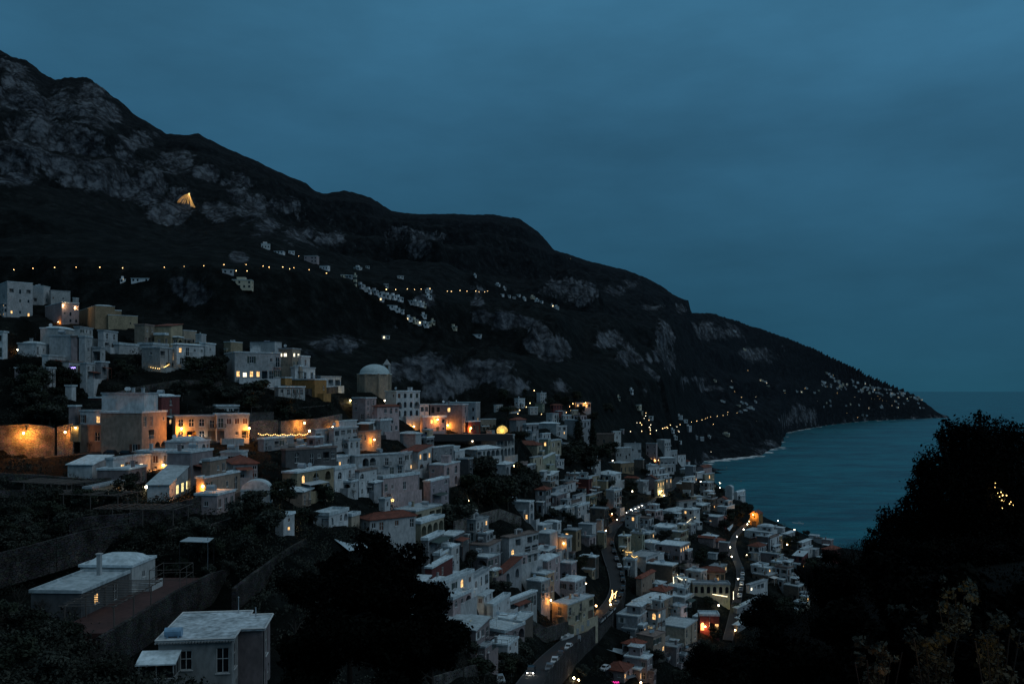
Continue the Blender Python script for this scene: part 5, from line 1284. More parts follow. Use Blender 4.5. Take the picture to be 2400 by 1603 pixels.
GREYST = stone_mat('grey_rubble', (.10, .097, .092))
for i, (px, hp) in enumerate([([(-10, 1108), (90, 1112), (200, 1122), (270, 1118)], 16), ([(-10, 1150), (100, 1146), (190, 1150), (300, 1166)], 16), ([(-10, 1196), (70, 1194), (150, 1200)], 18), ([(470, 1236), (540, 1214), (620, 1200)], 16), ([(330, 1262), (400, 1240), (450, 1225)], 16),
        ([(250, 925), (330, 905), (420, 890), (520, 892)], 14), ([(470, 985), (560, 968), (640, 965)], 12), ([(560, 905), (640, 897), (720, 912), (800, 905)], 12), ([(1000, 1590), (1100, 1560), (1180, 1545)], 20), ([(1240, 1450), (1280, 1470), (1330, 1455)], 14), ([(1480, 1560), (1560, 1530), (1640, 1500)], 16), ([(1470, 1500), (1530, 1480), (1600, 1470)], 14)]):
    wall_px(px, hp, ['topmost garden wall under the upper road at the town edge', 'second garden wall under the upper road at the town edge', 'third garden wall down at the town edge', 'short garden wall above the slanting garden wall', 'short terrace wall beside the pale sheet roof', 'highest terrace wall of the gully garden', 'terrace wall just above the shuttered house', 'terrace wall below the ochre blocks', 'garden wall under the white cube house', 'garden wall behind the laid up motorboat', 'lowest garden wall near the dark spur', 'garden wall behind the beige stepped house'][i], mat=GREYST, th=.5, group='dry stone terrace walls')
pg = [o for o in bpy.data.objects if o.name.startswith('pergola') and o.type == 'EMPTY'][0]
for (u, v, rz, lab) in [(120, 1160, 1.2, 'cane pergola in the dark garden under the upper road'), (215, 1188, 1.4, 'second cane pergola in the dark garden under the upper road'), (330, 1222, 1.5, 'cane pergola above the red terrace trellis'), (540, 942, 1.5, 'pergola in the gully garden above the shuttered house'), (640, 930, 1.4, 'pergola in the gully garden under the ochre blocks'), (1545, 1478, .6, 'vine pergola beside the laid up boat'), (1505, 1488, .6, 'vine pergola below the brown dark-fronted houses')]:
    y = depth(u, v); p = P(u, v, y); c = copy_tree(pg); c.location = (p.x, p.y, float(ground_z(p.x, p.y))-.1); c.rotation_euler = (0, 0, rz); tag(c, lab, 'pergola')
# ------------------------------------------------------------------ street lamps and lit things
bpy.context.view_layer.update(); DG = bpy.context.evaluated_depsgraph_get()
ORD = ['', 'second ', 'third ', 'fourth ', 'fifth ', 'sixth ', 'seventh ', 'eighth ', 'ninth ', 'tenth ', 'eleventh ', 'twelfth ', 'thirteenth ', 'fourteenth ', 'fifteenth ', 'sixteenth ', 'seventeenth ', 'eighteenth ', 'nineteenth ', 'twentieth ']
USED = {}
def near_label(kind, u, v, rel='by'):
    def dd(s):
        uL, uC, uR, vT, vB = s['uv']; return math.hypot(max(uL-u, 0, u-uR), max(vT-v, 0, v-vB)) + .15*math.hypot(s['u']-u, s['v']-v)
    for s in sorted(HOUSES, key=dd)[:4]:
        lab = s['lab']
        for k in range(3):
            t = f"{ORD[k]}{kind} {rel} the {lab}"
            if len(re_words(t)) > 16: t = f"{ORD[k]}{kind} {rel} the " + ' '.join(lab.split()[:16-len(re_words(f'{ORD[k]}{kind} {rel} the'))])
            if t.split()[-1] in ('a', 'the', 'of', 'with', 'and', 'by', 'at', 'in', 'on', 'below', 'above', 'beside', 'its', 'behind', 'over', 'two', 'white', 'near', 'to', 'from'): continue
            if t not in USED: USED[t] = 1; return t
    return t
import re
def re_words(t): return re.findall(r"[A-Za-z0-9][A-Za-z0-9'\u2019-]*", t)
GLOBE = glow('lamp_globe', (1, .66, .30), 26)
GLOBEW = glow('lamp_globe_white', (1, .86, .62), 26)
GLOBEFAR = glow('far_lamp_glass', (1, .62, .27), 6.5)
GLOBEROAD = glow('road_lamp_glass', (1, .56, .20), 8)
GLOBEFARW = glow('far_lamp_glass_white', (1, .80, .54), 5.5)
_LM = {}
def lamp_meshes():
    m = MB(); m.sphere((0, 0, 0), .26, 0, 12, 8); _LM['globe'] = m.mesh('globe', GLOBE)
    m = MB(); m.sphere((0, 0, 0), .24, 0, 12, 8); _LM['globew'] = m.mesh('globe', GLOBEW)
    m = MB(); m.bar((0, 0, -5.0), (0, 0, -.28), .06, 0, 8, .045); m.lathe([(.16, -5.0), (.16, -4.5), (.07, -4.3)], n=8); m.lathe([(.05, -.4), (.14, -.27), (.12, -.22)], n=8); _LM['pole'] = m.mesh('pole', IRON)
    m = MB(); m.bar((0, .75, .35), (0, .05, .42), .03, 0, 6); m.bar((0, .05, .42), (0, 0, .25), .03, 0, 6); m.box(-.12, .12, .7, .78, .1, .6); _LM['bracket'] = m.mesh('bracket', IRON)
    m = MB(); m.sphere((0, 0, 0), .38, 0, 8, 6); m.bar((0, 0, -7), (0, 0, -.3), .09, 1, 5); _LM['far'] = m.mesh('street_lamp', [GLOBEFAR, IRON])
    m = MB(); m.sphere((0, 0, 0), .38, 0, 8, 6); m.bar((0, 0, -7), (0, 0, -.3), .09, 1, 5); _LM['farw'] = m.mesh('street_lamp', [GLOBEFARW, IRON]); m = MB(); m.sphere((0, 0, 0), .30, 0, 8, 6); m.bar((0, 0, -7), (0, 0, -.3), .09, 1, 5); _LM['road'] = m.mesh('street_lamp', [GLOBEROAD, IRON])
lamp_meshes()
def part(name, key, root, loc=(0, 0, 0), sc_=1.0):
    o = bpy.data.objects.new(name, _LM[key]); COL.objects.link(o); o.parent = root; o.location = loc; o.scale = (sc_,)*3; return o
def post_lamp(u, v, power=60, white=False, y=None, h=5.0, sc_=1.0, label=None, col=None):
    if y is None: y = depth(u, v + 9)
    p = P(u, v, y); root = empty('street_lamp', (p.x, p.y, p.z)); tag(root, label or near_label('round street lamp', u, v), 'street lamp', 'round globe street lamps')
    part('globe', 'globew' if white else 'globe', root, sc_=sc_); part('pole', 'pole', root)
    if power: lamp_light('street_lamp_glow', (0, -.1, -.42), power*1.8, col or ((1, .76, .42) if white else (1, .40, .08)), .25, root)
    return root
def wall_lamp(u, v, power=120, off=.9, sc_=.8, col=(1, .31, .035), label=None, drop=.35, white=False):
    power *= 3.2; loc, nrm, ob = hit(u, v); n = Vector((nrm.x, nrm.y, 0)); n = n.normalized() if n.length > .1 else Vector((0, -1, 0))
    p = loc + n*off; root = empty('wall_lamp', p, math.atan2(n.x, -n.y)*-1 + 0 if False else math.atan2(n.y, n.x)+math.pi/2); tag(root, label or near_label('glowing wall lamp', u, v, 'on'), 'wall lamp', 'wall lamps on brackets')
    part('globe', 'globew' if white else 'globe', root, sc_=sc_); part('bracket', 'bracket', root)
    lamp_light('wall_lamp_glow', (0, 0, -drop), power, col, .2, root); return root
# big washes of orange light on walls
wall_lamp(62, 1014, 1000, 1.5, label='wall lamp lighting the rubble stone wall orange')
wall_lamp(160, 1012, 160, 1.4, label='wall lamp on the narrow stone wall end by the niche')
wall_lamp(423, 1004, 520, 1.3, label='orange wall lamp on the beige house with arched windows')
wall_lamp(582, 1003, 420, 1.3, label='orange wall lamp at the corner of the shuttered house')
wall_lamp(700, 991, 800, 1.9, label='orange wall lamp high on the long road wall')
wall_lamp(771, 1001, 180, 1.2, label='small wall lamp at the end of the long road wall')
wall_lamp(482, 1138, 300, 1.0, label='bright wall lamp on the lower peach house')
wall_lamp(387, 1089, 150, .8, label='low lamp washing the corner of the peach house terrace')
wall_lamp(814, 938, 240, 1.1, col=(1, .72, .3), label='yellow wall lamp on the pink house by the domed church')
wall_lamp(869, 1030, 300, 1.2, label='wall lamp above the bare tree on the beige house')
wall_lamp(931, 1000, 420, 1.2, label='wall lamp low on the pediment house')
wall_lamp(965, 999, 160, 1.2, label='wall lamp at the promenade garden')
wall_lamp(1021, 983, 330, 1.2, label='wall lamp over the door of the pink terrace house')
wall_lamp(1051, 996, 560, 1.3, label='brightest wall lamp in the corner of the mauve palazzo')
wall_lamp(1098, 1003, 420, 1.2, label='wall lamp by the dark red shop front')
wall_lamp(147, 715, 260, 1.0, col=(1, .62, .28), label='upper wall lamp on the pink lit house')
wall_lamp(174, 720, 240, 1.0, col=(1, .62, .28), label='wall lamp at the terrace corner of the pink lit house')
wall_lamp(140, 755, 200, 1.0, label='lowest wall lamp at the foot of the pink lit house')
wall_lamp(34, 820, 60, .9, white=True, label='white wall lamp beside the narrow white house at the town edge')
wall_lamp(4, 740, 150, 1.0, label='yellow wall lamp under the white three-storey block')
wall_lamp(1284, 1405, 160, 1.0, label='flaring wall lamp below the tall pink house')
wall_lamp(1446, 1217, 150, .8, white=True, label='white door lamp on the corner by the road')
wall_lamp(1430, 1204, 90, .9, label='wall lamp on the white side of the brown house')
wall_lamp(1768, 1205, 520, 2.2, col=(1, .48, .12), label='lamp washing the church front orange')
wall_lamp(1762, 1222, 160, 1.6, label='lower lamp beside the church door')
wall_lamp(1546, 1150, 420, 1.2, col=(1, .78, .36), label='first shop lamp on the yellow-lit shop house')
wall_lamp(1552, 1160, 260, 1.2, col=(1, .78, .36), label='lower shop lamp on the yellow-lit shop house')
wall_lamp(1652, 1466, 190, 1.0, col=(1, .34, .12), label='red-orange lamp inside the shrine front')
wall_lamp(1669, 1474, 120, 1.0, col=(1, .42, .14), label='second lamp inside the red shrine front')
wall_lamp(1323, 1272, 80, .8, label='wall lamp in the brown-ochre house recess')
wall_lamp(1608, 1300, 60, .8, white=True, label='white lamp above the lit window row of the mauve building')
wall_lamp(1541, 1078, 90, 1.0, label='entrance lamp of the pink hotel')
wall_lamp(1536, 1079, 60, 1.0, label='second entrance lamp of the pink hotel')
wall_lamp(1340, 946, 90, 1.0, label='lamp at the glowing restaurant terrace')
wall_lamp(1371, 944, 220, 1.4, label='brighter lamp at the glowing restaurant terrace')
# globe lamps on posts
for (u, v, pw, wh) in [(725, 1010, 60, 0), (891, 920, 90, 0), (902, 939, 40, 1), (1098, 1026, 40, 1), (1107, 1033, 30, 1), (921, 1153, 90, 0), (930, 1145, 90, 0), (943, 1147, 90, 0), (983, 1151, 110, 0),
                       (1204, 1092, 90, 0), (1098, 1172, 70, 0), (1397, 1419, 140, 0), (1186, 1424, 90, 1), (1111, 1425, 25, 1), (1137, 1419, 15, 1), (1456, 1353, 120, 0), (1479, 1194, 130, 0), (1420, 1243, 110, 0), (1573, 1136, 120, 0),
                       (1482, 1151, 60, 1), (1490, 1149, 60, 1), (1642, 1128, 30, 1), (1663, 1133, 30, 1), (1687, 1132, 50, 1), (1687, 1143, 30, 1), (1666, 1161, 80, 0), (1742, 1203, 90, 0), (1752, 1228, 60, 1), (1743, 1240, 80, 1),
                       (1727, 1257, 90, 1), (1708, 1270, 50, 1), (1711, 1282, 70, 1), (1715, 1304, 80, 1), (1750, 1300, 50, 1), (1818, 1212, 60, 1), (1823, 1220, 20, 1), (1845, 1276, 80, 0), (1862, 1241, 20, 1),
                       (1730, 1356, 110, 1), (1668, 1375, 120, 0), (1702, 1381, 130, 0), (1684, 1418, 110, 1), (1683, 1453, 60, 0), (1723, 1476, 80, 0), (1539, 1459, 50, 0), (1486, 1467, 30, 0), (1520, 1482, 12, 0),
                       (1304, 1573, 110, 0), (1345, 1588, 90, 1), (1356, 1593, 90, 0), (1502, 1599, 70, 0), (1558, 1100, 20, 1), (1436, 1079, 8, 1), (343, 1141, 60, 1), (669, 1209, 50, 1), (677, 1223, 50, 1), (1372, 1367, 40, 0), (1431, 1416, 20, 0)]:
    post_lamp(u, v, pw, bool(wh))
# far lamps: rows along the hill roads
def far_lamp(u, v, label, group, white=False, size=1.0, ymin=430):
    y = depth(u, v + 5, ymin)
    if y == 600.0: return
    p = P(u, v, y); o = bpy.data.objects.new('street_lamp', _LM['road' if 'high hillside' in group else 'farw' if white else 'far']); COL.objects.link(o); o.location = p; size *= random.uniform(.7, 1.15); o.scale = (size,)*3
    tag(o, label, 'street lamp', group); return o
row = [(95, 95), (227, 86), (376, 80), (524, 78), (687, 78), (843, 83), (1130, 78), (1267, 72), (1402, 68), (1541, 60), (1693, 60), (1810, 70), (1851, 78), (1945, 76), (1993, 90), (2021, 82), (2126, 95), (2246, 118)]
for i, (X, Y) in enumerate(row):
    far_lamp(X*800/2348, 600+Y*800/2348, f'{ORD[i] if i else "first "}street lamp from the mountain end of the high hillside road', 'lamps along the high hillside road', size=1.0 if i not in (7,) else .5)
for i, (X, Y) in enumerate([(1625, 102), (1700, 103), (850, 162), (2055, 2)]):
    far_lamp(X*800/2348, 600+Y*800/2348, 'small lamp among the scattered houses of the upper slope', 'lone lamps on the upper slope', size=.8)
row = [(1772, 1132), (1815, 1133), (1868, 1130), (1902, 1132), (1932, 1130), (1972, 1128), (2052, 1140), (2070, 1141), (2110, 1137), (2142, 1140), (2182, 1140), (2197, 1143), (2223, 1144), (2237, 1140)]
for i, (X, Y) in enumerate(row):
    far_lamp(X/1.957, 100+Y/1.957, f'{ORD[i] if i else "first "}lamp along the road through the hillside hamlet', 'lamps along the hamlet road', size=1.0)
row = [(1135, 258), (1165, 250), (1190, 240), (1202, 252), (1240, 210), (1530, 170), (1605, 155), (1675, 140), (1720, 125), (1750, 110), (1795, 100), (1885, 88), (1965, 78), (2022, 68), (2030, 33), (2155, 45)]
for i, (X, Y) in enumerate(row):
    far_lamp(1360+X*S, 960+Y*S, f'{ORD[i] if i else "first "}lamp along the coast road from town', 'lamps along the coast road', size=1.0)
for (X, Y) in [(905, 45), (900, 85), (880, 118), (945, 143), (780, 180), (825, 180), (845, 208), (970, 208), (950, 240), (962, 258), (965, 283), (1048, 285), (965, 330), (690, 300), (845, 295), (545, 312), (1330, 235), (1375, 205), (1352, 290), (1360, 305), (1800, 578)]:
    far_lamp(1360+X*S, 960+Y*S, 'lamp glowing among the dark houses behind the hotel tower', 'lamps behind the hotel tower', white=(X % 2 == 0), size=.85)
for (X, Y) in [(540, 88), (482, 262), (432, 315), (315, 408), (228, 330), (640, 415), (860, 398), (982, 390), (1028, 310), (1042, 362), (340, 360), (210, 378)]:
    far_lamp(1160+X*S, 900+Y*S, 'lamp glowing among houses of the upper quarter at the cliff foot', 'lamps of the upper quarter', size=.75)
rr = random.Random(21)
for (u, v) in [(1715, 893), (1753, 868), (1797, 898), (1840, 922), (1887, 910), (1917, 940), (1985, 967), (2010, 978), (2035, 979), (1722, 917), (1738, 931), (1771, 930), (1940, 906), (1962, 920), (1985, 905), (2003, 930), (2017, 935), (2030, 925), (2043, 934), (2058, 928), (2077, 940), (2050, 936), (2062, 934), (2068, 938), (1975, 890), (1954, 880), (2022, 912), (2090, 950), (2036, 958), (1672, 994), (1773, 987), (1337, 607)]:
    far_lamp(u, v, 'pinprick lamp among the houses of the far headland', 'lamps of the far headland', white=rr.random() < .5, size=rr.uniform(.8, 1.25) if v > 700 else .5)

# ------------------------------------------------------------------ the glowing ball, comet of lights, figures, strings
def ball():
    y = depth(1177, 1016) - 1.0; c = P(1177, 1010, y); r = 13.0/F*y; root = empty('festive_ball', c); tag(root, 'huge glowing golden ball on the terrace wall', 'ball')
    m = MB(); m.sphere((0, 0, 0), r, 0, 28, 18)
    g = glow('golden_mesh', (1, .62, .15), .85, sampled=True, vary=.75); m.build('globe', g, root, smooth=True)
    m = MB()
    for k in range(10):
        a = math.pi*k/10; pts = [(r*1.012*math.sin(t)*math.cos(a), r*1.012*math.sin(t)*math.sin(a), r*1.012*math.cos(t)) for t in np.linspace(0, 2*math.pi, 26)]; m.tube(pts, .035, 0, 4)
    m.build('wire_frame', flat('gold_wire', (.3, .2, .06), .4, .8), root)
    m = MB(); m.lathe([(.35, r), (.35, r+.3), (.1, r+.35)], n=10); m.bar((0, 0, r+.3), (0, 0, r+.8), .05); m.build('cap', flat('pale_gold', (.5, .45, .3), .4, .6), root)
    m = MB(); m.box(-1.4, 1.4, -1, 1, -r-2.5, -r+.25); m.build('plinth', wallm('offwhite'), root)
    lamp_light('ball_glow', (0, -r-1.2, .3), 260, (1, .72, .3), .8, root)
ball()
STRAND = glow('string_bulb', (1, .62, .20), 5.0)
STRANDW = glow('string_bulb_white', (1, .84, .55), 7.0)
def comet():
    k = lambda X, Y: (X/1.957, 100+Y/1.957)
    loc, _, _ = hit(*k(862, 745)); y = loc.y - 14; top = P(*k(868, 694), y); root = empty('comet_lights', top); tag(root, 'comet of golden light strings hung on the mountain cliff', 'light decoration')
    for (X, Y, b) in [(810, 738, .3), (822, 735, .22), (835, 737, .2), (846, 738, .15), (858, 740, .1), (865, 742, .05), (876, 752, -.05), (884, 764, -.08), (893, 773, -.1), (905, 780, -.12)]:
        e = P(*k(X, Y), y) - top; pts = []
        for t in np.linspace(.06, 1, 12):
            q = e*t; q = q + Vector((0, 0, b*e.length*.9*math.sin(math.pi*t)*.5)); pts.append(tuple(q))
        m = MB(); m.tube(pts, .075, 0, 5); m.build('strand', glow('comet_bulb', (1, .52, .14), 3.0), root)
    m = MB(); m.sphere((0, 0, 0), .9, 0, 8, 6); m.build('star', glow('comet_star', (1, .65, .25), 3.0), root)
comet()
def figure():
    loc, _, _ = hit(1436, 1408); y = loc.y - 1.5; k = lambda X, Y: P(1420+X*S, 1280+Y*S, y) - P(1436, 1412, y)
    o = P(1436, 1412, y); root = empty('light_figure', o); tag(root, 'glowing outline figure of a leaping animal beside the road', 'light decoration')
    for ln in ([(85, 600), (92, 632), (80, 672), (95, 680), (100, 655), (130, 650), (152, 615)], [(130, 650), (135, 665), (125, 710)], [(82, 672), (70, 705), (48, 745), (58, 765), (70, 740)], [(95, 682), (90, 720), (82, 730)]):
        m = MB(); m.tube([tuple(k(*q)) for q in ln], .11, 0, 6); m.build('light_tube', glow('figure_tube', (1, .60, .22), 5), root)
    m = MB(); q = k(60, 790); m.bar(tuple(q+Vector((0, .2, 2))), tuple(q+Vector((0, .2, -1.5))), .04); m.build('stake', IRON, root)
figure()
def star():
    loc, _, _ = hit(920, 1180); y = loc.y-1; o = P(920, 1172, y); root = empty('light_star', o); tag(root, 'small glowing star on a stake under the globe lamps', 'light decoration')
    pts = [((.42 if i % 2 == 0 else .18)*math.sin(math.pi*i/5), 0, (.42 if i % 2 == 0 else .18)*math.cos(math.pi*i/5)) for i in range(11)]
    m = MB(); m.tube(pts, .035, 0, 5); m.build('light_tube', STRAND, root); m = MB(); m.bar((0, 0, -.3), (0, 0, -2), .03); m.build('stake', IRON, root)
star()
bulb_m = MB(); bulb_m.sphere((0, 0, 0), .1, 0, 6, 4); BULB = bulb_m.mesh('bulb', STRAND); bulb_m2 = MB(); bulb_m2.sphere((0, 0, 0), .1, 0, 6, 4); BULBW = bulb_m2.mesh('bulb', STRANDW)
def bulbs(px, n, label, y=None, dy=-.6, white=False, sag=.3, power=40, wave=0):
    ys = [hit(u, v)[0].y + dy if y is None else y for u, v in px]; p = [P(u, v, y_) for (u, v), y_ in zip(px, ys)]
    root = empty('string_lights', p[0]); tag(root, label, 'string lights', 'strings of small bulbs'); pts = []
    s = np.concatenate([[0], np.cumsum([(p[i+1]-p[i]).length for i in range(len(p)-1)])])
    for t in np.linspace(0, s[-1], n):
        q = Vector([np.interp(t, s, [a[k] for a in p]) for k in range(3)]) - p[0]; q.z -= sag*abs(math.sin(math.pi*t/s[-1]*max(wave, 1))); pts.append(q)
    m = MB(); m.tube([tuple(q) for q in pts], .015, 0, 3); m.build('wire', IRON, root)
    for q in pts:
        o = bpy.data.objects.new('bulb', BULBW if white else BULB); COL.objects.link(o); o.parent = root; o.location = q
        if p[0].y < 40: o.scale = (.13, .13, .13); o.location = q + Vector((random.uniform(-.16, .16), random.uniform(-.3, .3), random.uniform(-.16, .16)))
    if power: q = pts[len(pts)//2]; lamp_light('string_glow', (q.x, q.y-.4, q.z-.3), power, (1, .6, .2), .8, root)
bulbs([(348, 860), (360, 861), (372, 862), (384, 859), (396, 854)], 15, 'sagging string of warm bulbs along the white veranda', power=70)
bulbs([(606, 1016), (640, 1017), (680, 1017), (721, 1016)], 30, 'long string of small bulbs along the road railing', y=222, power=60, wave=6, sag=.35)
bulbs([(1460, 1289), (1468, 1292), (1480, 1292), (1482, 1299), (1470, 1300)], 16, 'string of bulbs draped over a planted roof terrace', dy=-.4, power=60)
bulbs([(1480, 1302), (1487, 1305), (1493, 1303)], 9, 'short string of bulbs at the edge of the planted roof terrace', dy=-.4, power=40)
bulbs([(2336, 1142), (2352, 1150), (2355, 1165), (2352, 1180)], 16, 'few warm bulbs glimmering inside the big leafy tree', y=22.9, power=0, white=False, sag=0)
LED = glow('led_strip', (1, .84, .55), 3.2, sampled=True)
def led(px, label, dy=-.35, r=.09):
    p = [P(u, v, hit(u, v)[0].y + dy) for u, v in px]; m = MB(); m.tube([tuple(q) for q in p], r, 0, 5); tag(m.build('light_strip', LED), label, 'light strip', 'glowing light strips')
led([(1579, 1366), (1578, 1352), (1588, 1352)], 'bent glowing strip on the corner of the dark brown front')
led([(1588, 1346), (1590, 1354), (1598, 1358), (1608, 1358)], 'glowing strip along the path behind the dark brown front')
led([(1670, 1392), (1688, 1395), (1705, 1398)], 'cream glowing strip at the foot of the lit garden wall')
led([(1603, 1229), (1613, 1222), (1618, 1217), (1630, 1211)], 'zigzag glowing strip on the stepped terrace near the lane', r=.06)
led([(1719, 1386), (1719, 1404)], 'upright glowing post beside the parked cars')
def sign(u, v, w, h, col, label, st=3.0):
    loc, nrm, _ = hit(u, v); y = loc.y - .4; c = P(u, v, y); root = empty('sign', c); tag(root, label, 'sign'); sw, sh = w/F*y, h/F*y
    m = MB(); m.box(-sw/2, sw/2, 0, .12, -sh/2, sh/2); m.build('board', DARKIN, root)
    m = MB(); pts = []; n = 13
    for i in range(n): pts.append((-sw*.44 + sw*.88*i/(n-1), -.05, sh*.28*math.sin(i*1.9)))
    m.tube(pts, sh*.09, 0, 4); m.build('neon_tube', glow('neon_' + label.split()[0], col, st), root)
sign(169, 862, 18, 6, (.34, .25, 1.0), 'violet neon sign under the white house', 5)
sign(1441, 1598, 22, 9, (.9, .03, .35), 'magenta neon sign at the bottom bend of the road', 1.2)
lamp_light('palm_uplight', P(1726, 1414, depth(1726, 1420)-1.5), 190, (.95, 1.0, .35), .2)
# ------------------------------------------------------------------ trees and scrub
def leafm(name, dark, light):
    m = bpy.data.materials.new(name); nt, b = nodes(m); N = nt.nodes; L = nt.links
    tc = N.new('ShaderNodeTexCoord'); n = N.new('ShaderNodeTexNoise'); n.inputs['Scale'].default_value = 1.1; n.inputs['Detail'].default_value = 4; L.new(tc.outputs['Object'], n.inputs['Vector'])
    r = N.new('ShaderNodeValToRGB'); e = r.color_ramp.elements; e[0].position = .35; e[1].position = .68; e[0].color = (*dark, 1); e[1].color = (*light, 1); L.new(n.outputs[0], r.inputs[0])
    oi = N.new('ShaderNodeObjectInfo'); mr = N.new('ShaderNodeMapRange'); mr.inputs['To Min'].default_value = .6; mr.inputs['To Max'].default_value = 1.5; L.new(oi.outputs['Random'], mr.inputs['Value'])
    hs = N.new('ShaderNodeHueSaturation'); L.new(mr.outputs[0], hs.inputs['Value']); L.new(r.outputs[0], hs.inputs['Color']); L.new(hs.outputs[0], b.inputs['Base Color'])
    b.inputs['Roughness'].default_value = .8; b.inputs['Specular IOR Level'].default_value = .04 if name == 'near_leaf' else .2
    return m
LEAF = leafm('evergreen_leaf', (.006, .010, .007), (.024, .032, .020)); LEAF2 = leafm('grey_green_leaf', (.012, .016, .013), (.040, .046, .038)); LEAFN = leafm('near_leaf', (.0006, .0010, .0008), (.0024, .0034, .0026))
SCRUB = leafm('scrub_leaf', (.008, .011, .009), (.032, .036, .028)); BARK = flat('bark', (.03, .026, .022), .95)
def leaves(name, blobs, n, size, mat, seed=1, shell=.55, flat_=0.0, parent=None):
    g = np.random.default_rng(seed); B = np.array(blobs, float)
    vol = B[:, 3]*B[:, 4]*B[:, 5]; k = g.choice(len(B), n, p=vol**.75/np.sum(vol**.75))
    d = g.normal(size=(n, 3)); d /= np.linalg.norm(d, axis=1)[:, None]; rad = (shell + (1-shell)*g.random(n)**.6)*(1 + .13*g.normal(size=n))
    c = B[k, :3] + d*B[k, 3:6]*rad[:, None]
    nn = d + .9*g.normal(size=(n, 3)); nn[:, 2] *= 1 + flat_; nn /= np.linalg.norm(nn, axis=1)[:, None]
    a = np.cross(nn, g.normal(size=(n, 3))); a /= np.linalg.norm(a, axis=1)[:, None]; b = np.cross(nn, a)
    s = size*(.6 + .8*g.random(n))[:, None]
    v = np.stack([c - a*s*.5, c - b*s*.32 + a*s*.05, c + a*s*.62, c + b*s*.32 + a*s*.05], 1).reshape(-1, 3).astype(np.float32)
    q = np.arange(4*n, dtype=np.int32)
    me = bpy.data.meshes.new(name); me.vertices.add(4*n); me.vertices.foreach_set('co', v.ravel()); me.loops.add(4*n); me.loops.foreach_set('vertex_index', q)
    me.polygons.add(n); me.polygons.foreach_set('loop_start', q[::4].copy()); me.update(calc_edges=True); me.materials.append(mat)
    return me
def newobj(name, me, parent=None):
    o = bpy.data.objects.new(name, me); COL.objects.link(o)
    if parent is not None: o.parent = parent
    return o
def clumps(n, R, squash, seed, lo=.30, hi=.5):
    r = random.Random(seed); out = []
    for i in range(n):
        t = r.uniform(0, 2*math.pi); f = r.random()**.5*.75; z = r.uniform(-.5, .8)*squash; k = r.uniform(lo, hi)*R
        out.append((f*R*math.cos(t), f*R*math.sin(t), z*R, k, k, k*.8))
    return out
def trunk_mesh(h, r0, limbs, R, seed, lean=0):
    r = random.Random(seed); m = MB(); pts = [(lean*h*t*t + r.uniform(-.08, .08)*h*t*.3, r.uniform(-.05, .05)*h*t, h*t) for t in (0, .3, .6, 1)]
    for i in range(3): m.bar(pts[i], pts[i+1], r0*(1-.22*i), 0, 7, r0*(1-.22*(i+1)))
    for k in range(limbs):
        t = 2*math.pi*k/limbs + r.uniform(-.3, .3); b = Vector(pts[2]).lerp(Vector(pts[3]), r.uniform(0, 1)); e = b + Vector((math.cos(t)*R*.6, math.sin(t)*R*.6, R*r.uniform(.15, .5)))
        m.bar(b, b.lerp(e, .55) + Vector((0, 0, .1*R)), r0*.42, 0, 5, r0*.28); m.bar(b.lerp(e, .55) + Vector((0, 0, .1*R)), e, r0*.28, 0, 5, r0*.1)
    return m.mesh('trunk', BARK)
PROTO = {}
def protos():
    for k in range(4):
        R = 1.0; PROTO['broad%d' % k] = ((leaves('crown', clumps(9, R, .75, 50+k), 1500, .17, LEAF if k % 2 else LEAF2, 60+k)), trunk_mesh(1.15, .09, 5, R, 70+k), 1.15)
    PROTO['umbrella'] = (leaves('crown', [(0, 0, .1, 1, 1, .3), (.45, .2, .2, .55, .5, .25), (-.4, -.1, .18, .5, .6, .24), (.1, -.45, .15, .5, .5, .22)], 2200, .11, LEAF, 81, .4), trunk_mesh(1.9, .075, 6, 1.0, 82, .12), 1.95)
    PROTO['cypress'] = (leaves('crown', [(0, 0, .45*i+.3, .42*math.sin(math.pi*(i+1.2)/8.2)+.05, .42*math.sin(math.pi*(i+1.2)/8.2)+.05, .38) for i in range(7)], 1700, .15, LEAF, 83, .5), trunk_mesh(.5, .08, 0, 1, 84), .3)
    m = MB(); r = random.Random(4)
    for i in range(26):
        t = 2*math.pi*i/26 + r.uniform(-.1, .1); up = r.uniform(-.2, .9); L_ = r.uniform(.85, 1.1); pv = None
        for j in range(6):
            s_ = j/5; p = Vector((math.cos(t)*L_*s_, math.sin(t)*L_*s_, up*s_ - 1.15*s_*s_*(.6+.4*(1-up)))); wd = .09*(1-abs(s_-.4)); a = Vector((-math.sin(t), math.cos(t), 0))*wd
            if pv: m.quad(tuple(pv[0]-pv[1]-Vector((0, 0, .05))), tuple(p-a-Vector((0, 0, .05))), tuple(p), tuple(pv[0])); m.quad(tuple(pv[0]), tuple(p), tuple(p+a-Vector((0, 0, .05))), tuple(pv[0]+pv[1]-Vector((0, 0, .05))))
            pv = (p, a)
    PROTO['palm'] = (m.mesh('crown', LEAF), trunk_mesh(1.9, .10, 0, 1, 86), 1.9)
    r = random.Random(12); m = MB()
    def br(p, d, L_, rad, k):
        e = p + d*L_; m.bar(p, e, rad, 0, 4, rad*.65)
        if k == 0: return
        for _ in range(3):
            nd = (d + Vector((r.uniform(-.8, .8), r.uniform(-.8, .8), r.uniform(-.1, .6)))).normalized(); br(e, nd, L_*r.uniform(.6, .85), rad*.6, k-1)
    br(Vector((0, 0, -.2)), Vector((0, 0, 1)), .75, .06, 5); PROTO['bare'] = (m.mesh('crown', BARK), None, 0)
protos()
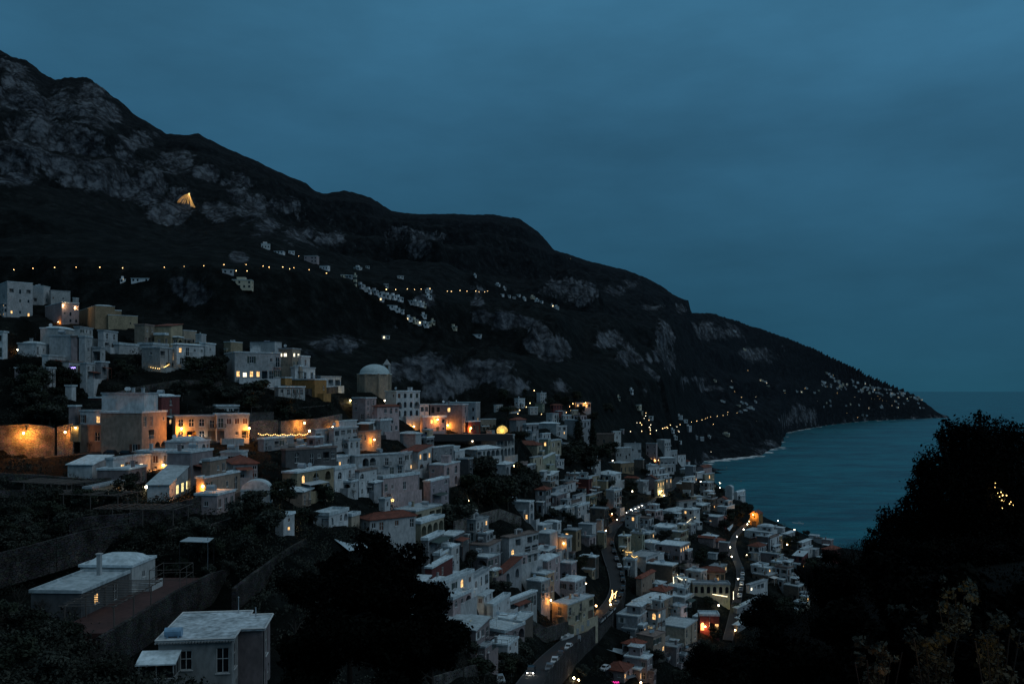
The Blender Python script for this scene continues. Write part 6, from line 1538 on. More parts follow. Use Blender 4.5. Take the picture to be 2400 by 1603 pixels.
def tree(kind, u, v, h, label, y=None, group='trees among the houses', rz=None, width=1.0, loc=None):
    """h = full height; (u, v) = foot"""
    if loc is None:
        if y is None: y = depth(u, v)
        p = P(u, v, y); p.z = float(ground_z(p.x, p.y)) - .15
    else: p = Vector(loc)
    cm, tm, th = PROTO[kind]; root = empty({'palm': 'palm_tree', 'umbrella': 'pine_tree', 'cypress': 'cypress_tree', 'bare': 'bare_tree'}.get(kind, 'tree'), p, rz if rz is not None else random.uniform(0, 6.28))
    full = {'umbrella': 2.3, 'cypress': 3.5, 'palm': 2.4, 'bare': 2.7}.get(kind, 1.95); s = h/full
    c = newobj('crown', cm, root); c.location = (.12*1.9*s if kind == 'umbrella' else 0, 0, th*s); c.scale = (s*width, s*width, s)
    if tm: t = newobj('trunk', tm, root); t.scale = (s, s, s)
    tag(root, label, 'tree', group); return root
# trees one can pick out in the photo
def T_(kind, u, v, hpx, label, **kw):
    y = kw.pop('y', None) or depth(u, v); return tree(kind, u, v, hpx/F*y, label, y=y, **kw)
T_('umbrella', 1186, 1000, 46, 'spreading umbrella pine just behind the glowing ball', width=1.25, rz=0)
T_('umbrella', 1212, 1072, 62, 'leaning pine before the cream house with red roof', rz=0.2, width=.95)
T_('cypress', 1356, 1062, 84, 'tall cypress in front of the grey block', width=1.1); T_('cypress', 1389, 1066, 74, 'cypress just beyond the corner of the grey block', width=1.0)
T_('cypress', 1312, 940, 22, 'small cypress above the dark red villa'); T_('cypress', 1326, 950, 26, 'second small cypress between villa and cliff'); T_('cypress', 1340, 962, 24, 'third small cypress by the glowing restaurant')
for i, (u, v, h) in enumerate([(60, 905, 34), (88, 912, 30), (28, 915, 36), (1060, 1300, 30), (1302, 1420, 26), (1726, 1428, 30), (1600, 1340, 30), (1268, 1150, 22)]):
    T_('palm', u, v, h, ['dark palm under the low mauve house', 'shorter palm near the white slender house', 'palm at the very edge of town', 'palm by the tall dark tree and red house', 'palm below the tall pink house', 'palm lit yellow-green beside the parked cars', 'wispy palm behind the lit garden wall', 'small palm at the garden edge house'][i])
for i, (u, v, h) in enumerate([(930, 1175, 34), (985, 1168, 34), (868, 1055, 40), (830, 1172, 34), (700, 1250, 50), (780, 1262, 44), (208, 1045, 40), (1590, 1400, 44), (90, 1400, 90), (160, 1430, 90), (40, 1440, 80), (230, 1590, 90), (310, 1600, 70), (130, 1560, 60), (380, 1420, 70), (520, 1500, 60)]):
    T_('bare', u, v, h, ['bare tree strung between the garden globe lamps', 'bare tree by the single globe lamp at the garden wall', 'bare tree against the lamp-lit beige house', 'bare tree below the white three-step house', 'tall bare tree below the yellow arcaded house', 'bare twiggy tree above the pale sloping tent roof', 'bare sapling before the peach house', 'bare tree under the glowing strip path', 'bare tree over the long whitewashed roof', 'bare tree at the end of the long whitewashed roof', 'bare tree at the picture edge below the terrace wall', 'bare bush tree beside the glazed porch', 'bare tree under the stained flat roof house', 'bare tree in the lower garden slope', 'bare tree at the foot of the red terrace wall', 'bare tree behind the stained flat roof'][i])
for i, (u, v, h) in enumerate([(20, 1480, 60), (70, 1500, 66), (120, 1505, 56), (165, 1490, 44), (215, 1520, 52), (30, 1570, 80), (110, 1600, 80), (260, 1600, 60)]):
    T_('broad%d' % (i % 4), u, v, h, ['leafy bush tree against the long whitewashed roof house', 'second leafy bush tree before the long whitewashed roof house', 'third leafy bush tree before the long whitewashed roof house', 'leafy bush tree at the corner of the pergola', 'leafy bush tree below the red terrace', 'bush tree low at the picture corner', 'second bush tree low at the picture corner', 'bush tree beside the glazed porch roof'][i], width=1.3)
# the big dark evergreens in the middle foreground
def big_tree(u, v, rpx, y, label, seed, n=9000, leaf=.34, mat=None, squash=.9, group='big evergreen trees in front'):
    c = P(u, v, y); R = rpx/F*y; gz = float(ground_z(c.x, c.y)); root = empty('evergreen_tree', (c.x, c.y, min(gz, c.z-R)-.2)); tag(root, label, 'tree', group)
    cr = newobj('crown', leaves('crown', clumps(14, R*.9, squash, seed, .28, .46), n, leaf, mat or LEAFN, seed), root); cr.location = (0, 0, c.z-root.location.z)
    t = newobj('trunk', trunk_mesh(max(c.z-root.location.z, 1), R*.09, 7, R*.8, seed+1), root); return root
big_tree(905, 1345, 112, 78, 'big black evergreen rising highest before the town', 101)
big_tree(965, 1440, 112, 76, 'round evergreen crown beside the sloping blue-white roof', 102)
big_tree(820, 1440, 120, 74, 'dark evergreen on the slope side of the tallest black tree', 103)
big_tree(900, 1560, 130, 68, 'lowest evergreen crown at the bottom of the slope', 104)
big_tree(1010, 1545, 100, 70, 'evergreen at the foot of the white cube house', 105)
big_tree(735, 1540, 110, 70, 'dark evergreen beside the house with stained flat roof', 106)
big_tree(785, 1340, 48, 82, 'small spiky pine before the pale sloping tent roof', 107, n=2200)
big_tree(690, 1390, 60, 90, 'dark round tree below the slanting garden wall', 108, n=3000)
# trees on the near spur at the edge of the bay
def near_oak():
    y = 24.0; b = P(2290, 1420, y); gz = float(ground_z(b.x, b.y)); root = empty('oak_tree', (b.x, b.y, gz-.2)); tag(root, 'huge black leafy tree standing over the bay', 'tree')
    bl = []
    for (u, v, r, dy) in [(2268, 1040, 62, 0), (2330, 1040, 66, .5), (2395, 1050, 60, 1), (2300, 1100, 90, 0), (2205, 1095, 55, 0), (2170, 1150, 45, 0), (2230, 1165, 85, -.3), (2370, 1150, 100, .3), (2300, 1220, 110, -.3), (2160, 1215, 50, 0), (2200, 1250, 80, 0), (2400, 1260, 120, .6), (2240, 1330, 100, -.4), (2330, 1330, 120, 0), (2180, 1320, 60, .3), (2450, 1150, 100, 1), (2470, 1350, 120, 1), (2118, 1228, 48, .2), (2085, 1275, 44, .3), (2150, 1290, 75, 0), (2172, 1095, 30, 0), (2232, 1022, 34, .2)]:
        c = P(u, v, y+dy); R = r/F*y; bl.append((c.x-root.location.x, c.y-root.location.y, c.z-root.location.z, R, R*1.1, R))
    ro_ = random.Random(9)
    for q in list(bl):
        for _ in range(5):
            t = ro_.uniform(0, 6.28); e = ro_.uniform(-.3, 1.2); k = ro_.uniform(.14, .30)*q[3]; bl.append((q[0]+q[3]*1.12*math.cos(t)*math.cos(e), q[1]+q[3]*.6*math.sin(t), q[2]+q[3]*1.12*math.sin(e), k*1.3, k, k))
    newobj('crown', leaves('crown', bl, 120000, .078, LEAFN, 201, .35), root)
    m = MB(); top = P(2310, 1200, y)-root.location; m.bar((0, 0, 0), tuple(top*.55), .28, 0, 9, .22)
    for q in bl[::2]: m.bar(tuple(top*.5), (q[0], q[1], q[2]), .11, 0, 6, .03)
    m.build('trunk', BARK, root)
near_oak()
r8 = random.Random(88)
k8 = 0
for (u, v, rp, y, kind) in [(2100, 1225, 60, 27, 'b'), (2030, 1290, 55, 27, 'b'), (1960, 1300, 45, 28, 'b'), (1900, 1340, 50, 28, 'b'), (1850, 1400, 55, 28, 'l'), (2080, 1330, 90, 25, 'l'), (1960, 1400, 90, 25, 'l'), (1800, 1460, 70, 27, 'l'), (1740, 1510, 60, 28, 'l'), (1660, 1560, 60, 29, 'l'), (1570, 1590, 50, 30, 'b'), (2150, 1430, 120, 22, 'l'), (2300, 1460, 140, 20, 'l'), (2010, 1500, 110, 22, 'l'), (1880, 1540, 110, 23, 'l'), (2200, 1560, 130, 19, 'l'), (2370, 1560, 140, 18, 'l'), (1760, 1600, 90, 25, 'l'), (2040, 1600, 120, 20, 'l'), (1490, 1615, 40, 32, 'b'), (2130, 1335, 70, 16.5, 'l'), (2230, 1345, 80, 15.5, 'l'), (2330, 1350, 90, 15, 'l'), (2420, 1345, 90, 15, 'l'), (2040, 1358, 60, 18, 'l')]:
    if v > 1360: y = depth(u, v+rp*.6, 4.0)
    c = P(u, v, y); R = rp/F*y; gz = float(ground_z(c.x, c.y)); nm = 'shrub'
    root = empty(nm, (c.x, c.y, min(gz, c.z-R*.6))); k8 += 1; dz = c.z-root.location.z
    where = ['of the crest over the bay', 'of the dark spur'][kind == 'l']
    tag(root, 'bare twiggy bush on the crest above the bay' if kind == 'b' else 'dense black bush covering the near spur', 'bush', 'bushes on the near spur')
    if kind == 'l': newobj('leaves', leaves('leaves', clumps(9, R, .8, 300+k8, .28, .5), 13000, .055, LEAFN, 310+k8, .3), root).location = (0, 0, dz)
    else:
        m = MB(); rb = random.Random(k8)
        def tw(p, d, L_, rad, k):
            e = p + d*L_; m.bar(p, e, rad, 0, 3, rad*.6)
            if k == 0: return
            for _ in range(4): tw(e, (d + Vector((rb.uniform(-.7, .7), rb.uniform(-.7, .7), rb.uniform(-.05, .6)))).normalized(), L_*rb.uniform(.6, .85), rad*.6, k-1)
        for _ in range(7): tw(Vector((rb.uniform(-.5, .5)*R, rb.uniform(-.3, .3)*R, dz-R*1.1)), Vector((rb.uniform(-.4, .4), rb.uniform(-.4, .4), 1)).normalized(), R*.55, .018, 3)
        m.build('twigs', flat('dark_twig', (.012, .011, .012), .95), root)
        newobj('leaves', leaves('leaves', clumps(6, R*.8, .7, 300+k8, .3, .5), 2500, .05, LEAFN, 310+k8, .2), root).location = (0, 0, dz-R*.45)
for i, (u, v, rp, y) in enumerate([(2240, 1400, 50, 0), (2195, 1485, 56, 0), (2340, 1490, 54, 0), (2060, 1540, 46, 0), (2120, 1450, 36, 0)]):
    y = depth(u, v+rp*.6, 4.0)*.66; c = P(u, v, y); R = rp/F*y; root = empty('shrub', (c.x, c.y, c.z-R)); gz = float(ground_z(c.x, c.y)); m = MB()
    for k in range(5): m.bar((.01*k-.02, .01*k, gz-c.z+R-.1), (.09*k-.18, .05*k-.1, R), .004, 0, 4)
    m.build('stem', flat('dark_twig', (.012, .011, .012), .95), root)
    low = [(random.uniform(-.5, .5)*R, random.uniform(-.2, .6)*R, -R*t, R*.55, R*.5, R*.6) for t in np.arange(.9, (c.z-gz)/R+.3, .5)]; tag(root, ['highest bush lit dull yellow on the near spur', 'middle bush lit dull yellow on the near spur', 'yellow-lit bush under the huge leafy tree', 'rusty lit bush low on the near spur', 'faintly lit bush between the yellow ones'][i], 'bush', 'lamp-lit bushes on the near spur')
    newobj('leaves', leaves('leaves', clumps(10, R*1.35, .8, 500+i, .14, .3) + low, 1500, .03, LEAF2, 520+i, .3), root).location = (0, 0, R)
    lamp_light('garden_lamp_low', P(u+rp*.3, v+rp*.9, y-.25), [.55, .42, .45, .32, .2][i], (1, .62, .16) if i != 3 else (1, .4, .1), .08)
lamp_light('garden_lamp_glow', P(2335, 1165, 23.6), 9, (1, .66, .25), .1)


# ------------------------------------------------------------------ trees planted where the photo shows dark gaps between houses
RECTS = [(x, y, th, w, d) for (x, y, th, w, d, *_r) in CARVE]
RA = np.array([(x - (w/2)*math.cos(th) + (d/2)*math.sin(th), y + (w/2)*math.sin(th) + (d/2)*math.cos(th), th, w/2, d/2) for (x, y, th, w, d) in RECTS])
def clear(x, y, mg):
    X = x-RA[:, 0]; Y = y-RA[:, 1]; c, s = np.cos(RA[:, 2]), np.sin(RA[:, 2]); lx = np.abs(X*c - Y*s); ly = np.abs(X*s + Y*c)
    return not np.any((lx < RA[:, 3]+mg) & (ly < RA[:, 4]+mg))
bpy.context.view_layer.update(); DG = bpy.context.evaluated_depsgraph_get()
def plant(poly_boxes, n, hr, seed):
    r = random.Random(seed); made = 0; tries = 0
    while made < n and tries < n*40:
        tries += 1; (u0, u1, v0, v1) = r.choice(poly_boxes); u, v = r.uniform(u0, u1), r.uniform(v0, v1); y = depth(u, v); x = (u-1200)/F*y
        h = r.uniform(*hr)
        if not clear(x, y, .8 + h*.16): continue
        loc, _, ob = hit(u, v-1)
        if ob is None or not ob.name.startswith('hillside'): continue
        hp = h*F/y; l2, _, o2 = hit(u, v-hp*.9)
        if o2 is not None and not o2.name.startswith(('hillside', 'sea')):
            if r.random() < .55: continue
        kind = r.choice(['broad0', 'broad1', 'broad2', 'broad3', 'broad0', 'broad1', 'bare'])
        p = Vector((x, y, float(ground_z(x, y))-.15)); made += 1
        tree(kind, u, v, h, near_label('bare tree' if kind == 'bare' else 'dark tree', u, v-hp/2), group='trees among the houses', loc=p, width=r.uniform(.9, 1.35))
plant([(1020, 1260, 1090, 1215), (1100, 1250, 1100, 1180), (1320, 1430, 1060, 1110), (1280, 1440, 1080, 1150)], 46, (6, 10), 1)
plant([(240, 640, 860, 960), (60, 200, 880, 1000), (560, 780, 900, 975), (420, 560, 830, 880)], 44, (3.5, 6.5), 2)
plant([(600, 1060, 1165, 1260), (430, 640, 1180, 1300), (0, 430, 1120, 1230), (640, 760, 1150, 1240)], 24, (2.5, 5.5), 3)
plant([(1000, 1250, 1280, 1560), (1250, 1600, 1100, 1350), (1400, 1600, 1130, 1240)], 44, (3, 6), 4)
plant([(1600, 1960, 1130, 1460), (1640, 1760, 1150, 1240)], 52, (3.5, 7), 5)
plant([(1340, 1680, 1440, 1600), (1080, 1300, 1480, 1600)], 20, (3, 5.5), 6)
plant([(1180, 1440, 940, 1000), (1170, 1330, 925, 985)], 18, (5, 9), 7)
plant([(0, 640, 1300, 1600), (0, 600, 1180, 1330), (0, 330, 1230, 1340)], 60, (1.6, 3.8), 8)

# ------------------------------------------------------------------ undergrowth covering the slopes
def undergrowth():
    g = np.random.default_rng(5); pts = []
    zones = [(-60, 760, 1150, 1620, 1500, 66, 170), (-200, 1300, 900, 1640, 2600, 66, 330), (1000, 2000, 1000, 1640, 1900, 150, 700), (0, 900, 700, 920, 500, 200, 420), (1150, 1500, 930, 1080, 350, 380, 760)]
    for (u0, u1, v0, v1, n, y0, y1) in zones:
        for _ in range(n):
            u, v = g.uniform(u0, u1), g.uniform(v0, v1); y = depth(u, v)
            if y < y0 or y > y1: continue
            x = (u-1200)/F*y
            if not clear(x, y, .9): continue
            pts.append((x, y, float(ground_z(x, y)), g.uniform(.5, 1.5)*(1 + y/500)))
    bl = [(x, y, z+.25*s, s, s, s*.62) for x, y, z, s in pts]
    vol = np.array([b[3] for b in bl]); n = 190000
    me = leaves('undergrowth', bl, n, .34, SCRUB, 6, .5)
    o = newobj('undergrowth', me); tag(o, 'dark scrub and weeds covering the terraced slopes', kind='stuff')
undergrowth()
def near_scrub():
    g = np.random.default_rng(15); bl = []
    for _ in range(2600):
        u, y = g.uniform(1350, 2700), 4.5*10**g.uniform(0, 1); x = (u-1200)/F*y; s = g.uniform(.010, .026)*y; bl.append((x, y, float(ground_z(x, y))+.3*s, s, s, s*.8))
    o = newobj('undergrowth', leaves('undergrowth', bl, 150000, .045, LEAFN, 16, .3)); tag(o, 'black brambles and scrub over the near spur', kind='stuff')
near_scrub()
# ------------------------------------------------------------------ cars, boats, scooters
CARP = [flat('car_white', (.55, .57, .6), .3), flat('car_grey', (.16, .17, .19), .3, .3), flat('car_dark', (.02, .022, .028), .25, .2), flat('car_red', (.28, .03, .03), .3), flat('car_silver', (.34, .36, .38), .3, .4)]
TYRE = flat('tyre', (.012, .012, .013), .9); HEAD = glow('headlight', (1, .93, .8), 18); TAIL = glow('tail_light', (1, .08, .03), 5); LENS = flat('lamp_lens', (.35, .35, .36), .2)
CARW = {2: 'black', 0: 'white', 1: 'grey', 3: 'red', 4: 'silver'}
_cm = {}
def car_meshes():
    L_, W_ = 3.9, 1.64
    prof = [(-1.95, .35), (-1.92, .80), (-1.0, .92), (-.45, 1.42), (.95, 1.45), (1.75, 1.0), (1.93, .85), (1.95, .35)]
    for ci, c in enumerate(CARP):
        m = MB(); n = len(prof); k = 0
        for s_ in (-1, 1): m.v += [(s_*W_/2*(.82 if z > 1.1 else 1), x, z) for x, z in prof]
        for i in range(n-1): m.f.append((i, i+1, n+i+1, n+i)); m.m.append(0)
        m.f.append(tuple(range(n-1, -1, -1))); m.m.append(0); m.f.append(tuple(n+i for i in range(n))); m.m.append(0); m.f.append((0, n, 2*n-1, n-1)); m.m.append(0)
        _cm['body%d' % ci] = m.mesh('body', c)
    m = MB(); w = W_/2
    m.quad((-w*.76, -.97, .97), (w*.76, -.97, .97), (w*.72, -.50, 1.40), (-w*.72, -.50, 1.40)); m.quad((-w*.72, 1.02, 1.43), (w*.72, 1.02, 1.43), (w*.76, 1.68, 1.07), (-w*.76, 1.68, 1.07))
    for s_ in (-1, 1): m.quad((s_*w*.985, -.85, .96), (s_*w*.985, 1.45, 1.0), (s_*(w*.83+.02), .92, 1.38), (s_*(w*.83+.02), -.42, 1.36))
    me = m.mesh('window', GLASS); 
    for v in me.vertices: v.co = v.co + Vector((0, 0, .025))
    _cm['window'] = me
    m = MB(); m.bar((-.1, 0, 0), (.1, 0, 0), .31, 0, 14); _cm['wheel'] = m.mesh('wheel', TYRE)
    for nm, mt in (('headlight', HEAD), ('lens', LENS), ('tail', TAIL)): m = MB(); m.sphere((0, 0, 0), .13, 0, 8, 5); _cm[nm] = m.mesh('headlight' if nm != 'tail' else 'tail_light', mt)
car_meshes()
def car(x, y, z, rz, col, label, lit=0, group='cars parked along the road'):
    root = empty('car', (x, y, z), rz); tag(root, label, 'car', group)
    newobj('body', _cm['body%d' % col], root); newobj('window', _cm['window'], root)
    for sx in (-.76, .76):
        for sy in (-1.22, 1.2): newobj('wheel', _cm['wheel'], root).location = (sx, sy, .31)
    for sx in (-.6, .6):
        newobj('headlight', _cm['headlight' if lit else 'lens'], root).location = (sx, -1.92, .68); o = newobj('tail_light', _cm['tail' if lit else 'lens'], root); o.location = (sx, 1.92, .78)
        if not lit: o.data = _cm['lens']
    if lit: lamp_light('headlight_beam', (0, -2.6, .75), 60, (1, .92, .78), .2, root)
    return root
def along(q, s, off):
    d = np.concatenate([[0], np.cumsum(np.linalg.norm(np.diff(q[:, :2], axis=0), axis=1))]); s = min(max(s, 0), d[-1]-.5)
    p = np.array([np.interp(s, d, q[:, k]) for k in range(3)]); p2 = np.array([np.interp(s+.5, d, q[:, k]) for k in range(3)]); t = p2-p; t /= np.linalg.norm(t[:2])
    return p[0]-t[1]*off, p[1]+t[0]*off, p[2], math.atan2(t[1], t[0])-math.pi/2
def s_at(q, u, v):
    best = min(range(len(q)), key=lambda i: (UV(q[i])[0]-u)**2 + (UV(q[i])[1]-v)**2); return float(np.concatenate([[0], np.cumsum(np.linalg.norm(np.diff(q[:, :2], axis=0), axis=1))])[best])
rc = random.Random(31); k9 = {}
def road_car(q, s, off, col, lit, where, dz=.13, flip=0):
    x, y, z, a = along(q, s, off); key = (CARW[col], lit, where); k9[key] = k9.get(key, 0)+1
    car(x, y, z+dz, a + (math.pi if flip else 0), col, f"{ORD[k9[key]-1]}{CARW[col]} car {'with headlights lit ' if lit else ''}{where}", lit)
s0 = s_at(ROAD, 1445, 1400); s1 = s_at(ROAD, 1420, 1270)
for i in range(9): road_car(ROAD, s0-8+(i+rc.uniform(-.2, .2))*(s1-s0+8)/8.5, -2.1, rc.choice([1, 2, 2, 4, 2, 0]), 0, 'parked along the road bend')
s0 = s_at(ROAD, 1440, 1225); s1 = s_at(ROAD, 1530, 1175)
for i in range(6): road_car(ROAD, s0+6+i*(s1-s0-6)/5.2, -2.0, rc.choice([0, 4, 2, 1]), 0, 'parked on the upper road stretch')
for i in range(5): road_car(ROAD, s_at(ROAD, 1478, 1203)+i*7.5, 1.1, rc.choice([0, 1, 2]), 1, 'queueing on the upper road stretch', flip=0)
s0 = s_at(LANE, 1731, 1400); s1 = s_at(LANE, 1735, 1335)
for i in range(6): road_car(LANE, s0+i*(s1-s0)/5.2, -.85, [0, 1, 0, 4, 0, 2][i], 0, 'parked in the narrow lane', dz=.11)
s0 = s_at(ROAD, 1262, 1590)
for i in range(4): road_car(ROAD, s0+9+i*13, -2.1, [1, 0, 2, 0][i], 0, 'by the lower road parapet')
road_car(ROAD, s_at(ROAD, 1300, 1560)-26, 1.2, 2, 1, 'driving up at the lowest bend')
def pcar(u, v, rz, col, label, lit=0):
    y = depth(u, v); p = P(u, v, y); CZ = float(ground_z(p.x, p.y)); car(p.x, p.y, max(CZ, p.z-.5)+.05, rz, col, label, lit)
pcar(1418, 1566, math.radians(-35), 0, 'small white car parked under the trees by the road')
pcar(1172, 1598, math.radians(10), 4, 'silver van-like car at the bottom of the slope')
pcar(575, 1028, math.radians(85), 2, 'dark car parked before the shuttered house'); pcar(452, 1029, math.radians(88), 3, 'red car with glowing lights before the beige arched house', 1)
pcar(265, 1064, math.radians(80), 2, 'black car parked under the peach house'); pcar(300, 1066, math.radians(80), 2, 'second black car parked under the peach house')
def boat(u, v, rz, label, s=1.0):
    y = depth(u, v); p = P(u, v, y); root = empty('boat', (p.x, p.y, float(ground_z(p.x, p.y))+.3), rz); tag(root, label, 'boat', 'boats laid up on land'); root.scale = (s,)*3
    m = MB(); st = []
    for i in range(7):
        t = i/6; w_ = 1.0*math.sin(math.pi*min(.5, .5*(1-t)**.7+.0)+.0) if t > 0 else .95
        w_ = .95*(1-t**2.6); yy = -2.6+5.4*t; st.append([(-w_, yy, .95+.25*t), (-w_*.75, yy, .3+.25*t), (0, yy, .02+.4*t*t), (w_*.75, yy, .3+.25*t), (w_, yy, .95+.25*t)])
    for i in range(6):
        for j in range(4): m.quad(st[i][j], st[i+1][j], st[i+1][j+1], st[i][j+1])
    m.poly(st[0]); m.build('hull', flat('boat_white', (.55, .58, .6), .35), root)
    m = MB()
    for i in range(3, 6): m.quad(tuple(np.array(st[i][0])-[0, 0, .06]), tuple(np.array(st[i][4])-[0, 0, .06]), tuple(np.array(st[i+1][4])-[0, 0, .06]), tuple(np.array(st[i+1][0])-[0, 0, .06]))
    m.quad((-.8, -2.5, .5), (.8, -2.5, .5), (.8, .2, .6), (-.8, .2, .6)); m.build('deck', flat('boat_deck', (.32, .33, .34), .6), root)
    m = MB(); m.box(-.55, .55, -.4, .5, .6, 1.35); m.quad((-.6, .5, 1.3), (.6, .5, 1.3), (.5, .9, 1.75), (-.5, .9, 1.75)); m.build('console', flat('boat_white', (.55, .58, .6), .35), root)
    m = MB(); m.box(-.2, .2, -3.05, -2.62, .3, 1.3); m.build('outboard_motor', TYRE, root)
    m = MB()
    for yy in (-1.6, 1.2): m.box(-.9, .9, yy-.12, yy+.12, -.5, .12)
    m.build('cradle', WOOD, root)
boat(1328, 1490, math.radians(-50), 'white motorboat laid up in the dark plot below the cream house'); boat(1549, 1512, math.radians(25), 'white motorboat on land behind the beige stepped house', 1.15)
boat(1112, 1530, math.radians(70), 'small boat under the long sloping roof', .8)
def scooter(x, y, z, rz, label):
    root = empty('scooter', (x, y, z), rz); tag(root, label, 'scooter', 'scooters parked along the parapet')
    for yy in (-.62, .62): m = MB(); m.bar((-.06, yy, .24), (.06, yy, .24), .24, 0, 10); m.build('wheel', TYRE, root)
    m = MB(); m.box(-.17, .17, .05, .85, .35, .72); m.box(-.16, .16, -.5, .1, .28, .36); m.box(-.2, .2, -.62, -.5, .3, .95); m.build('body', CARP[rc.choice([0, 2, 4])], root)
    m = MB(); m.box(-.13, .13, .05, .75, .72, .82); m.build('seat', TYRE, root); m = MB(); m.bar((-.32, -.5, 1.02), (.32, -.5, 1.02), .025); m.build('handlebar', IRON, root)
s0 = s_at(ROAD, 1385, 1462)
for i in range(16):
    x, y, z, a = along(ROAD, s0+i*1.35, -2.5); scooter(x, y, z+.13, a+math.radians(70), f'{ORD[i] if i else "first "}scooter of the row beside the outer parapet')

# canopies, flat sails, poles
def canopy(uvs, dz, label, mat, posts=True, name='canopy'):
    p = [P(u, v, depth(u, v)+dyy) for (u, v, dyy) in uvs]; root = empty(name, p[0]); tag(root, label, name)
    q = [tuple(a-p[0]) for a in p]; m = MB(); m.poly(q); m.poly([(x, y, z-.08) for x, y, z in q][::-1])
    for i in range(len(q)): a, b = q[i], q[(i+1) % len(q)]; m.quad(a, b, (b[0], b[1], b[2]-.08), (a[0], a[1], a[2]-.08))
    m.build('sheet', mat, root)
    if posts:
        for a in q: m = MB(); m.bar(a, (a[0], a[1], a[2]-dz), .05); m.build('post', IRON, root)
PALE = paint('pale_sheet', (.45, .54, .60), .6, .35, .5, streak=False)
canopy([(782, 1262, 0), (846, 1259, 3), (862, 1283, -2), (818, 1290, -4)], 3, 'pale sloping tent roof half hidden by the dark pine', PALE)
canopy([(421, 1268, -12), (442, 1258, -9), (501, 1260, -9), (488, 1270, -12)], 4, 'pale sheet roof on a single pole in the dark garden', PALE)
canopy([(1420, 1520, 0), (1446, 1505, 6), (1492, 1524, 6), (1458, 1533, 0)], 3, 'ribbed pale carport roof below the road wall', PALE)
canopy([(1452, 1573, 0), (1500, 1556, 4), (1560, 1552, 6), (1550, 1568, 4), (1470, 1590, -2)], 3, 'grey netting canopy at the bottom of town', flat('grey_net', (.12, .15, .18), .8))
canopy([(1612, 1378, -2), (1618, 1382, 0), (1658, 1388, 2), (1650, 1396, -1)], 3, 'white slatted pergola roof beside the lit garden wall', FRAME)
canopy([(1704, 1238, -2), (1718, 1227, 1), (1718, 1232, 2), (1710, 1244, -1)], 2.5, 'small pale awning above the stepped lane', PALE)
canopy([(1639, 1164, -1), (1645, 1160, 1), (1651, 1167, 1), (1645, 1170, -1)], 2.5, 'tilted white sunshade above the lane gardens', PALE)
def pole(u, v0, v1, label, y=None, r=.06):
    y = y or depth(u, v1); a = P(u, v0, y); root = empty('pole', (a.x, y, a.z)); m = MB(); m.bar((0, 0, 0), (0, 0, -(v1-v0)/F*y-1), r, 0, 6); o = m.build('pole', STEEL, None); o.location = a; tag(o, label, 'pole'); bpy.data.objects.remove(root)
pole(487, 1258, 1318, 'thin pale pole holding the garden sheet roof'); pole(1199, 1532, 1600, 'dark pole before the white cube house'); pole(98, 906, 950, 'slim pole among the palms')
# slanted cream wall below the sloping roof
def slant_wall():
    y = depth(1100, 1510) - 2; k = lambda X, Y: P(1060+X*S, 1336+Y*S, y)
    for pts, lab in (([(240, 690), (290, 760), (465, 1015), (240, 1010)], 'tall triangular cream wall beside the long sloping roof'), ([(395, 1020), (470, 1020), (580, 1252), (470, 1245), (462, 1140)], 'lower leaning cream wall slab beside the white cube house')):
        m = MB(); q = [k(*p) for p in pts]; n = len(q); b = [p+Vector((.3, .9, 0)) for p in q]; m.poly([tuple(p) for p in q]); m.poly([tuple(p) for p in b][::-1])
        for i in range(n): m.quad(tuple(q[i]), tuple(b[i]), tuple(b[(i+1) % n]), tuple(q[(i+1) % n]))
        tag(m.build('slanted_wall', wallm('cream')), lab, 'wall')
slant_wall()
# posters on the wall by the road
for i, (X, Y) in enumerate([(1868, 725), (1790, 795), (1723, 840), (1748, 935)]):
    u, v = 1060+X*S, 1336+Y*S; loc, nrm, _ = hit(u, v); y = loc.y-.5; c = P(u, v, y); h = 7/F*y; m = MB(); m.box(c.x-h*.5, c.x+h*.5, c.y, c.y+.06, c.z-h, c.z+h); tag(m.build('notice_board', flat('pale_board', (.40, .43, .46), .6)), f'{["topmost", "second", "third", "lowest"][i]} pale notice board beside the lower road', 'notice board', 'pale notice boards by the road')

# ------------------------------------------------------------------ small far houses
FW = {c: flat('far_' + c, tuple(x*1.0 for x in WALLC[c]), .9) for c in ('white', 'offwhite', 'grey', 'cream', 'mauve')}
FR = flat('far_roof', (.52, .62, .66), .8)
def far_house_geo(m, w, d, h, r, base=(0, 0, 0), th=0.0, mi=0):
    c, s = math.cos(th), math.sin(th); B = Vector(base)
    T = lambda x, y, z: tuple(B + Vector((x*c-y*s, x*s+y*c, z)))
    def bx(x0, x1, y0, y1, z0, z1, mt):
        n = len(m.v); m.v += [T(x0, y0, z0), T(x1, y0, z0), T(x1, y1, z0), T(x0, y1, z0), T(x0, y0, z1), T(x1, y0, z1), T(x1, y1, z1), T(x0, y1, z1)]
        for f in ((4, 5, 6, 7), (0, 1, 5, 4), (1, 2, 6, 5), (2, 3, 7, 6), (3, 0, 4, 7)): m.f.append(tuple(n+i for i in f)); m.m.append(mt)
    bx(-w/2, w/2, -d/2, d/2, -1.4, h, mi); bx(-w/2-.3, w/2+.3, -d/2-.3, d/2+.3, h, h+.35, 5)
    if r.random() < .5: bx(-w*.3, w*.15, -d*.2, d*.4, h+.35, h+2.6, mi)
    k = max(2, int(w/3)); fl = max(1, int(h/3))
    for a in range(fl):
        for i in range(k):
            if r.random() < .8:
                x = -w/2 + w*(i+.5)/k; z = h*(a+.25)/fl; bx(x-.7, x+.7, -d/2-.06, -d/2, z, z+1.7, 7 if r.random() < .045 else 6)
    for a in range(fl):
        if r.random() < .7: z = h*(a+.25)/fl; n = len(m.v); bx(w/2, w/2+.06, -.8, .8, z, z+1.7, 6)
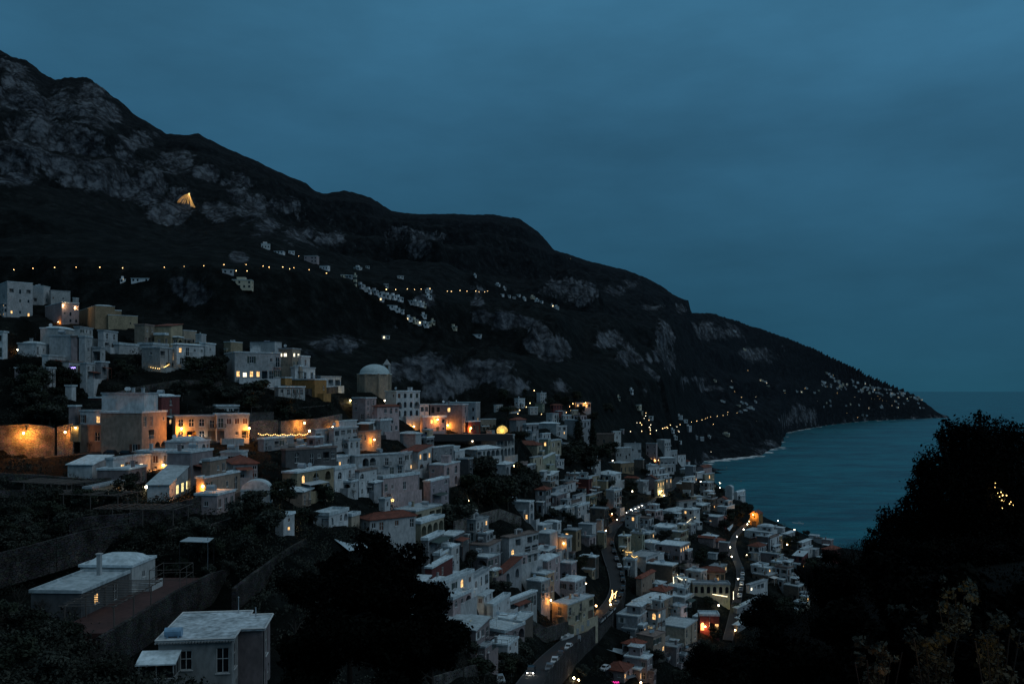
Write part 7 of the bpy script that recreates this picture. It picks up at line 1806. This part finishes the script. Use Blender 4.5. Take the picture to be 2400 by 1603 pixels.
FMATS = [FW['white'], FW['offwhite'], FW['grey'], FW['cream'], FW['mauve'], FR, GLASS, glow('far_lit_pane', (1, .75, .42), 2.2)]
rf = random.Random(77)
NHOUSE = [len(SPECS)+2]
def far_house(u, v, wpx, hpx, label, group):
    y = depth(u, v, 430); p = P(u, v, y); w = wpx/F*y; h = max(hpx/F*y, 2.6)
    m = MB(); far_house_geo(m, w, w*.7, h, rf, mi=rf.choice([0, 0, 0, 1, 1, 2, 3, 4])); o = m.build('house', FMATS); o.location = (p.x, p.y+w*.35, p.z); o.rotation_euler = (0, 0, math.atan(-(u-1200)/F)*1 + rf.uniform(-.5, .2)); tag(o, label, 'house', group); NHOUSE[0] += 1
z1 = lambda X, Y: (X/1.957, 100+Y/1.957)
for (X, Y, w, h, lab) in [(1215, 945, 20, 11, 'highest lone white house on the upper slope'), (1278, 968, 22, 5, 'long low house beside the highest white house'), (1335, 970, 14, 7, 'small house third along the upper slope'), (1425, 1010, 30, 16, 'broad white house on the upper slope with bright gable'), (1487, 1042, 20, 9, 'white house at the end of the upper road lamps'), (1105, 1128, 44, 20, 'hillside hotel with lit balconies above the terraces'), (1040, 1060, 26, 9, 'dim house above the hillside hotel'), (640, 1098, 40, 6, 'dim terraced ruin beside the road lamps'), (560, 1102, 12, 5, 'tiny house by the lone lamp'), (1628, 1112, 7, 22, 'slim bell tower of the hillside hamlet')]:
    far_house(*z1(X, Y), w, h, lab, 'houses on the upper slope')
HAM = []
for (X, Y, w, h) in [(1580, 1078, 20, 5), (1600, 1082, 14, 5), (1640, 1042, 16, 8), (1685, 1035, 9, 5), (1650, 1125, 16, 7), (1670, 1138, 14, 6), (1690, 1148, 12, 5), (1715, 1152, 16, 7), (1735, 1162, 18, 9), (1755, 1168, 18, 9), (1775, 1172, 16, 8), (1745, 1185, 14, 6), (1800, 1175, 16, 7), (1825, 1182, 14, 6), (1840, 1185, 10, 5), (1880, 1198, 16, 8), (1900, 1202, 18, 9), (1925, 1208, 16, 8), (1945, 1213, 10, 5), (1790, 1220, 16, 6), (1815, 1232, 18, 7), (1840, 1240, 12, 5), (1875, 1275, 16, 8), (1895, 1285, 18, 9), (1915, 1292, 16, 8), (1945, 1302, 20, 11), (1965, 1296, 14, 7), (1985, 1290, 10, 5), (1942, 1262, 14, 6), (1835, 1082, 14, 6), (1770, 1122, 10, 6), (1965, 1146, 16, 8), (1965, 1174, 14, 6), (2078, 1316, 16, 8), (2190, 1352, 20, 4), (1768, 1360, 18, 5)]:
    HAM.append((*z1(X, Y), w*.95, h*.5))
z2 = lambda X, Y: (1100+X/1.957, 500+Y/1.957)
rest = list(HAM)
for (X, Y, w, h) in [(130, 334, 16, 7), (160, 350, 12, 6), (150, 380, 14, 6), (180, 385, 14, 6), (205, 392, 12, 6), (225, 382, 14, 7), (250, 398, 14, 7), (290, 392, 16, 8), (310, 405, 14, 7), (330, 412, 12, 6), (400, 440, 18, 9), (380, 430, 10, 5), (25, 292, 10, 5)]: rest.append((*z2(X, Y), w*.62, h*.8))
for (X, Y, w, h, lab) in [(743, 826, 16, 12, 'lone square white house in the dark slope'), (685, 855, 14, 4, 'lone low roof below the square white house'), (770, 898, 34, 14, 'cluster end house on the slope above the coast lamps'), (828, 944, 30, 9, 'white house among the lamps behind the hotel tower'), (790, 920, 14, 6, 'small house above the coast lamps'), (960, 942, 36, 10, 'long white house over the coast road'), (985, 958, 34, 8, 'low white house under the long white house'), (1000, 998, 34, 16, 'white house with tall windows at the coast road'), (930, 1005, 20, 9, 'small white house below the coast lamps'), (1060, 1040, 34, 10, 'lower white house on the rocky coast'), (1040, 1034, 18, 8, 'small house next to the lower coast house'), (1100, 1030, 16, 6, 'flat house on the rocky coast'), (1180, 1022, 28, 9, 'pale house alone above the rocky cove'), (945, 1035, 20, 8, 'house just behind the hotel tower'), (965, 1055, 16, 8, 'second house just behind the hotel tower'), (700, 1005, 18, 7, 'dim house by the deep garden trees')]:
    far_house(*z2(X, Y), w*.55, h*.7, lab, 'houses along the coast road')
for i in range(135):
    t = rf.random(); u = 1925 + 240*t; lo = 872 + 62*t; hi = 908+34*t
    v = rf.uniform(lo, hi) if i < 115 else rf.uniform(940, 958)
    rest.append((u, v, rf.uniform(4, 9), rf.uniform(2.2, 4)))
for (X, Y) in [(1125, 772), (1155, 862), (1165, 866), (1200, 800), (1250, 872), (1270, 878), (1290, 890), (1265, 905), (1310, 868), (1340, 770), (1355, 775), (1370, 795), (1500, 820), (1520, 822), (1545, 805), (1440, 815), (1260, 628), (1215, 545), (1280, 895), (1245, 915), (1300, 900), (1580, 825), (1600, 815), (1235, 885), (1800, 928), (1820, 930)]: rest.append((*z2(X, Y), 9, 3.5))
def rest_mesh():
    m = MB()
    for (u, v, w, h) in rest:
        y = depth(u, v, 430)
        if y == 600.0: continue
        p = P(u, v, y); W_ = w/F*y*1.05; far_house_geo(m, W_, W_*.7, max(h/F*y*.85, 2.8), rf, (p.x, p.y+W_*.3, p.z), rf.uniform(-.5, .3), rf.choice([0, 0, 1, 1, 2, 3]))
    o = m.build('far_houses', FMATS); tag(o, 'pinprick houses of the hamlets on the mountainside and far headland', 'houses', kind='stuff')
rest_mesh()
